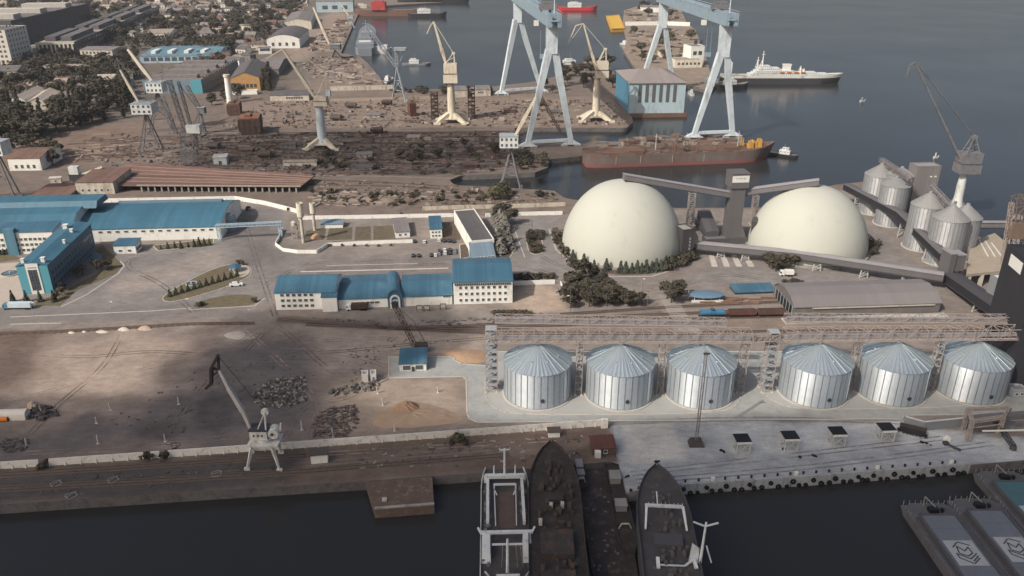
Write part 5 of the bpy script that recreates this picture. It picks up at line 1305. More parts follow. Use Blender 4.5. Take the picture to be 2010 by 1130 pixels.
def leg_crane(label, base, feet, apex, cabin, boom=None, paint=GREYC, cabm=None, boomm=None, lattice=False, tie=None, name='portal_crane', dy=7, wb=(2.4,1.4), win=True):
    B = G(*base); Y = B.y; T = thing(name, label, 'crane', B); P = lambda u, v, d=0: at(u, v, Y+d)
    ap = P(*apex); k = mpp(B)
    for i, f in enumerate(feet):
        for s in (-1, 1):
            q = MB(); g = G(*f); q.bar(g+Vector((0,s*dy*.5,0)), ap+Vector((0,s*1.2,0)), 1.0, 1.0, .9); q.box(g.x-1.3,g.x+1.3,g.y+s*dy*.5-.6,g.y+s*dy*.5+.6,0,1.2); q.build('leg', paint, T, world=True)
    q = MB(); g0, g1 = G(*feet[0]), G(*feet[-1])
    for t in (.3,.6): q.bar(g0.lerp(ap,t), g1.lerp(ap,t), .6)
    q.bar(g0.lerp(ap,.3), g1.lerp(ap,.6), .45); q.bar(g1.lerp(ap,.3), g0.lerp(ap,.6), .45); q.build('bracing', paint, T, world=True)
    u0, v0, u1, v1 = cabin; c0, c1_ = P(u0, v1), P(u1, v0); q = MB(); d = (c1_.x-c0.x)*.42
    q.box(c0.x, c1_.x, Y-d, Y+d, c0.z, c1_.z); ho = q.build('machinery_house', cabm or WHITEC, T, world=True)
    q = MB(); q.box(c0.x-.3,c1_.x+.3,Y-d-.3,Y+d+.3,c1_.z+.01,c1_.z+.3); q.build('house_roof', STEELG, ho, world=True)
    if win:
        n = 4
        for r in range(2):
            for i in range(n): w = (c1_.x-c0.x)/n; q = MB(); hh = (c1_.z-c0.z)/2; q.box(c0.x+w*(i+.28), c0.x+w*(i+.74), Y-d-.08, Y-d-.01, c0.z+hh*(r+.3), c0.z+hh*(r+.75)); q.build('window_pane', GLASS, ho, world=True)
    if boom:
        q = MB(); f, t = P(*boom[0]), P(*boom[1])
        if lattice: q.truss(f, t, wb[0], wb[0], 9, wb[0]*.14)
        else: m = f.lerp(t,.4); q.bar(f, m, wb[1], wb[1], wb[0]); q.bar(m, t, wb[0], wb[0]*.9, wb[1])
        q.build('boom', boomm or paint, T, world=True)
    if tie:
        q = MB()
        for a, b in zip(tie[:-1], tie[1:]): q.bar(P(*a), P(*b), .5)
        q.build('tie_rods', paint, T, world=True)
    return T
leg_crane('grey tripod crane with a white window box on thin legs beside the inlet', (1003,365), [(984,362),(1022,369)], (1003,290), (981,265,1017,287), ((1011,266),(1052,190)), boomm=CREAMC)
leg_crane('grey crane with white box house, nearer of the two dark cranes before the tree belt', (297,298), [(277,299),(319,296)], (286,222), (266,201,302,221), ((271,198),(236,137)), boomm=CREAMC, tie=[(236,137),(228,112),(300,205)])
leg_crane('grey crane with white box house, farther of the two dark cranes before the tree belt', (318,256), [(296,258),(340,254)], (308,180), (293,160,321,180), ((298,157),(251,96)), boomm=CREAMC, tie=[(251,96),(257,82),(318,128),(318,160)], wb=(3.4,2.2))
leg_crane('dark crane with a white cab cut off by the frame edge before the white wall', (14,388), [(-22,388),(36,387)], (-4,304), (-24,276,9,302), None)
b = G(783,199); T = leg_crane('pale lattice tower crane with splayed legs at the basin shore', (783,199), [(771,195),(797,199)], (779,131), (774,94,797,98), ((777,128),(719,50)), lattice=True, win=False, paint=STEELG, cabm=STEELG, wb=(3.2,2))
q = MB(); Y = b.y; q.truss(at(779,131,Y), at(778,97,Y), 3, 3, 5, .4); q.bar(at(796,97,Y), at(781,128,Y), .6); q.build('mast', STEELG, T, world=True)
leg_crane('grey lattice crane on the debris quay near the moored grey ship', (662,116), [(652,112),(672,117)], (657,98), (650,86,668,97), ((646,86),(615,14)), paint=GREYC, boomm=CREAMC, wb=(4,2.4), tie=[(615,14),(607,40)], cabm=GREYC)
T = thing('lattice_mast', 'tangled grey lattice tower with leaning boom beside the two dark cranes', 'tower', G(372,325)); Y = G(372,325).y
q = MB(); q.truss(G(372,324), at(370,258,Y), 9, 9, 5, .6); q.build('tower_frame', GREYC, T, world=True)
q = MB(); q.truss(at(364,258,Y), at(332,158,Y), 2.6, 2.6, 14, .36); q.truss(at(378,258,Y), at(350,160,Y), 1.6, 1.6, 12, .3); q.bar(at(392,220,Y), at(352,165,Y), .5); q.bar(at(392,220,Y), at(372,258,Y), .7); q.build('boom', GREYC, T, world=True)
q = MB(); c = at(381,252,Y); q.box(c.x-5,c.x+5,c.y-3,c.y+3,c.z-3,c.z+3); q.build('machinery_house', WHITEC, T, world=True)
T = thing('lattice_mast', 'second grey lattice boom crossing behind the two dark cranes', 'tower', G(345,262)); Y = G(345,262).y
q = MB(); q.truss(G(345,262), at(318,190,Y), 3, 3, 8, .4); q.bar(G(330,262), at(344,225,Y), .8); q.build('tower_frame', GREYC, T, world=True)
b = G(1098,262); T = thing('fallen_jib', 'brown steel jib leaning on the dock edge beside a gantry leg', 'jib', b); q = MB(); q.truss(at(1060,186,b.y), at(1100,258,b.y), 2, 2, 8, .5); q.build('jib_frame', RUSTD, T, world=True)
for (u, v, vt, lb) in ((854,232,181,'brown stair tower on the left of the round-housed cream crane'), (926,229,168,'brown stair tower on the right of the round-housed cream crane')):
    p = G(u, v); T = thing('stair_tower', lb, 'tower', p, 0, 'brown stair towers by the cream crane'); z = zat(p, vt); q = MB(); q.truss((0,0,0),(0,0,z),6,6,8,.5); q.build('tower_frame', RUSTD, T)
    q = MB()
    for i in range(8): s = 1 if i % 2 else -1; q.bar((s*2.2,-2,z*i/8),(-s*2.2,-2,z*(i+1)/8),1.6,.3); q.box(-2.9,2.9,-2.9,2.9,z*(i+1)/8-.25,z*(i+1)/8)
    q.build('stairs', RUST, T)
def block(label, A, B, vt, depth, m, name='hull_section', cat='ship section', rim=None):
    a, b = G(*A), G(*B); d = (b-a); L = d.length; dx = d.normalized(); dy = Vector((-dx.y,dx.x,0)); h = zat((a+b)/2, vt); c = (a+b)/2+dy*depth/2
    T = thing(name, label, cat, c, math.atan2(d.y,d.x)); q = MB(); w = L/2; e = depth/2
    q.hull8([(-w*.8,-e,0),(w*.8,-e,0),(w*.9,e,0),(-w*.9,e,0)],[(-w,-e,h*.45),(w,-e,h*.45),(w,e,h*.45),(-w,e,h*.45)]); q.hull8([(-w,-e,h*.46),(w,-e,h*.46),(w,e,h*.46),(-w,e,h*.46)],[(-w,-e,h),(w,-e,h),(w,e,h),(-w,e,h)])
    for i in range(5): x = -w+.4+i*(2*w-.8)/4; q.box(x-.2,x+.2,-e-.3,-e-.02,h*.1,h*.95)
    q.build('plating', m, T); q = MB(); q.box(-w*.9,w*.9,-e*.9,e*.9,h+.01,h+.9); q.box(-w*.4,w*.1,-e*.5,e*.5,h+1,h+2.6); q.build('deck_structure', rim or RUST, T); return T
block('dark brown ship hull block with orange-brown top on the yard', (470,266), (514,264), 234, 22, RUSTD, rim=mat('orange_brown_rust', (124,86,66), .9, var=.2))
block('brown ship block with a pale edge beside the white pillar', (447,228), (473,227), 206, 16, mat('mid_brown_plate', (96,74,66), .9, var=.2))
block('small red-brown hull block near the lattice tower crane', (805,229), (818,228), 203, 9, mat('red_brown_plate', (96,66,58), .9, var=.25))
# ---- yard buildings
bpx('low white building with grey roof and small windows between yard and cranes', (531,198), (607,197), 187, 178, 2, wall=OLDW, roofm=DGREYR, win=[('F',1,7,2.2,2,3,0,16,6)], name='yard_building', cat='building')
bpx('pale low building at the basin shore, left of a brown stair tower', (892,191), (918,190), 177, 169, 2, wall=OLDW, roofm=GREYR, name='yard_building', cat='building')
bpx('pale low building at the basin shore, right of a brown stair tower', (928,189), (963,188), 176, 168, 2, wall=OLDW, roofm=GREYR, win=[('F',1,4,2,2,4,0,6,8)], name='yard_building', cat='building')
bpx('white box shed with pale roof standing in the dark rail yard', (420,324), (446,323), 309, 302, .8, 'shed', wall=mat('pale_blue_white', (176,182,184), .8), roofm=CONCL, name='storage_shed', cat='shed', win=[('F',1,1,2.4,3,1.7,0,3,3)])
bpx('white house with brown roof near the frame edge among dark trees', (20,335), (83,334), 311, 292, 3, wall=WHITE, roofm=BROWNR, win=[('F',1,4,2,2.6,3,0,3,3)], name='house', cat='house')
bpx('low white workshop with brown flat roof under a white mobile crane', (152,381), (226,380), 358, 330, 1, 'shed', wall=OLDW, roofm=BROWNR, win=[('F',1,5,1.6,1.6,2.6,0,2,2)], name='workshop', cat='workshop')
bpx('brown low-roofed shed between the white hut and the boundary wall', (62,392), (138,390), 384, 360, .6, 'shed', wall=BRICK, roofm=BROWNR, name='storage_shed', cat='shed')
bpx('tiny white hut behind the brown low-roofed shed', (99,361), (121,360), 350, 347, .5, 'shed', wall=OLDW, roofm=CONCL, name='hut', cat='hut', win=[('F',1,1,1.4,1.4,1.8,0,1,1)])
bpx('long low pale shed among rails beneath the blue-column crane', (556,326), (622,325), 318, 314, .5, 'shed', wall=OLDW, roofm=TANR, name='storage_shed', cat='shed')
p = G(160,352); T = thing('mobile_crane', 'white mobile crane with a resting boom on the brown workshop roof line', 'crane', G(146,356)); Y = G(146,356).y
q = MB(); a, b = at(139,341,Y), at(153,326,Y); q.box(a.x,b.x,Y-2,Y+2,a.z,b.z); q.build('cab', WHITEC, T, world=True)
q = MB(); q.box(a.x-1,b.x+4,Y-1.6,Y+1.6,1,a.z); q.build('chassis', STEELD, T, world=True)
q = MB(); q.bar(at(153,345,Y), at(201,327,Y), 1.3); q.bar(at(170,337,Y), at(168,345,Y), .6); q.build('boom', CREAMC, T, world=True)
# raised slipway deck on pillars
T = thing('slipway_deck', 'long brown raised slipway deck on short pillars behind the boundary wall', 'deck', G(430,380), 0)
a, b = G(236,376), G(592,378); c, d = G(620,356), G(250,330); zd = zat((a+b)/2, 364); q = MB()
q.hull8([Vector((p.x,p.y,zd-.8)) for p in (a,b,c,d)], [Vector((p.x,p.y,zd)) for p in (a,b,c,d)]); q.build('deck', mat('red_brown_deck', (116,90,82), .95, var=.2, scale=.1, stripe=5.5, stripe_axis=1, stripe_amt=.35, dirt=(104,78,68), dirt_amt=.4), T, world=True)
q = MB(); q.bar(a.lerp(b,.1)+Vector((0,-.3,zd)), b+Vector((0,-.3,zd)), .8, .9); q.build('edge_beam', mat('pale_edge', (156,142,128), .9), T, world=True)
q = MB()
for i in range(5):
    m0, m1 = a.lerp(d, .15+i*.17), b.lerp(c, .15+i*.17); q.bar(Vector((m0.x,m0.y,zd+.2)), Vector((m1.x,m1.y,zd+.2)), .7, .4)
q.build('deck_rails', mat('tan_rails', (142,122,108), .9, var=.2), T, world=True)
for i in range(24): m = a.lerp(b, .12+i*.037); q = MB(); q.box(m.x-.5,m.x+.5,m.y+.2,m.y+1.2,0,zd-.8); q.build('pillar', CONC, T, world=True)
fence('pale wall along the basin shore behind the yard', [(648,178),(700,177),(772,175)], 5, OLDW)
fence('low tan wall along the back of the ship yard', [(650,199),(720,197),(850,194)], 3, mat('tan_wall', (160,146,132), .9, var=.1))
# yard clutter: timber, plates, blocks
def scatter(name, px, n, seed, mats_, s=(.6,3,.4,1.4,.3,1.6), label=None):
    rg = random.Random(seed); P = [G(*p) for p in px]; xs = [p.x for p in P]; ys = [p.y for p in P]; q = MB(); k = 0; t = 0
    while k < n and t < n*40:
        t += 1; x, y = rg.uniform(min(xs), max(xs)), rg.uniform(min(ys), max(ys))
        if not inside(P, np.array([x]), np.array([y]))[0]: continue
        k += 1; q.cur = rg.randrange(len(mats_)); a = rg.uniform(-.4,.4)+(PI/2 if rg.random() < .25 else 0); l, w, h = rg.uniform(s[0],s[1]), rg.uniform(s[2],s[3]), rg.uniform(s[4],s[5])
        ca, sa = math.cos(a), math.sin(a); z0 = rg.uniform(-.1,0); c = [(x+i*l*ca-j*w*sa, y+i*l*sa+j*w*ca) for i, j in ((-1,-1),(1,-1),(1,1),(-1,1))]
        z = [h*rg.uniform(.5,1) for _ in range(4)]
        q.hull8([(p[0],p[1],z0) for p in c], [(p[0],p[1],zz) for p, zz in zip(c, z)])
    o = q.build(name, mats_); o['kind'] = 'stuff'
    if label: o['label'] = label
    return o
YM = [mat('clutter_tan', (142,128,115), .95, var=.2), mat('clutter_brown', (92,78,70), .95, var=.2), mat('clutter_grey', (120,114,110), .95, var=.2), mat('clutter_pale', (160,150,139), .95, var=.15), mat('clutter_dark', (74,66,62), .95, var=.2), mat('clutter_rust', (108,88,78), .95, var=.2)]
scatter('yard_clutter', [(430,250),(520,200),(990,196),(1200,198),(1236,245),(1000,248),(900,250),(520,252)], 420, 1, YM, (.5,2.8,.3,1.3,.3,1.6))
scatter('yard_clutter', [(400,262),(1000,258),(1005,285),(1060,310),(1050,334),(900,340),(640,346),(420,330)], 420, 2, [YM[1],YM[2],YM[4],YM[4],YM[0]], (.5,3.2,.3,.9,.3,1.2))
scatter('yard_clutter', [(600,372),(900,368),(1090,392),(1090,402),(860,408),(620,405)], 150, 3, YM, (.5,4,.4,1.2,.3,1.2))
scatter('yard_clutter', [(140,322),(270,305),(275,262),(200,262),(130,290)], 110, 4, [YM[0],YM[1],YM[1]], (2,8,.4,1.0,.3,.9))
scatter('quay_debris', [(560,130),(620,112),(690,112),(750,165),(690,168),(640,160)], 220, 5, [YM[0],YM[3],YM[2],YM[1]], (1,7,.6,2.5,.4,2.5))
scatter('quay_debris', [(600,100),(660,40),(690,40),(665,104)], 130, 6, [YM[0],YM[5],YM[1],YM[3]], (1,8,.8,3,.6,4))
scatter('yard_clutter', [(1150,298),(1240,270),(1450,266),(1450,292)], 120, 8, [YM[1],YM[5],YM[2],YM[0]], (1,5,.6,2,.5,4))
scatter('yard_clutter', [(430,250),(520,200),(990,196),(1200,198),(1236,245),(1000,248),(900,250),(520,252)], 700, 41, [YM[1],YM[2],YM[4],YM[0],YM[4]], (.2,1.6,.2,.7,.3,2.4))
scatter('yard_clutter', [(240,270),(1000,258),(1005,285),(1060,310),(1050,334),(900,340),(640,346),(260,326)], 900, 42, [YM[1],YM[2],YM[4],YM[4],YM[5]], (.2,2.0,.2,.7,.2,1.5))
scatter('yard_clutter', [(600,352),(880,362),(1090,385),(1100,402),(620,404)], 320, 43, [YM[1],YM[2],YM[4],YM[0]], (.2,1.6,.2,.6,.2,1.2))
for i in range(6): track([(300+i*14,268+i*3),(640,262+i*9),(1000,258+i*10.5)], bal=2.4)
for i, (u, v, w, c) in enumerate([(470,300,26,1),(700,310,30,3),(560,290,20,2),(800,276,24,0),(910,330,28,1),(690,335,40,2),(390,288,24,0),(1010,268,18,1),(720,232,26,3),(620,222,20,1),(800,214,16,0),(990,222,22,1),(1080,226,20,2)]):
    bpx(f'low {["tan","brown","dark-roofed","pale"][c]} yard shack number {i+1} from the slipway among scrap' if False else f'low {["tan","brown","dark-roofed","pale"][c]} yard shack standing among the shipyard scrap', (u,v), (u+w,v-.5), v-6, v-9, .5, 'shed', wall=[YM[0],YM[1],YM[2],YM[3]][c], roofm=[TANR,BROWNR,DGREYR,GREYR][c], name='yard_shack', cat='shack', group='shacks among the shipyard scrap', depth=8, win=[('F',1,2,1.4,1.2,1.8,0,1,1)], frames=False)
scatter('yard_clutter', [(380,262),(1000,258),(1005,285),(1060,310),(1050,334),(900,340),(640,346),(400,330)], 520, 44, [YM[1],YM[4],YM[5],YM[4]], (1.2,5.5,.25,.8,.3,1.8))
scatter('yard_clutter', [(140,300),(420,262),(400,325),(240,330)], 160, 45, [YM[1],YM[4],YM[0]], (.4,3,.2,.7,.2,1.3))
SLIP = [mat('slip_concrete', (128,115,105), .95, var=.2, scale=.2), mat('slip_dark', (86,76,70), .95, var=.2, scale=.2)]
for i, (pts, wd, c) in enumerate([([(300,262),(640,258),(1000,254)],3,0),([(420,278),(700,276),(1005,282)],2.5,0),([(560,292),(800,296),(1040,304)],2,1),([(600,312),(850,318),(1045,326)],2.5,0),([(470,322),(700,330),(1000,336)],2,0),([(620,344),(760,346),(890,350)],2.5,0),([(520,246),(800,243),(1000,243)],3,0),([(540,238),(700,236),(840,236)],2,1),([(610,380),(800,388),(960,394)],2.2,0),([(300,318),(240,318),(150,322)],2.5,0)]):
    line_strip('slipway_path', pts, wd, SLIP[c], .09+.004*i)
leg_crane('small pale dockside crane with a short boom at the head of the debris quay', (688,52), [(680,50),(696,54)], (687,36), (682,30,694,36), ((684,30),(668,6)), paint=STEELG, boomm=CREAMC, wb=(3.2,2), cabm=STEELG, win=False)
leg_crane('thin grey lattice crane with raised boom beside the dark tree belt', (395,262), [(388,262),(402,262)], (394,222), (388,210,402,222), ((390,210),(366,168)), lattice=True, wb=(2.4,1.6), cabm=GREYC, win=False)
# stacks, sections, containers and lorries one can pick out in the yard
rg = random.Random(55)
def put_stack(u, v, kind, c):
    g = G(u, v); rz = rg.uniform(-.15,.15)+(PI/2 if rg.random() < .3 else 0)
    if kind == 'plate_stack':
        T = thing('plate_stack', f'flat {["tan","brown","grey"][c]} stack of steel plates lying in the shipyard', 'plate stack', g, rz, 'plate stacks in the shipyard')
        for i in range(4): q = MB(); o = rg.uniform(-.4,.4); q.box(-5+o,5+o,-1.6,1.6,.05+i*.5,.42+i*.5); q.build('plate', [YM[0],YM[1],YM[2]][c], T)
    elif kind == 'container':
        T = thing('shipping_container', f'{["rust-brown","grey","pale"][c]} shipping container set down in the shipyard', 'container', g, rz, 'containers in the shipyard'); q = MB(); q.box(-3,3,-1.2,1.2,.05,2.7)
        for i in range(9): x = -2.8+i*.7; q.box(x-.08,x+.08,-1.27,-1.2,.2,2.6)
        q.build('shell', [YM[5],YM[2],YM[3]][c], T); q = MB(); q.box(3.0,3.06,-1.1,1.1,.15,2.6); q.build('container_door', YM[2], T)
    else:
        T = thing('hull_section', f'open-ended {["rust","brown","grey"][c]} hull section resting on blocks in the shipyard', 'ship section', g, rz, 'hull sections in the shipyard'); q = MB(); n = 8
        for x0 in (-5,-1.7,1.7): 
            for i in range(n):
                t0, t1 = PI+PI*i/n, PI+PI*(i+1)/n
                q.add([(x0,4*math.cos(t0),5+4*math.sin(t0)),(x0,4*math.cos(t1),5+4*math.sin(t1)),(x0+3.2,4*math.cos(t1),5+4*math.sin(t1)),(x0+3.2,4*math.cos(t0),5+4*math.sin(t0)),(x0,3.5*math.cos(t0),5+3.5*math.sin(t0)),(x0,3.5*math.cos(t1),5+3.5*math.sin(t1)),(x0+3.2,3.5*math.cos(t1),5+3.5*math.sin(t1)),(x0+3.2,3.5*math.cos(t0),5+3.5*math.sin(t0))], [(0,1,2,3),(7,6,5,4),(0,4,5,1),(3,2,6,7)])
        q.build('shell_plating', [YM[5],YM[1],YM[2]][c], T); q = MB(); q.box(-5,5,-3.9,3.9,4.6,5.0); q.build('deck_plating', YM[1], T)
        for x in (-3.5,3.5): q = MB(); q.box(x-.5,x+.5,-2,2,0,1.2); q.build('keel_block', YM[2], T)
for i, (u, v) in enumerate([(540,215),(575,225),(690,212),(730,228),(760,206),(1010,212),(1040,228),(1090,240),(985,236),(700,240),(560,240),(660,236),(800,240),(1060,208),(480,290),(520,310),(690,322),(840,275),(900,276),(600,282),(420,292),(960,300),(740,262),(1180,282),(1280,280),(1340,280)]): put_stack(u, v, ['plate_stack','container','hull_section'][(i*7+i//3) % 3], i % 3)
# ---- the blue floating shed
a, b = G(1233,222), G(1342,221); hh = zat((a+b)/2, 163)
T, L = building('big pale blue floating shed with tall dark window slots, moored beside the gantry', a, b, 78, hh, 'hip', 8, wall=PALEB, roofm=mat('warm_grey_hip_roof', (140,130,126), .8, var=.1, stripe=3.5, stripe_amt=.08), name='floating_shed', cat='floating dock', over=1.4)
for i in range(6):
    q = MB(); x = -L/2+L*(.16+.124*i); q.box(x,x+L*.062,-39.15,-39.02,hh*.36,hh*.94); q.build('window_slot', mat('slot_glass', (96,94,94), .4, var=.1), T)
q = MB(); q.box(-L/2-.12,-L/2-.02,-39,39,.05,hh-.5); q.build('side_cladding', mat('blue_side_cladding', (84,132,156), .6, var=.08, stripe=3.0), T)
q = MB(); q.box(-L/2-3,L/2+3,-42,42,WZ-1,-.02); q.build('pontoon', RUST, T)
q = MB(); q.box(-L/2-.3,L/2+.3,-39.3,-39.05,hh*.98,hh*1.0+.1); q.build('eaves_board', CONCL, T)
# ---- ships
def ship(label, stern, bow, B, D, mats_, name='ship', cat='ship', sheer=2, deckm=None, z=WZ, fwd=.25, tran=.65, bulwark=1.0, group=None, draught=2):
    s, b = Vector(stern), Vector(bow); d = b-s; d.z = 0; L = d.length; c = (s+b)/2; c.z = z
    T = thing(name, label, cat, c, math.atan2(d.y, d.x), group)
    q = MB(); rim = hull(q, L, B, D, fwd=fwd, sheer=sheer, tran=tran, draught=draught)
    q.build('hull', mats_, T, smooth=True)
    q = MB(); q.cur = 0
    for (l0, r0), (l1, r1) in zip(rim[:-1], rim[1:]):
        for p0, p1 in ((l0,l1),(r1,r0)): q.bar(Vector(p0)+Vector((0,0,.4)), Vector(p1)+Vector((0,0,.4)), .25, .9*bulwark)
    q.build('bulwark', mats_, T)
    q = MB(); q.loft([[Vector(l)+Vector((0,.15,.03)), Vector(r)+Vector((0,-.15,.03))] for l, r in rim], closed=False); q.f = [tuple(reversed(f)) if (Vector(q.v[f[1]])-Vector(q.v[f[0]])).cross(Vector(q.v[f[2]])-Vector(q.v[f[0]])).z < 0 else f for f in q.f]; q.build('deck', deckm or RUST, T)
    return T, L
def hullmat(name, top, boot, zb=1.2, **k):
    m = mat(name, top, **k).copy() if False else mat(name, top, **k); nt = m.node_tree; N = nt.nodes
    b = N['Principled BSDF']; src = b.inputs['Base Color'].links[0].from_socket
    tc = N.new('ShaderNodeTexCoord'); sx = N.new('ShaderNodeSeparateXYZ'); nt.links.new(tc.outputs['Object'], sx.inputs[0])
    g = N.new('ShaderNodeMath'); g.operation = 'LESS_THAN'; g.inputs[1].default_value = zb; nt.links.new(sx.outputs[2], g.inputs[0])
    x = N.new('ShaderNodeMix'); x.data_type = 'RGBA'; nt.links.new(g.outputs[0], x.inputs[0]); nt.links.new(src, x.inputs[6]); x.inputs[7].default_value = (*lin(boot), 1); nt.links.new(x.outputs[2], b.inputs['Base Color'])
    return m
def house(T, boxes, m, win=None, name='superstructure'):
    for bx in boxes:
        q = MB(); q.box(*bx); o = q.build(name, m, T)
        if win:
            q = MB(); n = max(2, int((bx[1]-bx[0])/2.2)); z = bx[4]+(bx[5]-bx[4])*.5
            for i in range(n):
                x = bx[0]+(bx[1]-bx[0])*(i+.3)/n
                for y, e in ((bx[2]-.06,.05),(bx[3]+.01,.05)): q.box(x,x+.9,y,y+e,z,z+.8)
            q.build('window_band', GLASS, o)
HM = hullmat('hulk_hull_paint', (108,99,94), (128,84,80), 2.6, rough=.85, var=.2, scale=.08, dirt=(112,76,60), dirt_amt=.5, streak=1)
s, b = G(1178,330,WZ), G(1478,319,WZ); w = (b-s).normalized(); n = Vector((-w.y,w.x,0))*11.5
T, L = ship('long rusty hulk with red waterline moored beneath the big gantry', s+n-w*10, b+n+w*16, 23, 8.5, HM, sheer=4, fwd=.2, tran=.7)
house(T, [(-L*.42,-L*.3,-8,8,11.1,13),(-L*.28,-L*.2,-8,8,11.1,14),(-L*.02,L*.03,-7,7,11.1,15),(L*.08,L*.2,-8,8,11.1,13),(L*.24,L*.32,-7,7,11.1,14)], RUST, name='deck_block')
q = MB(); rg = random.Random(9)
for i in range(170):
    x, y = rg.uniform(-L*.45,L*.4), rg.uniform(-10,10); l, ww, hh2 = rg.uniform(.5,4), rg.uniform(.3,1.4), rg.uniform(.3,1.7); q.box(x-l,x+l,y-ww,y+ww,11.05,11.1+hh2)
for i in range(40): x, y = rg.uniform(-L*.2,L*.1), rg.uniform(-9,9); q.bar((x,y,11),(x+rg.uniform(-1,1),y,11.1+rg.uniform(4,10)),.35)
q.build('deck_scrap', mat('deck_scrap_rust', (106,91,82), .9, var=.3, scale=.2), T)['kind'] = 'stuff'
for x in (-L*.12, L*.33): q = MB(); q.tube((x,0,11),(x,0,25),.5,.25,8); q.bar((x-1.5,0,23),(x+1.5,0,23),.3); q.build('mast', CONCL, T)
q = MB()
for i in range(26): x = L*.41+rg.uniform(-7,7); y = rg.uniform(-5,4); q.box(x-.8,x+.8,y,y+rg.uniform(.5,2),12,13.2+rg.uniform(0,5.5))
q.build('windlass', mat('ochre_windlass', (190,146,74), .8, var=.25), T)
for x, dz in ((-L*.35,0),(-L*.22,0),(-L*.05,0),(L*.12,0)): q = MB(); q.box(x-.3,x+.3,-11.62,-11.4,5,11.8); q.build('fender_strip', LATT, T)
for ch in T.children:
    if ch.name.split('.')[0] not in ('hull','bulwark','deck'): ch.location.z = -2.5
WM_ = hullmat('white_ship_hull', (206,204,196), (62,62,66), 6.9, rough=.6, var=.1, scale=.05, dirt=(120,118,116), dirt_amt=.25, streak=1)
s, b = G(1418,165,WZ), G(1632,165,WZ)
T, L = ship('long white passenger-like ship with dark hull anchored in open water', s+Vector((0,9,0)), b+Vector((10,9,0)), 18, 8.5, WM_, sheer=2.5, deckm=mat('pale_deck', (150,146,138), .8))
house(T, [(-L*.27,L*.4,-7.4,7.4,8.6,11.4),(-L*.24,L*.3,-7,7,11.4,13.0),(-L*.22,L*.1,-7.5,7.5,12.4,15.2),(-L*.2,-L*.02,-7,7,15.2,18),(-L*.19,-L*.1,-6,6,18,20.5)], WHITEC, win=1)
q = MB(); q.box(L*.02,L*.08,-3,3,15.2,21); q.box(L*.015,L*.085,-3.2,3.2,21,22); q.build('funnel', FRAMEW, T)
for x, z0, z1 in ((-L*.16,20,37),(-L*.2,18,30),(L*.17,12,20)): q = MB(); q.tube((x,0,z0),(x,0,z1),.9,.4,8); q.bar((x-2,0,z1-4),(x+2,0,z1-4),.5); q.bar((x-3,0,z0),(x,0,z0+8),.5); q.build('mast', FRAMEW, T)
for i in range(4): q = MB(); x = L*(-.02+.06*i); q.tube((x,-7.6,13.6),(x+5,-7.6,13.6),.9,.9,8); q.build('lifeboat', mat('lifeboat_orange', (190,120,70), .6), T)
q = MB(); q.bar((-L*.42,0,8.5),(-L*.42,0,24),1.4); q.bar((-L*.42,0,23),(-L*.44,0,27),1.0); q.build('deck_crane', FRAMEW, T)
q = MB(); q.bar((L*.22,0,9),(L*.17,0,18),.7); q.tube((L*.2,0,12.5),(L*.2,0,17),1.4,.4,8); q.build('fore_mast', FRAMEW, T)
def small_boat(label, p, rz, L, hm, cm, group=None, B=None, D=1.8, cabin=.35, name='boat', cat='boat', mast=True):
    d = Vector((math.cos(rz), math.sin(rz), 0))*L/2; p = Vector((p[0], p[1], 0))
    T, L = ship(label, p-d, p+d, B or L*.3, D, hm, name, cat, sheer=D*.5, deckm=mat('boat_deck', (120,112,104), .9), bulwark=.5, group=group, draught=1)
    house(T, [(-L*.25,-L*.25+L*cabin,-L*.09,L*.09,D+.05,D+L*.1+1),(-L*.2,-L*.2+L*cabin*.6,-L*.07,L*.07,D+L*.1+1,D+L*.1+3)], cm, win=1, name='wheelhouse')
    if mast: q = MB(); q.tube((-L*.05,0,D),(-L*.05,0,D+L*.35),.18,.1,6); q.build('mast', STEELG, T)
    return T
HB = mat('black_hull', (44,44,48), .6, var=.15); HW = mat('white_hull', (204,204,200), .5, var=.08); HBR = mat('brown_hull', (110,84,72), .8, var=.2); HGR = mat('grey_hull', (124,130,136), .6, var=.1)
small_boat('dark tug with white wheelhouse nosing the bow of the rusty hulk', G(1535,306,WZ), 2.6, 24, HB, WHITEC)
small_boat('white motor yacht moored at the peninsula beside a black tug', G(1400,168,WZ), .1, 42, HW, WHITEC, D=3)
small_boat('black tug with a white bow moored by the gantry\'s right leg', G(1436,172,WZ), .3, 40, HB, WHITEC, D=4)
small_boat('low white boat lying under the far gantry leg near the blue shed', G(1356,186,WZ), 1.6, 16, HW, WHITEC, mast=False)
small_boat('small pale workboat adrift off the debris quay', G(817,127,WZ), .05, 38, HGR, WHITEC)
small_boat('white launch moored at the basin\'s rocky shore', G(1122,132,WZ), .2, 46, HGR, WHITEC, D=4)
small_boat('small white launch beside the lattice tower crane legs', G(762,160,WZ), 1.4, 26, HW, WHITEC)
small_boat('tiny boat alone on open water below the white ship', G(1693,199,WZ), .4, 7, HW, STEELG, mast=False, D=1)
small_boat('tiny white sailing boat near the grey harbour crane', G(1837,310,WZ), .3, 5, HW, WHITEC, D=.8)
small_boat('little rowing boat moored off the yellow barge', G(1228,88,WZ), -1.0, 24, HW, HW, mast=False)
small_boat('red-hulled ship with white house crossing at the top of the bay', G(1133,21,WZ), .0, 88, hullmat('red_hull', (188,40,48), (70,40,40), 1.0, rough=.6), WHITEC, D=8, B=15)
small_boat('rust-brown cargo ship with a red house at the far quay', G(765,30,WZ), .02, 150, HBR, mat('red_house', (170,60,58), .7), D=12, B=20, cabin=.2)
small_boat('white fishing ship with dark hull lying beside the far brown ship', G(838,34,WZ), .1, 80, HB, WHITEC, D=8, B=15)
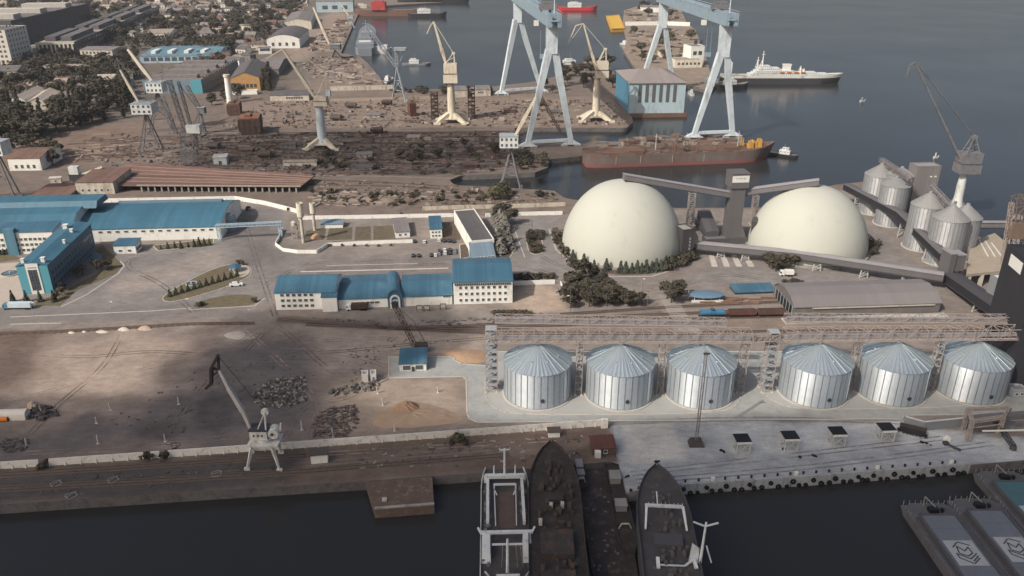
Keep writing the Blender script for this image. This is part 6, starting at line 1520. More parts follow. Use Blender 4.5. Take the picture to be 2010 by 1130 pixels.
small_boat('pale freighter with tangled gear at the far shore corner', G(715,24,WZ), .1, 70, HGR, CREAM, D=9, B=16)
small_boat('dark barge-like ship at the very top of the basin', G(850,6,WZ), .1, 180, HB, STEELG, D=10, B=24)
s, b = G(717,110,WZ), G(722,62,WZ); T, L = ship('grey naval-looking ship moored bow-out along the debris quay', s, b, 30, 9, HGR, deckm=mat('grey_deck', (112,118,124), .8), sheer=3)
house(T, [(-L*.44,-L*.3,-13,13,9.1,15),(-L*.26,-L*.08,-10,10,9.1,17),(0,L*.06,-8,8,9.1,13),(-L*.22,-L*.14,-7,7,17,23)], HGR, win=1)
for x in (-L*.36, L*.02, L*.2): q = MB(); q.box(x-2,x+2,-9,9,10,11.5 if x > 0 else 17); q.build('deck_strip', FRAMEW, T)
q = MB(); q.tube((L*.05,0,9),(L*.05,0,34),1,.4,8); q.bar((L*.05,-5,28),(L*.05,5,28),.7); q.build('mast', STEELG, T)
s, b = G(700,104,WZ), G(768,104,WZ); T, L = ship('white flat harbour vessel lying across the end of the grey ship', s, b, 20, 6, HW, deckm=CONCL, sheer=1.5); house(T, [(-L*.3,L*.2,-7,7,6.1,10),(L*.25,L*.4,-5,5,6.1,12)], WHITEC, win=1)
P = [G(*p, WZ) for p in ((1200,62),(1225,61),(1214,34),(1190,36))]; T = thing('floating_pontoon', 'bright yellow rectangular pontoon afloat beside the peninsula', 'pontoon', P[0]); q = MB(); q.prism([(p.x,p.y) for p in P], WZ-1, 1.2); q.build('hull', YELLOWP, T, world=True)
q = MB()
for a, c in zip(P, P[1:]+P[:1]): q.bar(Vector((a.x,a.y,1.7)), Vector((c.x,c.y,1.7)), 2.5, 1)
q.build('edge_fender', mat('pontoon_edge', (196,150,80), .8, var=.3), T, world=True)
# ---- peninsula
bpx('white square tower house with two dark windows on the peninsula', (1354,129), (1380,128), 91, 88, 1, 'flat', depth=24, wall=WHITE, roofm=GREYR, win=[('F',2,2,5,5,16,14,2,2)], name='building', cat='building', frames=False)
bpx('low pale block before the square tower house on the peninsula', (1325,133), (1378,132), 118, 112, 1, 'flat', depth=26, wall=CREAM, roofm=TANR, win=[('F',1,6,3,3,5,0,2,2)], name='building', cat='building', frames=False)
bpx('white shed with pale roof at the tip of the peninsula', (1258,24), (1302,24), 14, 10, 3, 'gable', depth=40, wall=WHITE, roofm=GREYR, name='shed', cat='shed')
bpx('small pale shed beside the peninsula wall', (1296,112), (1316,112), 104, 99, 2, 'gable', depth=24, wall=CREAM, roofm=TANR, name='shed', cat='shed')
fence('long white wall across the middle of the peninsula', [(1227,50),(1300,49),(1354,51)], 7, WHITE, th=1)
scatter('shore_debris', [(1235,60),(1350,58),(1375,110),(1320,120),(1240,110)], 150, 7, YM, (1,7,1,3,.5,3))
scatter('shore_debris', [(1230,22),(1330,16),(1345,45),(1230,44)], 70, 17, YM, (2,10,1,4,.5,5))
# ================================================================= foreground: dirt field, fence, portal crane, ships, barges
FW = mat('weathered_white_panel', (218,213,204), .9, var=.08, scale=.3, dirt=(140,132,124), dirt_amt=.35)
for pts, lb in (([(-120,927),(0,920),(78,915)], 'white precast fence piece at the frame edge, left of the first gap'), ([(99,913.5),(190,907),(283,900.5)], 'white precast fence piece between the wide gap and the dark bushes'),
        ([(298,899.5),(315,898)], 'short white precast fence stub between two dark bushes'), ([(332,897),(600,878),(800,863.5),(1000,849),(1192,834.5)], 'long white precast fence from the dark bushes to the concrete quay')):
    fence(lb, pts, 2.7, FW, name='precast_fence', cat='fence', posts=4.3, postm=FW, group='white precast fence pieces along the quay')
for (u, v, s) in ((88,918,2.6),(290,902,2.8),(324,900,2.8)): tree('bush', G(u, v), s, 'dark bush filling a gap in the white precast fence', 'bushes in the fence gaps', wide=1.3, leaf=0)
for (u, v, s) in ((899,866,3.6),(888,871,2),(912,872,2.4)): tree('bush', G(u, v), s, 'dark bush beside the long white precast fence', 'bushes below the long fence', wide=1.0)
q = MB(); q.box(-1.2,1.2,-.5,.5,0,3.6); solo('gate_post', q, FW, 'thick white gate post where the long fence meets the concrete quay', 'gate post', G(1186,839))
# portal crane by the fence
WHITEC_ = WHITEC; WHITEC = mat('dull_white_crane_paint', (204,202,196), .7, var=.14, scale=.4, dirt=(130,122,116), dirt_amt=.4, streak=1)
b = G(520,912); Y = b.y; T = thing('portal_crane', 'small white four-legged harbour crane straddling the white fence with dark jib', 'crane', b)
P = lambda u, v, d=0: at(u, v, Y+d)
for (f, t) in (((485.5,922),(497,868)), ((549,924),(530,866)), ((552,889),(545,860)), ((495,888),(500,862))):
    g = G(*f); tp = at(t[0], t[1], g.y*.35+Y*.65); q = MB(); q.bar(g+Vector((0,0,.5)), tp, .5, .6, 1.1); q.box(g.x-.9,g.x+.9,g.y-.4,g.y+.4,0,.9); q.build('leg', WHITEC, T, world=True)
c = P(520,864); q = MB(); q.box(c.x-4.9,c.x+5.1,Y-3.4,Y+3.4,c.z-.4,c.z+.3); q.tube(c+Vector((0,0,.4)), c+Vector((0,0,1.6)), 2.6, 2.6, 16); q.build('portal_platform', WHITEC, T, world=True)
c = P(512,858); q = MB(); q.box(c.x-2.8,c.x+2.8,Y-2.2,Y+2.2,c.z+.1,c.z+3.6); ho = q.build('machinery_house', WHITEC, T, world=True)
q = MB()
for x in (-1.4,0,1.2): q.box(c.x+x-.3,c.x+x+.3,Y-2.28,Y-2.2,c.z+1.6,c.z+2.4)
q.build('window_pane', GLASS, ho, world=True)
q = MB(); q.box(c.x-3,c.x+3,Y-2.4,Y+2.4,c.z+3.62,c.z+3.9); q.build('house_roof', STEELD, ho, world=True)
c2 = P(540,856); q = MB(); q.tube(c2+Vector((0,-2,2)), c2+Vector((0,1.6,2)), 1.7, 1.7, 16); q.bar(c2+Vector((1.9,0,2)), c2+Vector((2.4,0,5)), .5); q.build('counterweight_drum', WHITEC, T, world=True)
q = MB(); q.tube(c2+Vector((-.2,-2.15,2)), c2+Vector((-.2,-1.95,2)), .55, .55, 10); q.build('hub', STEELD, T, world=True)
q = MB(); m = P(520,808)
for s in (-1,1): q.bar(P(522,845,s*1.5), m+Vector((0,s*.6,0)), .4); q.bar(P(506,842,s*1.5), m+Vector((0,s*.6,0)), .35)
q.tube(m+Vector((0,-.5,0)), m+Vector((0,.5,0)), 1.2, 1.2, 12); q.build('mast_frame', WHITEC, T, world=True)
q = MB(); bm = [P(498,856), P(476,806), P(448,760), P(430,726)]
q.bar(bm[0], bm[1], .7, .8, 1.0); q.bar(bm[1], bm[2], 1.5, 1.3, 1.3); q.bar(bm[2], bm[3], 1.1, 1.0, .8); q.build('boom', mat('pale_boom', (178,172,166), .7, var=.1), T, world=True)
q = MB(); jb = [P(430,726), P(428,698), P(415,722), P(415,752), P(405,761)]
for s in (-.4,.4):
    for a, d in zip(jb[1:-1], jb[2:]): q.bar(a+Vector((0,s,0)), d+Vector((0,s,0)), .8)
q.bar(jb[0], jb[1], .7); q.bar(jb[0], jb[2], .6); q.bar(jb[0], P(416,738), .4); q.build('jib', mat('dark_brown_jib', (58,50,46), .8, var=.2), T, world=True)
q = MB(); q.bar(P(428,698), m, .16); q.build('tie_rods', STEELD, T, world=True)
WHITEC = WHITEC_
# rubble, sand and cuttings
RB = [mat('rubble_grey', (100,95,93), .95, var=.25, scale=.6), mat('rubble_dark', (82,76,74), .95, var=.25, scale=.6), mat('rubble_pale', (140,134,129), .95, var=.2, scale=.6)]
scatter('rubble_heap', [(492,775),(530,745),(598,740),(600,790),(560,802),(510,800)], 420, 21, RB, (.12,.8,.1,.4,.2,1.1), 'heap of broken grey concrete above the white crane')
scatter('rubble_heap', [(612,830),(640,800),(700,795),(705,830),(680,858),(615,858)], 420, 22, [RB[0],RB[1],mat('rubble_brown', (120,100,88), .95, var=.2)], (.1,.8,.08,.3,.1,.7), 'brown rubble strips beside the long fence')
scatter('rubble_heap', [(640,770),(700,752),(742,748),(740,768),(650,778)], 90, 23, [RB[0],RB[1],RB[2]], (.15,.8,.12,.5,.3,1.6), 'junk pile around the two white cabins')
scatter('rubble_heap', [(56,820),(66,795),(105,800),(115,815),(80,826)], 130, 24, [RB[1],RB[1],RB[0]], (.2,1.1,.12,.5,.3,1.5), 'dark scrap heap at the end of the white pipe shed')
scatter('rubble_heap', [(0,875),(10,860),(60,862),(50,885),(10,890)], 120, 25, [RB[1],RB[0]], (.1,.7,.1,.4,.1,.6), 'low rubble by the frame edge')
scatter('rubble_heap', [(330,870),(345,868),(352,880),(335,882)], 30, 26, [RB[2],RB[1]], (.15,.7,.1,.4,.2,.8), 'small pale rubble pile behind the fence')
scatter('rubble_scatter', [(180,815),(250,800),(400,720),(600,660),(620,740),(480,820),(300,870)], 120, 27, [RB[1],RB[1],RB[0]], (.1,.6,.1,.4,.1,.4))
scatter('rubble_scatter', [(700,880),(1000,858),(1150,855),(1140,900),(900,915),(700,925)], 130, 28, [RB[0],RB[1],RB[2]], (.15,1.0,.15,.4,.1,.4))
scatter('rubble_scatter', [(0,940),(560,905),(560,945),(0,980)], 60, 29, [RB[0],RB[1],RB[1]], (.15,.9,.15,.4,.1,.4))
scatter('rubble_scatter', [(640,700),(760,660),(900,665),(760,690),(700,760)], 60, 30, [RB[0],RB[1]], (.1,.6,.1,.4,.1,.4))
scatter('rubble_scatter', [(560,618),(760,632),(980,622),(1080,612),(960,640),(740,640)], 90, 31, [RB[0],RB[1]], (.2,1.2,.15,.5,.1,.6))
def mound(label, px, h, m, seed, name='sand_heap', cat='heap', kind=None):
    P = [G(*p) for p in smooth_poly(px, 2)]; c = sum(P, Vector())/len(P); rg = random.Random(seed); q = MB(); rings = []
    for f, z in ((1,-.05),(.85,.18),(.66,.5),(.45,.78),(.25,.94),(.02,1.0)):
        rings.append([c+(p-c)*f*(1+rg.uniform(-.06,.06))+Vector((0,0,h*z*(1+rg.uniform(-.1,.1)) if z > 0 else z)) for p in P])
    q.loft(rings, caps=False); return solo(name, q, m, label, cat, (c.x,c.y,0), world=True, smooth=False)
mound('flat orange sand bed between the blue shed and the end silo', [(856,690),(880,683),(955,686),(958,712),(905,714),(892,702)], 1.0, SAND, 1)
mound('wide orange-tan sand heap below the curved pad kerb', [(722,820),(760,798),(800,785),(860,795),(905,815),(900,832),(800,842),(730,838)], 1.6, mat('pale_sand', (156,134,114), .95, var=.12, scale=.15), 2)
mound('darker brown peak of sand on the wide tan heap', [(752,815),(790,786),(820,788),(838,812),(800,826)], 3.0, mat('brown_sand', (140,112,90), .95, var=.12, scale=.2), 3)
for i, (u, v, w, h, lb) in enumerate(((140,653,9,4,'small pale spoil heap, first in the line below the road'),(165,651,6,4,'small pale spoil heap, second in the line below the road'),(200,652,16,5,'flat pale spoil heap in the middle of the line'),(243,648,14,9,'rough pale spoil heap next to the broadest one'),(285,647,18,10,'broadest rounded tan spoil heap below the road'))):
    mound(lb, [(u-w,v),(u-w*.6,v-h*.6),(u,v-h),(u+w*.6,v-h*.6),(u+w,v),(u,v+3)], h*.13, RUBBLE if i < 4 else mat('tan_spoil', (166,148,130), .95, var=.2, scale=.4), 10+i, 'spoil_heap')
mound('pale gravel patch heap on the dark field near the road end', [(435,655),(470,648),(485,655),(475,668),(445,664)], .5, RUBBLE, 20, 'spoil_heap')
mound('tan clod heap at the edge of the dark hollow', [(50,798),(60,785),(78,788),(76,802),(60,805)], 1.0, mat('tan_spoil', (0,0,0)), 23, 'spoil_heap')
fence('low crumbling brown retaining wall between the road and the dirt field', [(-60,659),(0,657.5),(120,653),(240,646),(380,638),(500,637)], 1.5, mat('crumbling_wall', (104,90,82), .95, var=.4, scale=.7), posts=3)
fence('long thin kerb wall at the pale lot under the tall office', [(1100,557),(1118,590)], 1.6, WHITE)
# sheds, cabins and poles of the field
bpx('small white shed with flat blue roof on the grey pad by the dark crane', (785,729), (837,727), 714, 684, .8, 'shed', roofm=BLUER, win=[('F',1,1,3.0,2.0,1.6,0,.6,5.6),('F',1,1,3.0,2.0,1.6,0,5.6,.6)], name='site_shed', cat='shed')
T = [o for o in bpy.data.objects if o.get('label', '').startswith('small white shed with flat blue roof on the grey pad')][0]
q = MB(); dd = list(T.children)[0].dimensions.y; q.box(-.5,.5,-dd/2-.06,-dd/2+.1,0,2.1); q.build('entrance_door', STEELD, T)
bpx('white site cabin standing on the blue shed\'s side of its twin', (728,749), (739,748), 737, 728, .2, 'flat', roofm=CONCL, name='site_cabin', cat='cabin', win=[('F',1,1,.8,.9,1.5,0,.4,.4)], h=2.5)
bpx('white site cabin standing on the rubble side of its twin', (711,750), (723,749), 738, 729, .2, 'flat', roofm=CONCL, name='site_cabin', cat='cabin', h=2.5)
bpx('white kiosk with dark lean-to roof between fence and quay', (611,911), (644,908), 893, 882, .3, 'shed', roofm=DARKW, name='kiosk', cat='kiosk')
bpx('small white guard box with brown flat roof below the long fence', (1077,859), (1099,858), 848, 840, .2, 'shed', roofm=mat('brown_flat_roof', (84,74,68), .9), name='guard_box', cat='hut')
bpx('red-brown roofed hut between the rusty bow and the concrete quay', (1163,894), (1207,892), 880, 856, .8, 'shed', wall=mat('brown_hut_wall', (92,78,70), .9), roofm=REDR, name='hut', cat='hut', win=[('F',1,2,1.2,1.2,1.4,0,.6,2)])
q = MB(); q.box(-1,1,-.8,.8,.3,2.6); q.box(-.5,.5,-.85,-.8,1,2); solo('white_booth', q, FRAMEW, 'tiny white booth standing in front of the red-brown roofed hut', 'booth', G(1173,898))
T = thing('covered_pipe_shed', 'long white half-round shed running in from the frame edge', 'shed', G(0,820), 0); a, b = G(-120,824), G(56,819); q = MB(); d = (b-a).normalized(); n = Vector((-d.y,d.x,0)); rings = []
for p in (a, b): rings.append([p+n*(1.9*math.cos(PI*i/10))*-1+Vector((0,0,1.2+2.2*math.sin(PI*i/10)**.7)) for i in range(11)]+[p+n*1.9, p-n*1.9])
q.loft([r if True else r for r in rings]); q.build('shell', mat('white_tarpaulin', (212,206,194), .8, var=.06), T, world=True)
q = MB(); a, b = G(-90,828), G(17,826); T2 = thing('orange_pipe', 'orange pipe lying along the white half-round shed', 'pipe', b); q.tube(a+Vector((0,0,.9)), b+Vector((0,0,.9)), .9, .9, 14); q.build('pipe', ORANGEP, T2, world=True)
q = MB(); q.tube(b+Vector((0.02,0,.9)), b+Vector((.12,0,.9)), .72, .72, 14); q.build('pipe_mouth_shade', BLACKP, T2, world=True)  # black disc painting the shade inside the pipe's end
poles = [(82,808),(218,804),(351,793),(193,870),(325,866),(53,876),(593,843),(190,830),(655,858),(742,772),(752,795),(860,770),(775,845),(1118,905)]
pp = None
for i, (u, v) in enumerate(poles):
    g = G(u, v)
    if pp is None:
        q = MB(); q.lathe([(.28,0),(.22,3),(.0,3.02)], 8); q.box(-.5,.5,-.5,.5,-.02,.12); pp = solo('concrete_pile', q, mat('pale_pile', (186,180,172), .9), 'short pale concrete pile sticking out of the bare field', 'pile', g, group='pale piles in the dirt field', smooth=True); o = pp
    else: o = dup(pp, g)
    o.scale = (1,1,random.uniform(.8,1.25)); o.rotation_euler = (random.uniform(-.05,.05), random.uniform(-.12,.05), 0)
for (u, v, lb) in ((110,950,'open pale frame lying on the dark quay'),(222,942,'square pale frame lying on the dark quay'),(140,973,'pale plank lying near the dark quay edge'),(425,930,'curled pale hose lying on the dark quay')):
    g = G(u, v); q = MB(); 
    for a in range(4): c, s = math.cos(a*PI/2), math.sin(a*PI/2); q.bar((1.4*c-1.2*s,1.4*s+1.2*c,.15),(1.4*c+1.2*s,1.4*s-1.2*c,.15),.22)
    q.bar((-1.4,0,.2),(1.8,.6,.25),.25); solo('scrap_piece', q, mat('pale_scrap', (150,144,138), .9), lb, 'scrap', g, random.uniform(0,1), group='scrap on the dark quay')
# dark lattice crawler crane behind the blue shed
b = G(826,690); T = thing('crawler_crane', 'dark lattice-boom crane behind the small blue-roofed shed, boom toward the gatehouse wing', 'crane', b); Y = b.y
q = MB(); q.box(b.x-2.6,b.x+2.6,Y-1.2,Y-.4,0,1); q.box(b.x-2.6,b.x+2.6,Y+1.4,Y+2.2,0,1); q.build('crawler_track', BLACKP, T, world=True)
q = MB(); q.box(b.x-2.4,b.x+2.8,Y-1.2,Y+2.2,1.1,3.6); q.build('machinery_house', mat('dark_brown_crane', (66,56,52), .8, var=.2), T, world=True)
q = MB(); q.truss(at(816,682,Y+1), at(772,592,Y+6), 1.5, 1.5, 14, .16); q.build('boom', mat('dark_brown_crane', (0,0,0)), T, world=True)
q = MB(); q.bar(at(838,678,Y+1), at(813,632,Y+2), .2); q.bar(at(813,632,Y+2), at(772,592,Y+6), .1); q.bar(at(838,678,Y+1), at(836,690,Y+1), .2); q.build('tie_rods', STEELD, T, world=True)
# railway poles
for (u, v, vt) in ((735,706,680),(765,640,622),(1118,640,560),(1260,640,618),(1270,606,570)):
    g = G(u, v); z = zat(g, vt); q = MB(); q.tube((0,0,0),(0,0,z),.16,.1,8); q.bar((-.9,0,z-.4),(.9,0,z-.4),.14); solo('line_pole', q, mat('weathered_pole', (110,98,90), .9), 'thin weathered line pole standing by the railway corridor', 'pole', g, group='line poles by the railway')
for (u, v, vt, m_, lb) in ((921,585,556,FRAMEW,'white flag mast on the tall office roof front'),):
    pass
# pontoon pier
P = [G(*p, -.3) for p in ((718,944),(735,1000),(852,991),(848,931))]
T = thing('pontoon_pier', 'square brown pontoon pier jutting into dark water from the quay', 'pier', P[0]); q = MB(); q.prism([(p.x,p.y) for p in P], WZ-1, -.35); q.build('pier_deck', mat('brown_pier', (98,82,74), .95, var=.25, scale=.25, dirt=(140,128,118), dirt_amt=.3), T, world=True)
q = MB(); q.bar(Vector((P[1].x,P[1].y+.5,-.2)), Vector((P[2].x,P[2].y+.5,-.2)), .9, .5); q.build('edge_kerb', CONC, T, world=True)
q = MB(); c = G(755,982,-.3); q.box(c.x-.7,c.x+.7,c.y-.5,c.y+.5,-.34,.5); q.box(c.x-.4,c.x+.4,c.y-.55,c.y-.5,-.2,.4); q.build('mooring_box', CONCL, T, world=True)
# white stern trawler at the bottom
zd = 4.2
def ship_n(label, u0, v0, u1, v1, B, D, m, bow_far, **k):
    a, b = G(u0, v0, WZ+D), G(u1, v1, WZ+D); a.z = b.z = WZ
    d = (a-b).normalized(); 
    return ship(label, b, a, B, D, m, **k) if bow_far else ship(label, a, b, B, D, m, **k)
T, L = ship_n('white stern trawler moored stern-on to the quay, with white gallows frames', 990, 924, 1001, 1290, 14.6, 6.6, hullmat('trawler_hull', (196,198,196), (70,66,66), .6, rough=.7, var=.1, scale=.15, dirt=(130,122,114), dirt_amt=.4), False, tran=.82, sheer=2, deckm=mat('dark_trawler_deck', (74,70,70), .9, var=.2, scale=.3, dirt=(104,98,94), dirt_amt=.35), fwd=.3)
M = WM[T]; zl = 6.6
def lp(u, v, z): p = M.inverted() @ G(u, v, WZ+z); return Vector((p.x, p.y, z))
TW = mat('trawler_white_steel', (200,204,204), .6, var=.1, scale=.4, dirt=(140,134,126), dirt_amt=.3)
q = MB(); x0, x1 = lp(975,965,6.8).x, lp(975,1036,6.8).x; q.box(x0,x1,-2.7,2.7,6.65,6.75); q.build('trawl_deck', mat('brown_trawl_deck', (92,78,72), .95, var=.2, scale=.4), T)
q = MB()
for s in (-1,1):
    q.bar((x0-6,s*5.3,8.2),(x1-1.6,s*5.3,8.2),.9,.7); q.bar((x0-6,s*5.3,6.7),(x0-6,s*5.3,8.2),.8); q.bar((x1-1.6,s*5.3,6.7),(x1-1.6,s*5.3,8.2),.8)
    q.bar((x0,s*3.3,7.6),(x1,s*3.0,7.6),.28,.3); q.bar((x0,s*3.3,7.6),(x0+2.5,s*2.5,7.6),.3,.3)
q.build('side_rail', TW, T)
q = MB(); xs = lp(990,934,9).x
q.bar((xs,-6.2,9),(xs,6.2,9),1.3,1.1)
for s in (-1,1): q.bar((xs,s*6,6.6),(xs,s*6,9),1.1); q.tube((xs-.6,s*3.3,9.4),(xs-.6,s*3.3,12.6),.28,.16,8); q.bar((xs-.6,s*3.3,9.5),(xs,s*2.6,9.2),.3)
q.build('stern_gantry', TW, T)
q = MB(); q.tube((xs-.4,0,9.2),(xs-.4,0,19),.42,.26,10); q.bar((xs-.4,-1.5,18.6),(xs-.4,1.5,18.6),.3); q.bar((xs-.4,-1.5,18.6),(xs-.4,-1.7,19.3),.2); q.bar((xs-.4,1.5,18.6),(xs-.4,1.7,19.3),.2); q.build('stern_mast', TW, T)
q = MB(); q.bar((xs+3.6,-3.3,8.6),(xs+3.6,3.3,8.6),.55,.5)
for s in (-1,1): q.bar((xs+3.6,s*3.3,6.7),(xs+3.6,s*3.3,8.6),.5)
q.build('net_bar', TW, T)
xg = lp(1000,1052,9).x
for s in (-1,1): q = MB(); q.hull8([(xg-.2,s*4.4,6.65),(xg+8,s*4.4,6.65),(xg+8,s*7,6.65),(xg-.2,s*7,6.65)][::1 if s>0 else -1],[(xg-.2,s*4.6,10),(xg+6.4,s*4.6,9.2),(xg+6.4,s*6.8,9.2),(xg-.2,s*6.8,10)][::1 if s>0 else -1]); q.build('gallows_house', TW, T)
q = MB(); q.bar((xg-.2,-7.4,10.3),(xg-.2,7.4,10.3),.9,.7); q.bar((xg-.2,-7.3,10.3),(xg-1.8,-8,10.6),.5); q.bar((xg-.2,7.3,10.3),(xg-1.8,8,10.6),.5); q.build('gallows_beam', TW, T)
q = MB(); xm = xg+14; q.tube((xm,0,6.6),(xm-1.5,0,19),.5,.3,10); q.bar((xm-1.4,-4,17.4),(xm-1.4,4,17.4),.4); q.bar((xm,0,9),(xm+2.5,-2.8,6.7),.3); q.bar((xm,0,9),(xm+2.5,2.8,6.7),.3); q.build('mast', TW, T)
q = MB()
for y in (-1.2,2.2,3.3): q.tube((xm-1.4,y,17.2),(xm-4,y*1.3,7),.08,.08,5)
q.build('rigging', STEELG, T)
q = MB(); q.box(xm+4,xm+20,-5,5,6.65,11); q.box(xm+5,xm+14,-3,3,11,13.4); q.build('wheelhouse', TW, T)
q = MB(); q.lathe([(2.0,0),(1.2,2.5),(.9,3.6)], 12, (xm+2.2,0,6.65)); q.build('winch_cowl', mat('tarnished_cowl', (140,132,126), .8), T)
rg = random.Random(31); q = MB()
for i in range(46):
    s = rg.choice((-1,1)); x = rg.uniform(x0-5,x1+22); y = s*rg.uniform(4.2,6.6); l = rg.uniform(.2,.9); q.box(x-l,x+l,y-.4,y+.4,6.66,6.9+rg.uniform(0,1.1))
o = q.build('deck_gear', [mat('deck_gear_grey', (110,108,108), .8, var=.3)], T); o['kind'] = 'stuff'
q = MB()
for s in (-1,1):
    for a in ((xg+12,6.0,xg+15,4.2),(xg+15,4.2,xg+18,6.0)): q.bar((a[0],s*a[1],7.6),(a[2],s*a[3],7.6),.35)
q.build('boat_davit', TW, T)
# the rusty hulks beside it
HK = mat('dark_hulk_hull', (60,56,55), .9, var=.3, scale=.15, dirt=(92,70,60), dirt_amt=.45); HD = mat('dark_hulk_deck', (56,52,51), .95, var=.35, scale=.25, dirt=(82,68,60), dirt_amt=.4)
T, L = ship_n('dark rusty hulk with rounded bow pushed up against the quay', 1083, 884, 1106, 1300, 15.5, 9.5, HK, True, deckm=HD, sheer=1.4, fwd=.28, name='hulk')
for bx in ((-L*.1,L*.02,-4.5,4.5,9.55,11.5),(-L*.3,-L*.16,-4.5,4.5,9.55,10.8),(L*.18,L*.22,-2.5,2.5,9.55,11)): q = MB(); q.box(*bx); q.build('hatch', HK, T)
q = MB(); rg = random.Random(33)
for i in range(80): x = rg.uniform(-L*.2,L*.42); y = rg.uniform(-5,5)*(1 if x < L*.28 else .6); l = rg.uniform(.2,1.4); q.box(x-l,x+l,y-rg.uniform(.2,.7),y+.4,9.6,9.8+rg.uniform(0,1.4))
q.build('deck_scrap', mat('dark_deck_scrap', (76,66,60), .95, var=.3, scale=.5), T)['kind'] = 'stuff'
for (x, y) in ((L*.16,-2.2),(L*.155,1.2),(L*.07,4.4)): q = MB(); q.box(x-.7,x+.7,y-.5,y+.5,9.6,11.2); q.build('vent_box', CONCL, T)
# low brown pontoon between hulks, with two workboats
P = [G(*p, -2) for p in ((1128,912),(1214,906),(1262,1180),(1172,1180))]; T = thing('brown_pontoon', 'low dark brown pontoon lying between the two dark hulks', 'pontoon', (P[0].x,P[0].y,WZ)); q = MB(); q.prism([(p.x,p.y) for p in P], WZ-1, -2.2); q.build('deck', mat('dark_brown_pontoon', (62,57,55), .95, var=.3, scale=.2, dirt=(104,92,86), dirt_amt=.35), T, world=True)
q = MB(); rg = random.Random(35)
for i in range(30): g = G(rg.uniform(1160,1220), rg.uniform(930,1120), -2.2); q.box(g.x-rg.uniform(.1,.7),g.x+.3,g.y-.3,g.y+.3,-2.25,-2.1+rg.uniform(0,.7))
q.build('deck_gear', mat('deck_gear_grey', (0,0,0)), T, world=True)['kind'] = 'stuff'
def workboat(label, u0, v0, u1, v1, B, cab):
    T, L = ship_n(label, u0, v0, u1, v1, B, 2.6, mat('dark_workboat_hull', (62,62,66), .8, var=.2), True, deckm=HD, sheer=.8, name='workboat', cat='boat', bulwark=.6)
    for f, l in cab: q = MB(); q.box(L*f-l/2,L*f+l/2,-B*.3,B*.3,2.65,4.7); q.box(L*f-l/2-.2,L*f+l/2+.2,-B*.34,B*.34,4.7,4.9); q.build('cabin', mat('grey_cabin', (138,136,134), .8), T)
    q = MB(); q.bar((-L*.3,-B*.35,2.6),(-L*.3,-B*.2,4.4),.3); q.bar((-L*.3,B*.35,2.6),(-L*.3,B*.2,4.4),.3); q.bar((-L*.3,-B*.2,4.4),(-L*.3,B*.2,4.4),.35); q.build('towing_arch', CONCL, T); return T
workboat('small grey workboat squeezed beside the rusty hulk\'s bow', 1132, 896, 1144, 960, 3.6, ((.12,4),(-.15,2.6)))
workboat('long dark workboat with grey cabins beside the concrete quay corner', 1196, 892, 1236, 1080, 5.4, ((.2,4.2),(-.1,3.4)))
# third hulk with white deck gallows
T, L = ship_n('dark grey hulk with white deck frames, bow overlapping the concrete quay', 1290, 930, 1352, 1330, 15.5, 9.0, mat('grey_hulk_hull', (76,76,80), .85, var=.15, scale=.1), True, deckm=mat('grey_hulk_deck', (72,70,71), .95, var=.25, scale=.2, dirt=(96,86,80), dirt_amt=.35), sheer=1.4, fwd=.3, name='hulk')
M = WM[T]; p = lp(1335,1003,11); q = MB(); x = p.x
q.bar((x,-5,12.6),(x,5.6,12.6),.8,.7)
for s in (-1,1): q.bar((x,s*5.2,12.6),(x-6.5,s*5.8,9.4),.7,.7,.5)
for i in range(9): q.bar((x-.2,-5+i*1.2,12.9),(x+.2,-5+i*1.2,13.6),.14)
q.bar((x,2,12.6),(x+2.2,2.4,16),.3); q.build('gallows_frame', TW, T)
q = MB(); p = lp(1374,1104,9); x = p.x; y = p.y; q.tube((x,y,9),(x+2,y-.8,21),.45,.28,10); q.bar((x+2,y-4,21),(x+1.6,y-.6,20),.35); q.bar((x+2,y+2.6,21),(x+1.6,y-.6,20),.35); q.bar((x+1,y-1.4,14),(x,y-3,9.2),.3); q.hull8([(x-.3,y+.6,9),(x+.3,y+.6,9),(x+.3,y+3,9),(x-.3,y+3,9)],[(x+.8,y+.4,13),(x+1.2,y+.4,13),(x+1.2,y+2.4,14.6),(x+.8,y+2.4,14.6)]); q.build('mast', TW, T)
q = MB(); x = lp(1366,1112,9).x
q.bar((x-1,-6.5,9.2),(x+1.2,-6,10.4),.8); q.bar((x+1.2,-6,10.4),(x-.6,-3.5,9.6),.5); q.bar((x-.6,-3.5,9.6),(x-.6,3.2,9.6),.35); q.bar((x-1.6,3.6,9.2),(x+1.4,3.6,10.2),.9); q.build('bulkhead_rail', TW, T)
rg = random.Random(37); q = MB()
for i in range(60): x = rg.uniform(-L*.1,L*.44); y = rg.uniform(-5,5)*(1 if x < L*.25 else .5); l = rg.uniform(.2,1.0); q.box(x-l,x+l,y-.4,y+.4,9.05,9.2+rg.uniform(0,1.2))
q.build('deck_scrap', mat('grey_deck_scrap', (92,88,86), .95, var=.3, scale=.5), T)['kind'] = 'stuff'
q = MB(); q.box(L*.06,L*.12,-4,4,9.05,10.2); q.build('hatch', mat('grey_hulk_hull', (0,0,0)), T)
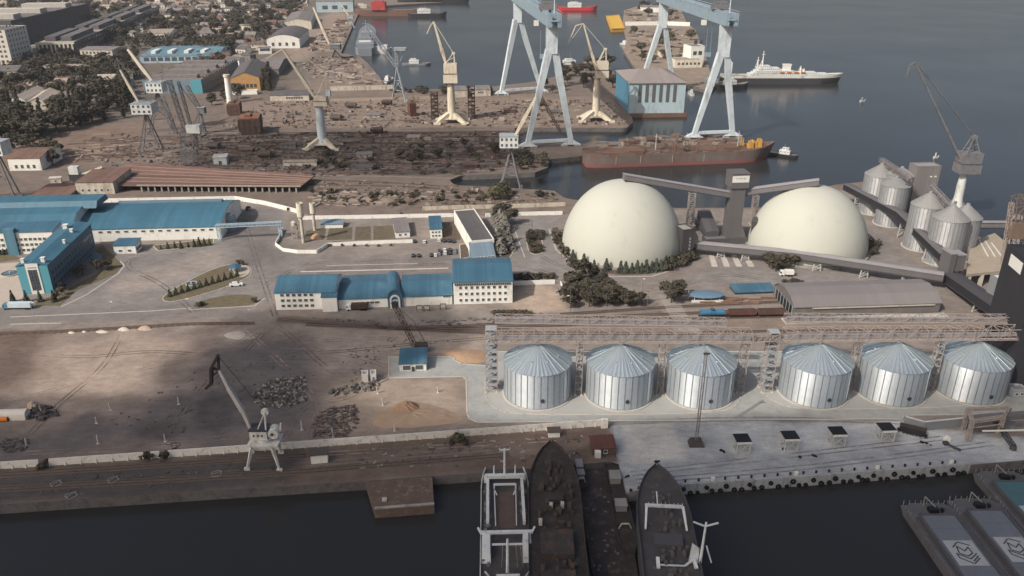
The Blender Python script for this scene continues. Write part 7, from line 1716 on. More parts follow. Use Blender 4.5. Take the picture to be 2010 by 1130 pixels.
# barges at the right
def barge(label, uc, vf, hatch_m, emb_v, first=None):
    zt = 2.8; far = G(uc, vf, WZ+zt); B = 15.2; Lb = 96; c = Vector((far.x, far.y-Lb/2, WZ))
    T = thing('river_barge', label, 'barge', c, -PI/2, 'grey river barges moored abreast')
    q = MB(); h = B/2
    q.hull8([(-Lb/2+4,-h,-1.4),(Lb/2-4,-h,-1.4),(Lb/2-4,h,-1.4),(-Lb/2+4,h,-1.4)],[(-Lb/2,-h,zt-.8),(Lb/2,-h,zt-.8),(Lb/2,h,zt-.8),(-Lb/2,h,zt-.8)]); q.prism([(-Lb/2,-h+2.5),(-Lb/2+2.6,-h),(Lb/2,-h),(Lb/2,h),(-Lb/2+2.6,h),(-Lb/2,h-2.5)], zt-.78, zt); q.build('hull', mat('barge_hull', (92,92,96), .8, var=.15, scale=.2, dirt=(84,74,68), dirt_amt=.4), T)
    x0 = -Lb/2+7; q = MB()
    for s in (-1,1): q.box(x0,Lb/2-4,s*(h-2.3)-.25,s*(h-2.3)+.25,zt+.01,zt+1.5); q.box(x0,Lb/2-4,s*(h-1.3)-.12,s*(h-1.3)+.12,zt+.01,zt+.55)
    q.box(x0-.3,x0+.2,-h+2.1,h-2.1,zt+.01,zt+1.5); q.build('coaming', mat('barge_coaming', (82,82,86), .7, var=.15), T)
    q = MB(); q.box(x0+.3,Lb/2-4,-h+2.7,h-2.7,zt+.02,zt+1.3)
    for i in range(9): x = x0+6+i*9; q.box(x-.08,x+.08,-h+2.8,h-2.8,zt+1.3,zt+1.36)
    ho = q.build('hatch_cover', hatch_m, T)
    # emblem panel: a hexagon of bars round an M, on a pale square
    e = M0 = WM[T].inverted() @ G(uc+emb_v[0], emb_v[1], WZ+zt+1.35); ex = e.x; w = 4.2
    q = MB(); q.box(ex-5,ex+5,-w,w,zt+1.38,zt+1.42); po = q.build('emblem_panel', mat('emblem_white', (158,162,164), .8, var=.1, scale=.6), ho)
    q = MB(); z = zt+1.47
    def st(a, b, t=.34): q.bar((ex+a[1]*1.12, a[0]*.9, z), (ex+b[1]*1.12, b[0]*.9, z), t, .06)
    st((-2.9,-1.9),(-.4,-3.8)); st((-.2,-3.8),(2.9,-2.6)); st((-3,.2),(-3,1.9)) ; st((-3.2,.2),(.2,2.2)); st((-3.0,1.8),(.2,3.8)); st((.4,3.8),(3.2,1.9)); st((.2,2.2),(3.2,.3)); st((.6,3.0),(3.2,1.1))
    st((-2.1,.2),(-1.5,-2.4)); st((-1.5,-2.4),(.1,-.6)); st((.1,-.6),(1.9,-2.0)); st((1.9,-2.0),(2.0,.2)); st((-2.0,.3),(.1,1.2)); st((.1,1.2),(2.0,.2))
    q.build('emblem_mark', mat('emblem_ink', (58,62,68), .8), po)
    q = MB()
    for i in range(9): y = -h+.5+i*(B-1)/8; q.tube((-Lb/2+.4,y,zt),(-Lb/2+.4,y,zt+1.3),.09,.09,6)
    for s in (-1,1):
        for i in range(4): q.tube((-Lb/2+1+i*1.6,s*(h-.2),zt),(-Lb/2+1+i*1.6,s*(h-.2),zt+1.2),.09,.09,6)
    q.build('railing', mat('barge_rail', (140,138,138), .7), T)
    q = MB(); q.box(-Lb/2+3,-Lb/2+5,-1.2,1.6,zt+.01,zt+1.4); q.tube((-Lb/2+4,3,zt),(-Lb/2+4,3,zt+1.1),.6,.6,10); q.build('anchor_winch', BLACKP, T)
    q = MB(); q.bar((-Lb/2+4.4,2.2,zt+.4),(-Lb/2+1.4,-1.6,zt+3.6),.25); q.bar((-Lb/2+1.4,-1.6,zt+3.6),(-Lb/2+1.6,-1.6,zt),.2); q.build('davit', mat('barge_rail', (0,0,0)), T)
    return T
barge('grey river barge farthest from the charcoal tower, with pale emblem square', 1817, 987, mat('grey_hatch', (104,110,118), .8, var=.15, scale=.25), (76,1085))
barge('grey river barge in the middle of the three, with pale emblem square', 1907, 978, mat('grey_hatch', (0,0,0)), (88,1078))
barge('river barge with a teal hatch cover, closest to the charcoal tower', 1956, 924, mat('teal_hatch', (72,104,110), .8, var=.12, scale=.25), (70,1014))

# vehicle tracks worn into the field and the yard
TRK = [mat('track_dark', (104,95,89), .95, var=.25, scale=.6), mat('track_pale', (150,135,124), .95, var=.2, scale=.6)]
def worn(m, lo=.42, hi=.62, sc=.06):
    nt = m.node_tree; N = nt.nodes; tc = N.new('ShaderNodeTexCoord'); n = N.new('ShaderNodeTexNoise'); n.inputs['Scale'].default_value = sc; n.inputs['Detail'].default_value = 8; n.inputs['Roughness'].default_value = .7
    r = N.new('ShaderNodeMapRange'); r.inputs['From Min'].default_value = lo; r.inputs['From Max'].default_value = hi; nt.links.new(tc.outputs['Object'], n.inputs['Vector']); nt.links.new(n.outputs['Fac'], r.inputs['Value']); nt.links.new(r.outputs[0], N['Principled BSDF'].inputs['Alpha']); return m
for m_ in TRK: worn(m_)
worn(mat('asphalt_rubber_marks', (112,106,103), .93, var=.2, scale=.3)); worn(mat('quay_rubber_marks', (140,140,140), .93, var=.2, scale=.3))
rg = random.Random(91)
def ruts(pts, m, w=.55, gap=1.9, z=.012):
    P = [G(*p) for p in smooth_poly(pts, 0)]; 
    n = 24; C = []
    for i in range(n+1):
        t = i/n*(len(P)-1); k = min(int(t), len(P)-2); f = t-k; a = P[max(k-1,0)]; b = P[k]; c = P[k+1]; d = P[min(k+2,len(P)-1)]
        C.append(.5*((2*b)+(c-a)*f+(2*a-5*b+4*c-d)*f*f+(3*b-a-3*c+d)*f**3))
    q = MB()
    for a, c in zip(C[:-1], C[1:]):
        d = (c-a).normalized(); s = Vector((-d.y,d.x,0))
        for o in (-gap/2, gap/2): q.quad(*[v+Vector((0,0,z)) for v in (a+s*(o-w/2), c+s*(o-w/2), c+s*(o+w/2), a+s*(o+w/2))])
    struct('wheel_ruts', q, m)
for i, (pts, c) in enumerate([([(520,640),(430,690),(300,720),(120,760),(0,800)],1),([(530,640),(470,700),(400,760),(330,850)],0),([(540,636),(600,680),(700,700),(760,720)],1),([(560,650),(640,720),(690,745)],0),([(480,645),(560,720),(620,790),(610,860)],1),
        ([(760,742),(680,780),(600,800),(560,860)],0),([(240,655),(200,720),(120,790),(60,850)],0),([(900,650),(760,662),(640,668),(540,660),(400,650)],1),([(950,664),(800,676),(660,690),(560,690)],0),([(20,690),(160,700),(300,690),(440,700)],0),([(0,892),(200,880),(420,860),(580,850)],1),([(0,935),(300,915),(600,893),(1000,868),(1150,858)],1),([(1000,880),(800,898),(600,915),(300,940)],0)]): ruts(pts, TRK[c], z=.012+.002*i)
for i, pts in enumerate([[(540,620),(520,560),(500,500),(480,430)],[(380,612),(320,560),(250,520),(300,500),(440,500)],[(900,508),(700,512),(600,520),(520,560)],[(1090,540),(1000,520),(800,520),(600,530)],[(1330,560),(1200,552),(1060,500),(1040,430)],[(1500,548),(1420,540),(1340,560)],[(1800,830),(1500,822),(1200,830)],[(1950,870),(1600,915),(1250,945)],[(1850,860),(1500,900),(1240,930)]]): ruts(pts, mat('asphalt_rubber_marks', (112,106,103), .93, var=.2, scale=.3) if i < 6 else mat('quay_rubber_marks', (134,134,133), .93, var=.2, scale=.3), .7, 2.1, .055+.002*i if i >= 6 else .03+.002*i)
# ================================================================= the town and its trees
WALLS = [WHITE, CREAM, OLDW, GREYW, BRICK]; ROOFS = [GREYR, TANR, BROWNR, DGREYR]
bpx('tall white apartment slab with rows of small windows at the frame edge', (-50,130), (26,129), 60, 56, 1, 'flat', depth=60, wall=mat('slab_white', (206,200,188), .9, var=.06, dirt=(160,152,142), dirt_amt=.3), roofm=BITUM, win=[('F',8,8,3,3,6,6.2,3,3),('R',8,6,3,3,6,6.2,4,4)], frames=False, name='apartment_block', cat='apartment block')
T, L = bpx('huge dark grey factory hall behind the white apartment slab', (-90,98), (34,96), 42, 22, 1, 'flat', depth=330, wall=mat('dark_factory_wall', (84,82,82), .9, var=.12), roofm=BITUM, win=[('R',2,22,7,5,10,11,6,6),('F',2,8,7,5,10,11,6,6)], frames=False, name='factory_hall', cat='factory')
h = zat(G(-28,97),42)
for y in (-120,-20,90): q = MB(); q.box(-L/2+8,L/2-8,y-14,y+14,h+.2,h+7); q.build('roof_lantern', CONCL, T)
T, L = bpx('long grey factory hall with pale striped roof running up to the hills', (76,113), (151,111), 84, 22, 1, 'flat', depth=620, wall=mat('dark_factory_wall', (0,0,0)), roofm=mat('pale_factory_roof', (150,144,138), .9, var=.12, scale=.03), win=[('R',2,40,8,5,8,9,6,6)], frames=False, name='factory_hall', cat='factory')
h = zat(G(113,112),84)
for i, x in enumerate((-.22,.2)):
    for j in range(4): q = MB(); y = -290+j*150; q.box(L*x-7,L*x+7,y,y+118,h+.2,h+6.5); q.build('roof_lantern', BITUM if i else DGREYR, T)
for i in range(9): q = MB(); x = -L/2+3+i*(L-6)/8; q.box(x-1,x+1,-311.2,-310.1,0,h-2); q.build('facade_pilaster', CREAM, T)
q = MB(); q.box(-L/2-.3,L/2+.3,-310.6,-310.05,h-2,h+1.2); q.build('facade_band', CREAM, T)
bpx('white two-storey school-like block between the slab and the long hall', (22,114), (68,113), 96, 90, 1, 'flat', depth=40, wall=WHITE, roofm=BITUM, win=[('F',2,7,3,3,4,6,2,2)], frames=False, name='town_building', cat='building')
bpx('pale two-part office beside the long hall\'s dark flank', (160,116), (223,117), 98, 87, 2, 'gable', depth=40, wall=OLDW, roofm=GREYR, win=[('F',2,8,3,3,4,5,2,2)], frames=False, name='town_building', cat='building')
bpx('long low tan-roofed school building among dark trees', (72,148), (168,147), 134, 124, 3, 'hip', depth=34, wall=CREAM, roofm=TANR, win=[('F',2,14,2.4,2.4,3,4.2,3,3)], frames=False, name='town_building', cat='building', over=1)
FB = mat('dull_blue_factory_roof', (92,124,138), .7, var=.12, scale=.03, stripe=6, stripe_amt=.1, dirt=(120,136,142), dirt_amt=.4)
T, L = bpx('blue-roofed factory hall with a strip of pale windows, tallest of its group', (276,124), (424,122), 110, 90, 4, 'gable', depth=110, wall=mat('pale_blue_wall', (160,176,182), .8, var=.08), roofm=FB, win=[('F',1,10,7,5,5,0,4,4)], frames=False, name='factory_hall', cat='factory')
h = zat(G(350,123),110)
for i in range(4): q = MB(); x = -L*.36+i*L*.22; q.box(x-3,x+3,-40,-14,h+1.5,h+5.2); q.build('roof_lantern', FRAMEW, T)
T, L = bpx('wide grey-striped factory hall with blue end, below the blue-roofed hall', (284,184), (398,183), 158, 124, 3, 'flat', depth=150, wall=mat('slate_factory_wall', (112,128,138), .8, var=.1), roofm=mat('striped_factory_roof', (118,112,110), .85, var=.1, scale=.03, stripe=14, stripe_axis=1, stripe_amt=.35), win=[('R',2,14,6,4,6,9,6,6)], frames=False, name='factory_hall', cat='factory')
h = zat(G(340,183),158)
for i in range(4): q = MB(); y = -56+i*36; q.box(-L/2+5,L/2-8,y-5,y+5,h+.2,h+3.8); q.build('roof_lantern', GREYR, T)
q = MB(); q.box(L/2-11,L/2+.4,-75.6,-75.05,0,h+1); q.build('blue_end_panel', CYANW, T)
bpx('small blue-roofed annex at the factory\'s upper corner', (402,122), (434,121), 106, 94, 2, 'gable', depth=60, wall=mat('pale_blue_wall', (0,0,0)), roofm=FB, name='factory_hall', cat='factory')
bpx('house with steep grey pyramid roof above the blue factory', (394,77), (420,76), 66, 46, 9, 'hip', depth=30, wall=WHITE, roofm=GREYR, win=[('F',1,3,3,3,5,0,2,2)], frames=False, name='house', cat='house')
bpx('wide pale-roofed villa between the factory and the dark tree belt', (289,78), (336,77), 66, 52, 4, 'gable', depth=70, wall=WHITE, roofm=TANR, win=[('F',1,5,3,3,4,0,2,2)], frames=False, name='house', cat='house')
bpx('dark barrel-roofed warehouse with a white curved front', (525,95), (589,94), 76, 44, 6, 'curve', depth=130, wall=WHITE, roofm=DGREYR, axis='y', win=[('F',1,4,4,5,6,0,4,4)], frames=False, name='warehouse', cat='warehouse')
bpx('grey-roofed warehouse behind the white curved front', (560,58), (612,57), 42, 20, 5, 'gable', depth=180, wall=CREAM, roofm=GREYR, axis='y', name='warehouse', cat='warehouse')
bpx('small dark-windowed white house before the curved-front warehouse', (508,106), (534,105), 95, 92, 1, 'flat', depth=24, wall=WHITE, roofm=BITUM, win=[('F',1,1,14,4,6,0,2,2)], frames=False, name='house', cat='house')
bpx('large white dockside hall at the very top of the basin', (622,24), (694,23), 3, -3, 4, 'gable', depth=120, wall=PALEB, roofm=GREYR, win=[('F',1,3,12,8,10,0,8,8)], frames=False, name='warehouse', cat='warehouse')
bpx('ochre-walled hall with grey gable roof beside tall dark poplars', (455,180), (512,178), 153, 122, 6, 'gable', depth=110, wall=OCHRE, roofm=DGREYR, axis='y', win=[('F',1,6,3,4,6,0,3,3)], frames=False, name='warehouse', cat='warehouse')
bpx('low grey hall roof behind the ochre-walled hall', (500,150), (548,149), 136, 114, 4, 'gable', depth=110, wall=GREYW, roofm=GREYR, name='warehouse', cat='warehouse')
bpx('white low wall-like annex at the foot of the ochre hall', (448,186), (505,185), 179, 177, .5, 'flat', depth=8, wall=WHITE, roofm=CONCL, name='annex', cat='annex')
p = G(452,202); T = thing('water_tower', 'plain white pillar-like water tower left of the ochre hall', 'tower', p); z = zat(p, 146); q = MB(); q.lathe([(3.4,0),(3.0,z*.5),(2.6,z-3)], 16); q.build('tower_shaft', WHITE, T, smooth=True); q = MB(); q.lathe([(2.6,z-3),(3.4,z-2.4),(3.4,z),(0,z+.6)], 16); q.build('tower_head', CREAM, T, smooth=True)
for i, (a, b, ve, vr, lb) in enumerate((((20,212),(52,211),196,176,'tan gabled shed closest to the frame edge'),((56,216),(96,214),200,180,'tan gabled shed, second from the frame edge'),((112,205),(140,204),190,178,'tan gabled shed nearest the poplars'),((186,170),(222,169),158,136,'pale gabled roof half sunk in trees'),((228,160),(262,158),148,130,'tan gabled roof beside the crane boom tips'),((-20,160),(38,158),140,132,'pale flat-roofed block below the white slab'))):
    bpx(lb+' in the old town', a, b, ve, vr, 4, 'gable', depth=60 if i < 3 else 40, wall=WALLS[i%3], roofm=mat('pale_tan_roof', (172,160,148), .9, var=.12, scale=.1, stripe=2.2, stripe_amt=.08) if i != 5 else BITUM, axis='y' if i < 3 else 'x', name='shed', cat='shed')
# small houses of the town
rg = random.Random(77); taken = []
ZONES = [([(285,0),(600,0),(600,40),(540,70),(430,110),(420,60),(330,48),(260,36)], 130), ([(60,0),(300,0),(280,16),(60,24)], 34), ([(-10,0),(60,0),(60,10),(-10,12)], 9), ([(430,110),(520,70),(520,110),(440,140)], 12), ([(230,40),(290,50),(280,90),(235,85)], 8), ([(20,160),(260,170),(230,190),(30,185)], 12)]
wn = ['white', 'cream', 'off-white', 'grey', 'brick']; rn = ['grey', 'tan', 'brown', 'dark grey']
for zpx, n in ZONES:
    us = [p[0] for p in zpx]; vs_ = [p[1] for p in zpx]; k = t = 0
    while k < n and t < 4000:
        t += 1; u, v = rg.uniform(min(us), max(us)), rg.uniform(min(vs_), max(vs_))
        if not inside(zpx, np.array([u]), np.array([v]))[0]: continue
        if any(abs(u-a)/12+abs(v-b)/4.6 < 1 for a, b in taken): continue
        taken.append((u, v)); k += 1; w = rg.randrange(5); r = rg.randrange(4); g = G(u, v); L = rg.uniform(12,24); ang = rg.uniform(-.5,.5); d = Vector((math.cos(ang), math.sin(ang), 0))
        building(f'small {wn[w]} town house with {rn[r]} {"gable" if k % 2 else "hipped"} roof among trees', g-d*L/2, g+d*L/2, rg.uniform(9,15), rg.uniform(5,9), 'gable' if k % 2 else 'hip', rg.uniform(2.5,4.5), WALLS[w], ROOFS[r], win=[('F',1,3,2.2,2.2,3,0,2,2)], frames=False, name='house', cat='house', group='small houses of the old town')
# ---- trees
def grove(kind, px, n, h, label, group, seed, leaf=None, wide=1.0, gap=4.0, avoid=True):
    rg = random.Random(seed); us = [p[0] for p in px]; vs_ = [p[1] for p in px]; pl = []; t = 0
    P = [G(*p) for p in px]; xs = [p.x for p in P]; ys = [p.y for p in P]
    while len(pl) < n and t < n*60:
        t += 1
        u, v = rg.uniform(min(us), max(us)), rg.uniform(min(vs_), max(vs_))
        if not inside(px, np.array([u]), np.array([v]))[0]: continue
        g = G(u, v)
        if any((g-o).length < gap for o in pl): continue
        pl.append(g); random.seed(seed*1000+len(pl))
        tree(kind, g, rg.uniform(*h), label, group, i=rg.randrange(4), wide=rg.uniform(.85,1.25)*wide, leaf=leaf)
gt = 'trees of the old town'
grove('broad', [(-10,165),(40,150),(70,125),(165,155),(250,150),(250,195),(150,205),(40,175),(-10,190)], 32, (12,17), 'dark broadleaf tree in the wooded belt around the tan-roofed school', gt, 1, 0, 1.3, 8)
grove('broad', [(-10,180),(30,215),(140,215),(250,200),(255,235),(130,262),(-10,290)], 38, (12,18), 'dark broadleaf tree in the belt behind the shipyard sheds', gt, 2, 0, 1.45, 7)
grove('poplar', [(120,240),(140,205),(250,180),(262,200),(240,240),(150,255)], 36, (19,26), 'tall dark poplar in the row behind the two dark cranes', 'poplar row behind the cranes', 3, 0, 1.2, 6)
grove('poplar', [(-5,250),(25,190),(90,200),(140,220),(110,262),(20,285)], 14, (18,26), 'tall dark poplar rising between the tan gabled sheds', 'poplars among the sheds', 4, 0, 1.2, 7)
grove('broad', [(280,30),(420,30),(430,70),(340,100),(300,60)], 24, (13,22), 'broadleaf tree around the pyramid-roofed house', gt, 5, 0, 1.3, 12)
grove('broad', [(420,10),(600,5),(560,50),(500,80),(440,110),(420,70)], 52, (13,22), 'broadleaf tree on the town slope above the ochre hall', gt, 6, 0, 1.35, 14)
grove('broad', [(0,5),(300,0),(280,40),(100,50),(60,40)], 44, (14,24), 'far broadleaf tree among the uppermost town houses', gt, 7, 0, 1.5, 22)
grove('broad', [(150,40),(250,30),(260,80),(190,84)], 14, (16,24), 'broadleaf tree against the long factory hall', gt, 8, 0, 1.4, 14)
grove('broad', [(225,85),(270,90),(270,160),(235,150)], 12, (13,18), 'broadleaf tree beside the blue-roofed factory', gt, 9, 0, 1.2, 10)
grove('broad', [(85,95),(150,118),(230,120),(235,135),(170,132),(40,118)], 16, (10,16), 'broadleaf tree along the foot of the long factory hall', gt, 10, 0, 1.2, 8)
grove('poplar', [(512,190),(520,150),(532,150),(530,195)], 5, (19,24), 'tall dark poplar standing right beside the ochre hall', 'poplars at the ochre hall', 11, 0, 1.1, 4)
grove('broad', [(395,200),(470,175),(505,190),(440,215)], 9, (8,12), 'bushy tree around the white water tower', 'trees at the water tower', 12, 0, 1.2, 7)
grove('broad', [(-5,300),(20,290),(130,300),(115,330),(40,300)], 9, (8,13), 'dark tree around the brown-roofed white house', 'trees at the brown-roofed house', 13, 0, 1.2, 6)
gy = 'bushes of the rail yard'
grove('broad', [(760,295),(900,285),(1000,295),(980,320),(800,325)], 10, (6,10), 'dark bushy tree in the overgrown rail yard', gy, 14, 0, 1.25, 6)
grove('broad', [(1010,300),(1070,315),(1065,335),(1005,335)], 9, (7,10), 'dark bushy tree on the quay tongue by the inlet', gy, 15, 0, 1.3, 5)
grove('bush', [(600,300),(760,300),(760,345),(620,340)], 10, (3,5), 'low dark bush between the rail yard tracks', gy, 16, 0, 1.3, 5)
grove('bush', [(620,372),(1080,372),(1085,400),(700,400)], 14, (2.5,4.5), 'low bush on the waste ground behind the boundary wall', gy, 17, 1, 1.3, 5)
grove('broad', [(960,380),(1000,378),(1010,395),(965,398)], 4, (8,10), 'round tree on the waste ground by the tripod crane', gy, 18, 2, 1.2, 5)
grove('broad', [(1100,135),(1200,122),(1205,185),(1110,185),(1020,180)], 26, (9,16), 'tree on the rocky basin shore behind the drooping-jib crane', 'trees on the basin shore', 19, 0, 1.2, 8)
grove('bush', [(760,178),(980,175),(980,184),(760,184)], 16, (4,8), 'bush on the basin shore strip', 'bushes on the basin shore', 20, 0, 1.4, 7)
grove('broad', [(1235,60),(1350,55),(1380,120),(1260,125)], 14, (10,17), 'round tree on the peninsula before the square tower house', 'trees on the peninsula', 21, 1, 1.3, 14)
grove('broad', [(1250,18),(1330,16),(1335,40),(1260,40)], 6, (14,22), 'round tree at the far tip of the peninsula', 'trees on the peninsula', 22, 0, 1.4, 18)
# the uncountable low greenery between the town's houses: one mass of leaf clumps
def greenery(px, n, h, seed):
    rg = random.Random(seed); us = [p[0] for p in px]; vs_ = [p[1] for p in px]; q = MB(); k = 0; t = 0
    while k < n and t < n*30:
        t += 1; u, v = rg.uniform(min(us), max(us)), rg.uniform(min(vs_), max(vs_))
        if not inside(px, np.array([u]), np.array([v]))[0]: continue
        k += 1; g = G(u, v); r = rg.uniform(.5,1)*h
        lobes = [((g.x+rg.uniform(-r,r)*.7, g.y+rg.uniform(-r,r)*.7, r*rg.uniform(.5,.9)), (r*.6, r*.6, r*.5)) for _ in range(3)]
        b = leafcloud(rg, lobes, 90, r*.16+.25); q.add(b.v, b.f)
    return q
q = greenery([(-10,3),(600,0),(600,45),(545,72),(430,112),(425,130),(270,88),(262,160),(230,188),(30,190),(-10,170),(-10,135),(60,120),(250,118),(255,85),(160,84),(280,16),(-10,20)], 620, 11, 61); o = q.build('town_greenery', LEAF[0]); o['kind'] = 'stuff'; o['label'] = 'mass of low dark greenery between the houses of the town'
q = greenery([(420,262),(1000,262),(1060,310),(1050,332),(880,345),(600,345)], 45, 3, 62); o = q.build('yard_undergrowth', LEAF[2]); o['kind'] = 'stuff'
q = greenery([(600,372),(1085,374),(1090,402),(640,405)], 40, 2.2, 63); o = q.build('yard_undergrowth', LEAF[1]); o['kind'] = 'stuff'
# terminal trees
for i, (u, v) in enumerate([(1098,470),(1100,480),(1104,492),(1112,502)]): tree('bush', G(u, v), 5.5, 'dark bush low against the shaded left foot of a dome', 'bushes at the dome foot', wide=1.2, leaf=0)
for i, (u, v, h) in enumerate([(1124,512,7),(1146,521,7.5),(1166,527,5.6),(1190,531,7.5),(1218,534,7),(1228,535,7),(1240,535,6),(1250,535,7.5),(1259,535,6),(1268,534,7.8),(1279,533,6.4),(1287,532,7.8),(1297,531,7),(1306,529,8.4),(1316,526,7.6)]):
    tree('conifer', G(u, v), h, 'dark conifer in the row ringing the foot of a dome', 'conifers around the dome', wide=1.25)
grove('bush', [(1305,530),(1345,505),(1362,500),(1345,518),(1315,530)], 8, (4,6.5), 'dark bush between the dome foot and the elevator house', 'bushes at the elevator house', 23, 0, 1.2, 2.5)
grove('broad', [(1100,588),(1110,555),(1170,550),(1240,582),(1250,600),(1190,606),(1110,606)], 26, (5.5,8), 'dense green tree in the thicket beside the level crossing', 'thicket by the level crossing', 24, 0, 1.45, 3.4)
for u, v, h in ((1140,556,13),(1122,566,9)): tree('broad', G(u, v), h, 'tallest broad tree rising from the thicket by the level crossing' if h > 10 else 'second tall tree at the thicket edge', None, i=1, wide=1.2, leaf=0)
grove('broad', [(1298,592),(1300,578),(1335,580),(1332,596)], 4, (6,9), 'dark tree beyond the level crossing next to the oval canopy', 'trees past the crossing', 25, 0, 1.2, 3)
grove('broad', [(1495,528),(1500,512),(1560,518),(1562,530),(1520,536)], 8, (5,8), 'dark tree beneath the long gallery', 'trees under the long gallery', 26, 0, 1.3, 4)
grove('bush', [(1530,556),(1560,552),(1572,560),(1540,562)], 5, (2.5,4), 'low bush by the grey warehouse corner', 'bushes at the warehouse', 27, 0, 1.2, 2)
grove('bush', [(1690,505),(1712,470),(1716,490),(1706,508)], 7, (4,6), 'dark bush at the second dome\'s foot by the road', 'bushes at the second dome', 28, 0, 1.2, 3)
grove('conifer', [(975,424),(992,424),(1004,495),(982,500)], 18, (7,11), 'grey-green conifer in the close row beside the grey-roofed shed', 'conifer row at the grey shed', 29, 4, 1.5, 3)
grove('broad', [(978,420),(992,420),(996,440),(980,440)], 3, (9,12), 'broad dark tree at the head of the conifer row', 'trees heading the conifer row', 30, 0, 1.1, 3)
grove('bush', [(1036,470),(1042,458),(1058,458),(1066,482),(1064,496),(1044,498)], 11, (2.5,4.5), 'round bush on the small planted island', 'bushes on the planted island', 31, 0, 1.2, 3)
for i in range(12): t = i/11; u, v = 334+(466-334)*t, 582+(542-582)*t; tree('conifer', G(u, v), 4.4, 'small dark conifer in the straight row on the traffic island', 'conifers on the traffic island', wide=1.1)
for i in range(4): u = 26+i*27; tree('conifer', G(u, 592), 6.5, 'conifer in the row before the cyan office end', 'conifers before the cyan office', wide=.9)
for u, v, h in ((316,489,3),(330,488,4.5),(344,487,4.5),(356,487,5),(370,485,3.5),(382,484,5),(392,483,6),(402,482,5),(412,481,4.5)): tree('conifer', G(u, v), h, 'conifer in the row before the workshop wall', 'conifers before the workshop', wide=1.0)
for u, v, h in ((150,545,5),(163,540,6),(190,528,5.5),(200,532,6),(212,528,5),(122,580,4.5),(128,570,5),(112,588,4)): tree('broad', G(u, v), h, 'round tree on the lawn beside the diagonal office', 'trees on the office lawn', wide=1.1)
for u, v in ((470,517),(476,520),(390,602),(395,600),(500,592)): tree('bush', G(u, v), 2.6, 'small bush at the tip of a traffic island', 'bushes on the traffic islands')
for i in range(9): tree('bush', G(972+i*8, 618.5-i*.1), 2.6, 'clipped bush in the low hedge row before the tall office', 'hedge bushes before the tall office', wide=1.3, leaf=1)
for i, u in enumerate((1012,1020,1030,1042,1052,1062,1076,1084)): tree('bush', G(u, 549-(i%2)*3), 3.4, 'dark shrub behind the short white wall at the tall office', 'shrubs behind the short wall', wide=1.2, leaf=0)
for u, v in ((488,412),(570,414),(788,425),(894,424)): tree('bush', G(u, v), 3, 'dark shrub against the white boundary wall', 'shrubs at the boundary wall', leaf=0)
for i in range(6): tree('bush', G(648+i*24, 483+random.uniform(-1,1)), 1.6, 'low shrub along the curved white wall', 'shrubs along the curved wall', leaf=2)
for u, v in ((0,494),(8,494),(16,493),(68,492),(76,491)): tree('conifer', G(u, v+6), 4, 'small conifer before the white three-storey front', 'conifers before the white front')
for i in range(16): u = random.uniform(1655,1730); tree('bush', G(u, 392+(u-1655)*.2), random.uniform(1.5,2.5), 'low scrub below the diagonal gallery', 'scrub below the diagonal gallery', leaf=2) if False else None
# gazebos, fountains
def gazebo(label, u, v, r):
    T = thing('gazebo', label, 'gazebo', G(u, v)); q = MB(); q.lathe([(r,2.7),(r*.96,3.0),(r*.5,3.7),(0,4.3)], 12); q.lathe([(r,2.7),(0,2.75)], 12); q.build('gazebo_roof', BLUER, T)
    for i in range(6): a = i*PI/3; q = MB(); q.tube((r*.85*math.cos(a),r*.85*math.sin(a),0),(r*.85*math.cos(a),r*.85*math.sin(a),2.72),.12,.12,6); q.build('post', FRAMEW, T)
gazebo('round blue-roofed gazebo at the tip of the traffic island', 462, 532, 3.4)
gazebo('round blue-roofed gazebo on the lawn beside the diagonal office', 187, 512, 3.4)
def fountain(label, u, v, r):
    T = thing('fountain', label, 'fountain', G(u, v, .12)); q = MB(); q.lathe([(r,0),(r,.5),(r-.35,.5),(r-.35,.25)], 24); q.build('basin_rim', CONCL, T); q = MB(); q.lathe([(r-.35,.3),(0,.305)], 24); q.build('basin_water', mat('fountain_water', (70,92,104), .1, var=.05, spec=.6), T); q = MB(); q.lathe([(.4,.3),(.2,1.2),(.5,1.3),(0,1.35)], 10); q.build('spout', CONCL, T)
fountain('round fountain basin in the middle of the traffic island', 376, 557, 2.8)
fountain('round fountain basin on the paving left of the cyan office end', 20, 537, 4.4)
# lamp posts along the roads
for u, v in ((66,620),(219,618),(367,612),(487,634),(1258,572),(1110,606)):
    T = thing('street_lamp', 'slim street lamp with white head beside the terminal road', 'street lamp', G(u, v), random.uniform(-.2,.2), 'street lamps along the terminal road'); q = MB(); q.tube((0,0,0),(0,0,6.5),.12,.08,8); q.bar((0,0,6.4),(1.2,0,6.7),.1); q.build('pole', STEELG, T); q = MB(); q.box(.7,1.6,-.3,.3,6.6,6.85); q.build('lamp_head', FRAMEW, T)
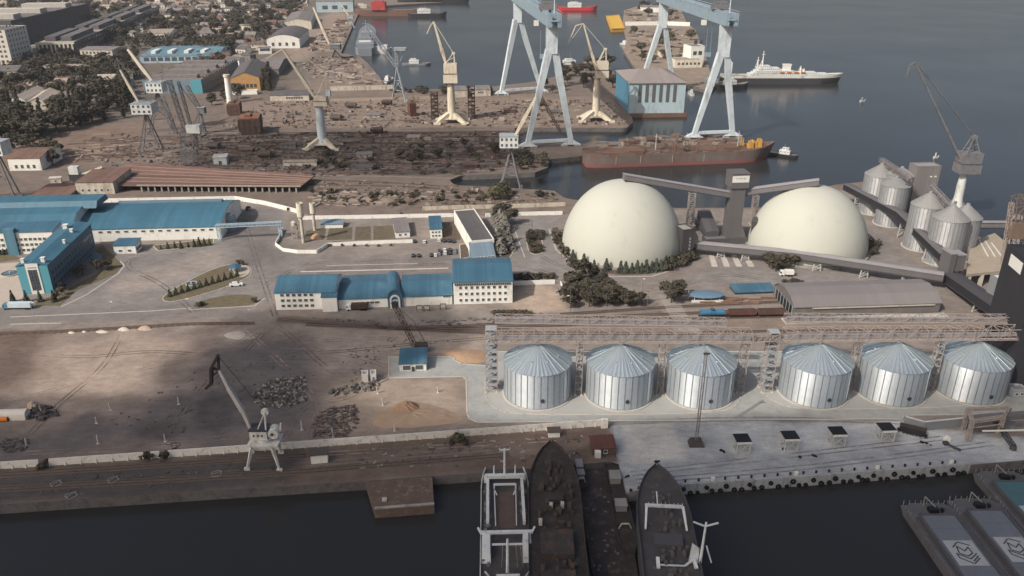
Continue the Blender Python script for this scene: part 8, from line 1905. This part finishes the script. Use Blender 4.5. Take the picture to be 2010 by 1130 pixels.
# ================================================================= light and camera
# thin haze over the harbour and drifting clouds whose shadows lie on the field, the quay and the yard
def volume(name, rgb, dens, an=0.0):
    m = bpy.data.materials.new(name); m.use_nodes = True; nt = m.node_tree; nt.nodes.remove(nt.nodes['Principled BSDF'])
    v = nt.nodes.new('ShaderNodeVolumePrincipled'); v.inputs['Color'].default_value = (*rgb, 1); v.inputs['Density'].default_value = dens; v.inputs['Anisotropy'].default_value = an
    nt.links.new(v.outputs[0], nt.nodes['Material Output'].inputs['Volume']); return m
HAZE = .00004
if HAZE:
    q = MB(); q.box(-4200, 4200, -700, 4600, -8, 215); o = q.build('haze', volume('pale_haze', (.86,.9,.95), HAZE)); o['kind'] = 'stuff'
def cloud(sx, sy, rx, ry, alt, th, dens, seed):
    rg = random.Random(seed); k = alt/math.tan(SUN_EL); cx, cy = sx-math.sin(SUN_AZ)*k, sy-math.cos(SUN_AZ)*k
    bm = bmesh.new(); bmesh.ops.create_icosphere(bm, subdivisions=4, radius=1)
    off = Vector((rg.uniform(0,50), rg.uniform(0,50), 0))
    for v in bm.verts:
        n = v.co.normalized(); f = 1+.28*mnoise.noise(n*1.6+off)+.16*mnoise.noise(n*3.7+off)
        v.co = Vector((n.x*rx*f, n.y*ry*f, n.z*th*(f if n.z > 0 else .7*f)))
    me = bpy.data.meshes.new('cloud'); bm.to_mesh(me); bm.free(); me.polygons.foreach_set('use_smooth', [True]*len(me.polygons))
    o = bpy.data.objects.new('cloud', me); COL.objects.link(o); o.location = (cx, cy, alt); o['kind'] = 'structure'
    me.materials.append(volume('cloud_vapour', (.97,.97,.98), dens, .3))
CLOUDS = [(-88, 297, 56, 36, 430, 45, .036, 1), (-150, 219, 130, 30, 440, 45, .034, 2), (165, 196, 160, 58, 450, 60, .0105, 3), (30, 150, 230, 66, 450, 60, .035, 5), (-100, 634, 170, 62, 470, 55, .017, 4)]
for c in CLOUDS: cloud(*c)
w = bpy.data.worlds.new('World'); SC.world = w; w.use_nodes = True
sky = w.node_tree.nodes.new('ShaderNodeTexSky'); sky.sky_type = 'NISHITA'; sky.sun_disc = False
sky.sun_elevation = SUN_EL; sky.sun_rotation = PI+SUN_AZ; sky.air_density = 1.0; sky.dust_density = 6.0; sky.ozone_density = 1.0
bg = w.node_tree.nodes['Background']; bg.inputs['Strength'].default_value = .1
w.node_tree.links.new(sky.outputs[0], bg.inputs[0])
sd = bpy.data.lights.new('sun', 'SUN'); sd.energy = 3.4; sd.angle = math.radians(.6); sd.color = (1, .95, .88)
so = bpy.data.objects.new('sun', sd); COL.objects.link(so)
to_sun = Vector((-math.sin(SUN_AZ)*math.cos(SUN_EL), -math.cos(SUN_AZ)*math.cos(SUN_EL), math.sin(SUN_EL)))
so.rotation_euler = to_sun.to_track_quat('Z', 'Y').to_euler(); so.location = (-200, -200, 600)
cd = bpy.data.cameras.new('camera'); cam = bpy.data.objects.new('camera', cd); COL.objects.link(cam)
cam.location = (0, 0, CH); cam.rotation_euler = (PI/2-TH, 0, 0)
cd.sensor_width = 36; cd.lens = 36*F/2010; cd.clip_start = 1; cd.clip_end = 20000
SC.camera = cam
SC.view_settings.view_transform = 'Standard'; SC.view_settings.look = 'None'; SC.view_settings.exposure = .15; SC.view_settings.gamma = 1
SC.cycles.max_bounces = 5; SC.cycles.volume_bounces = 1; SC.cycles.transparent_max_bounces = 4
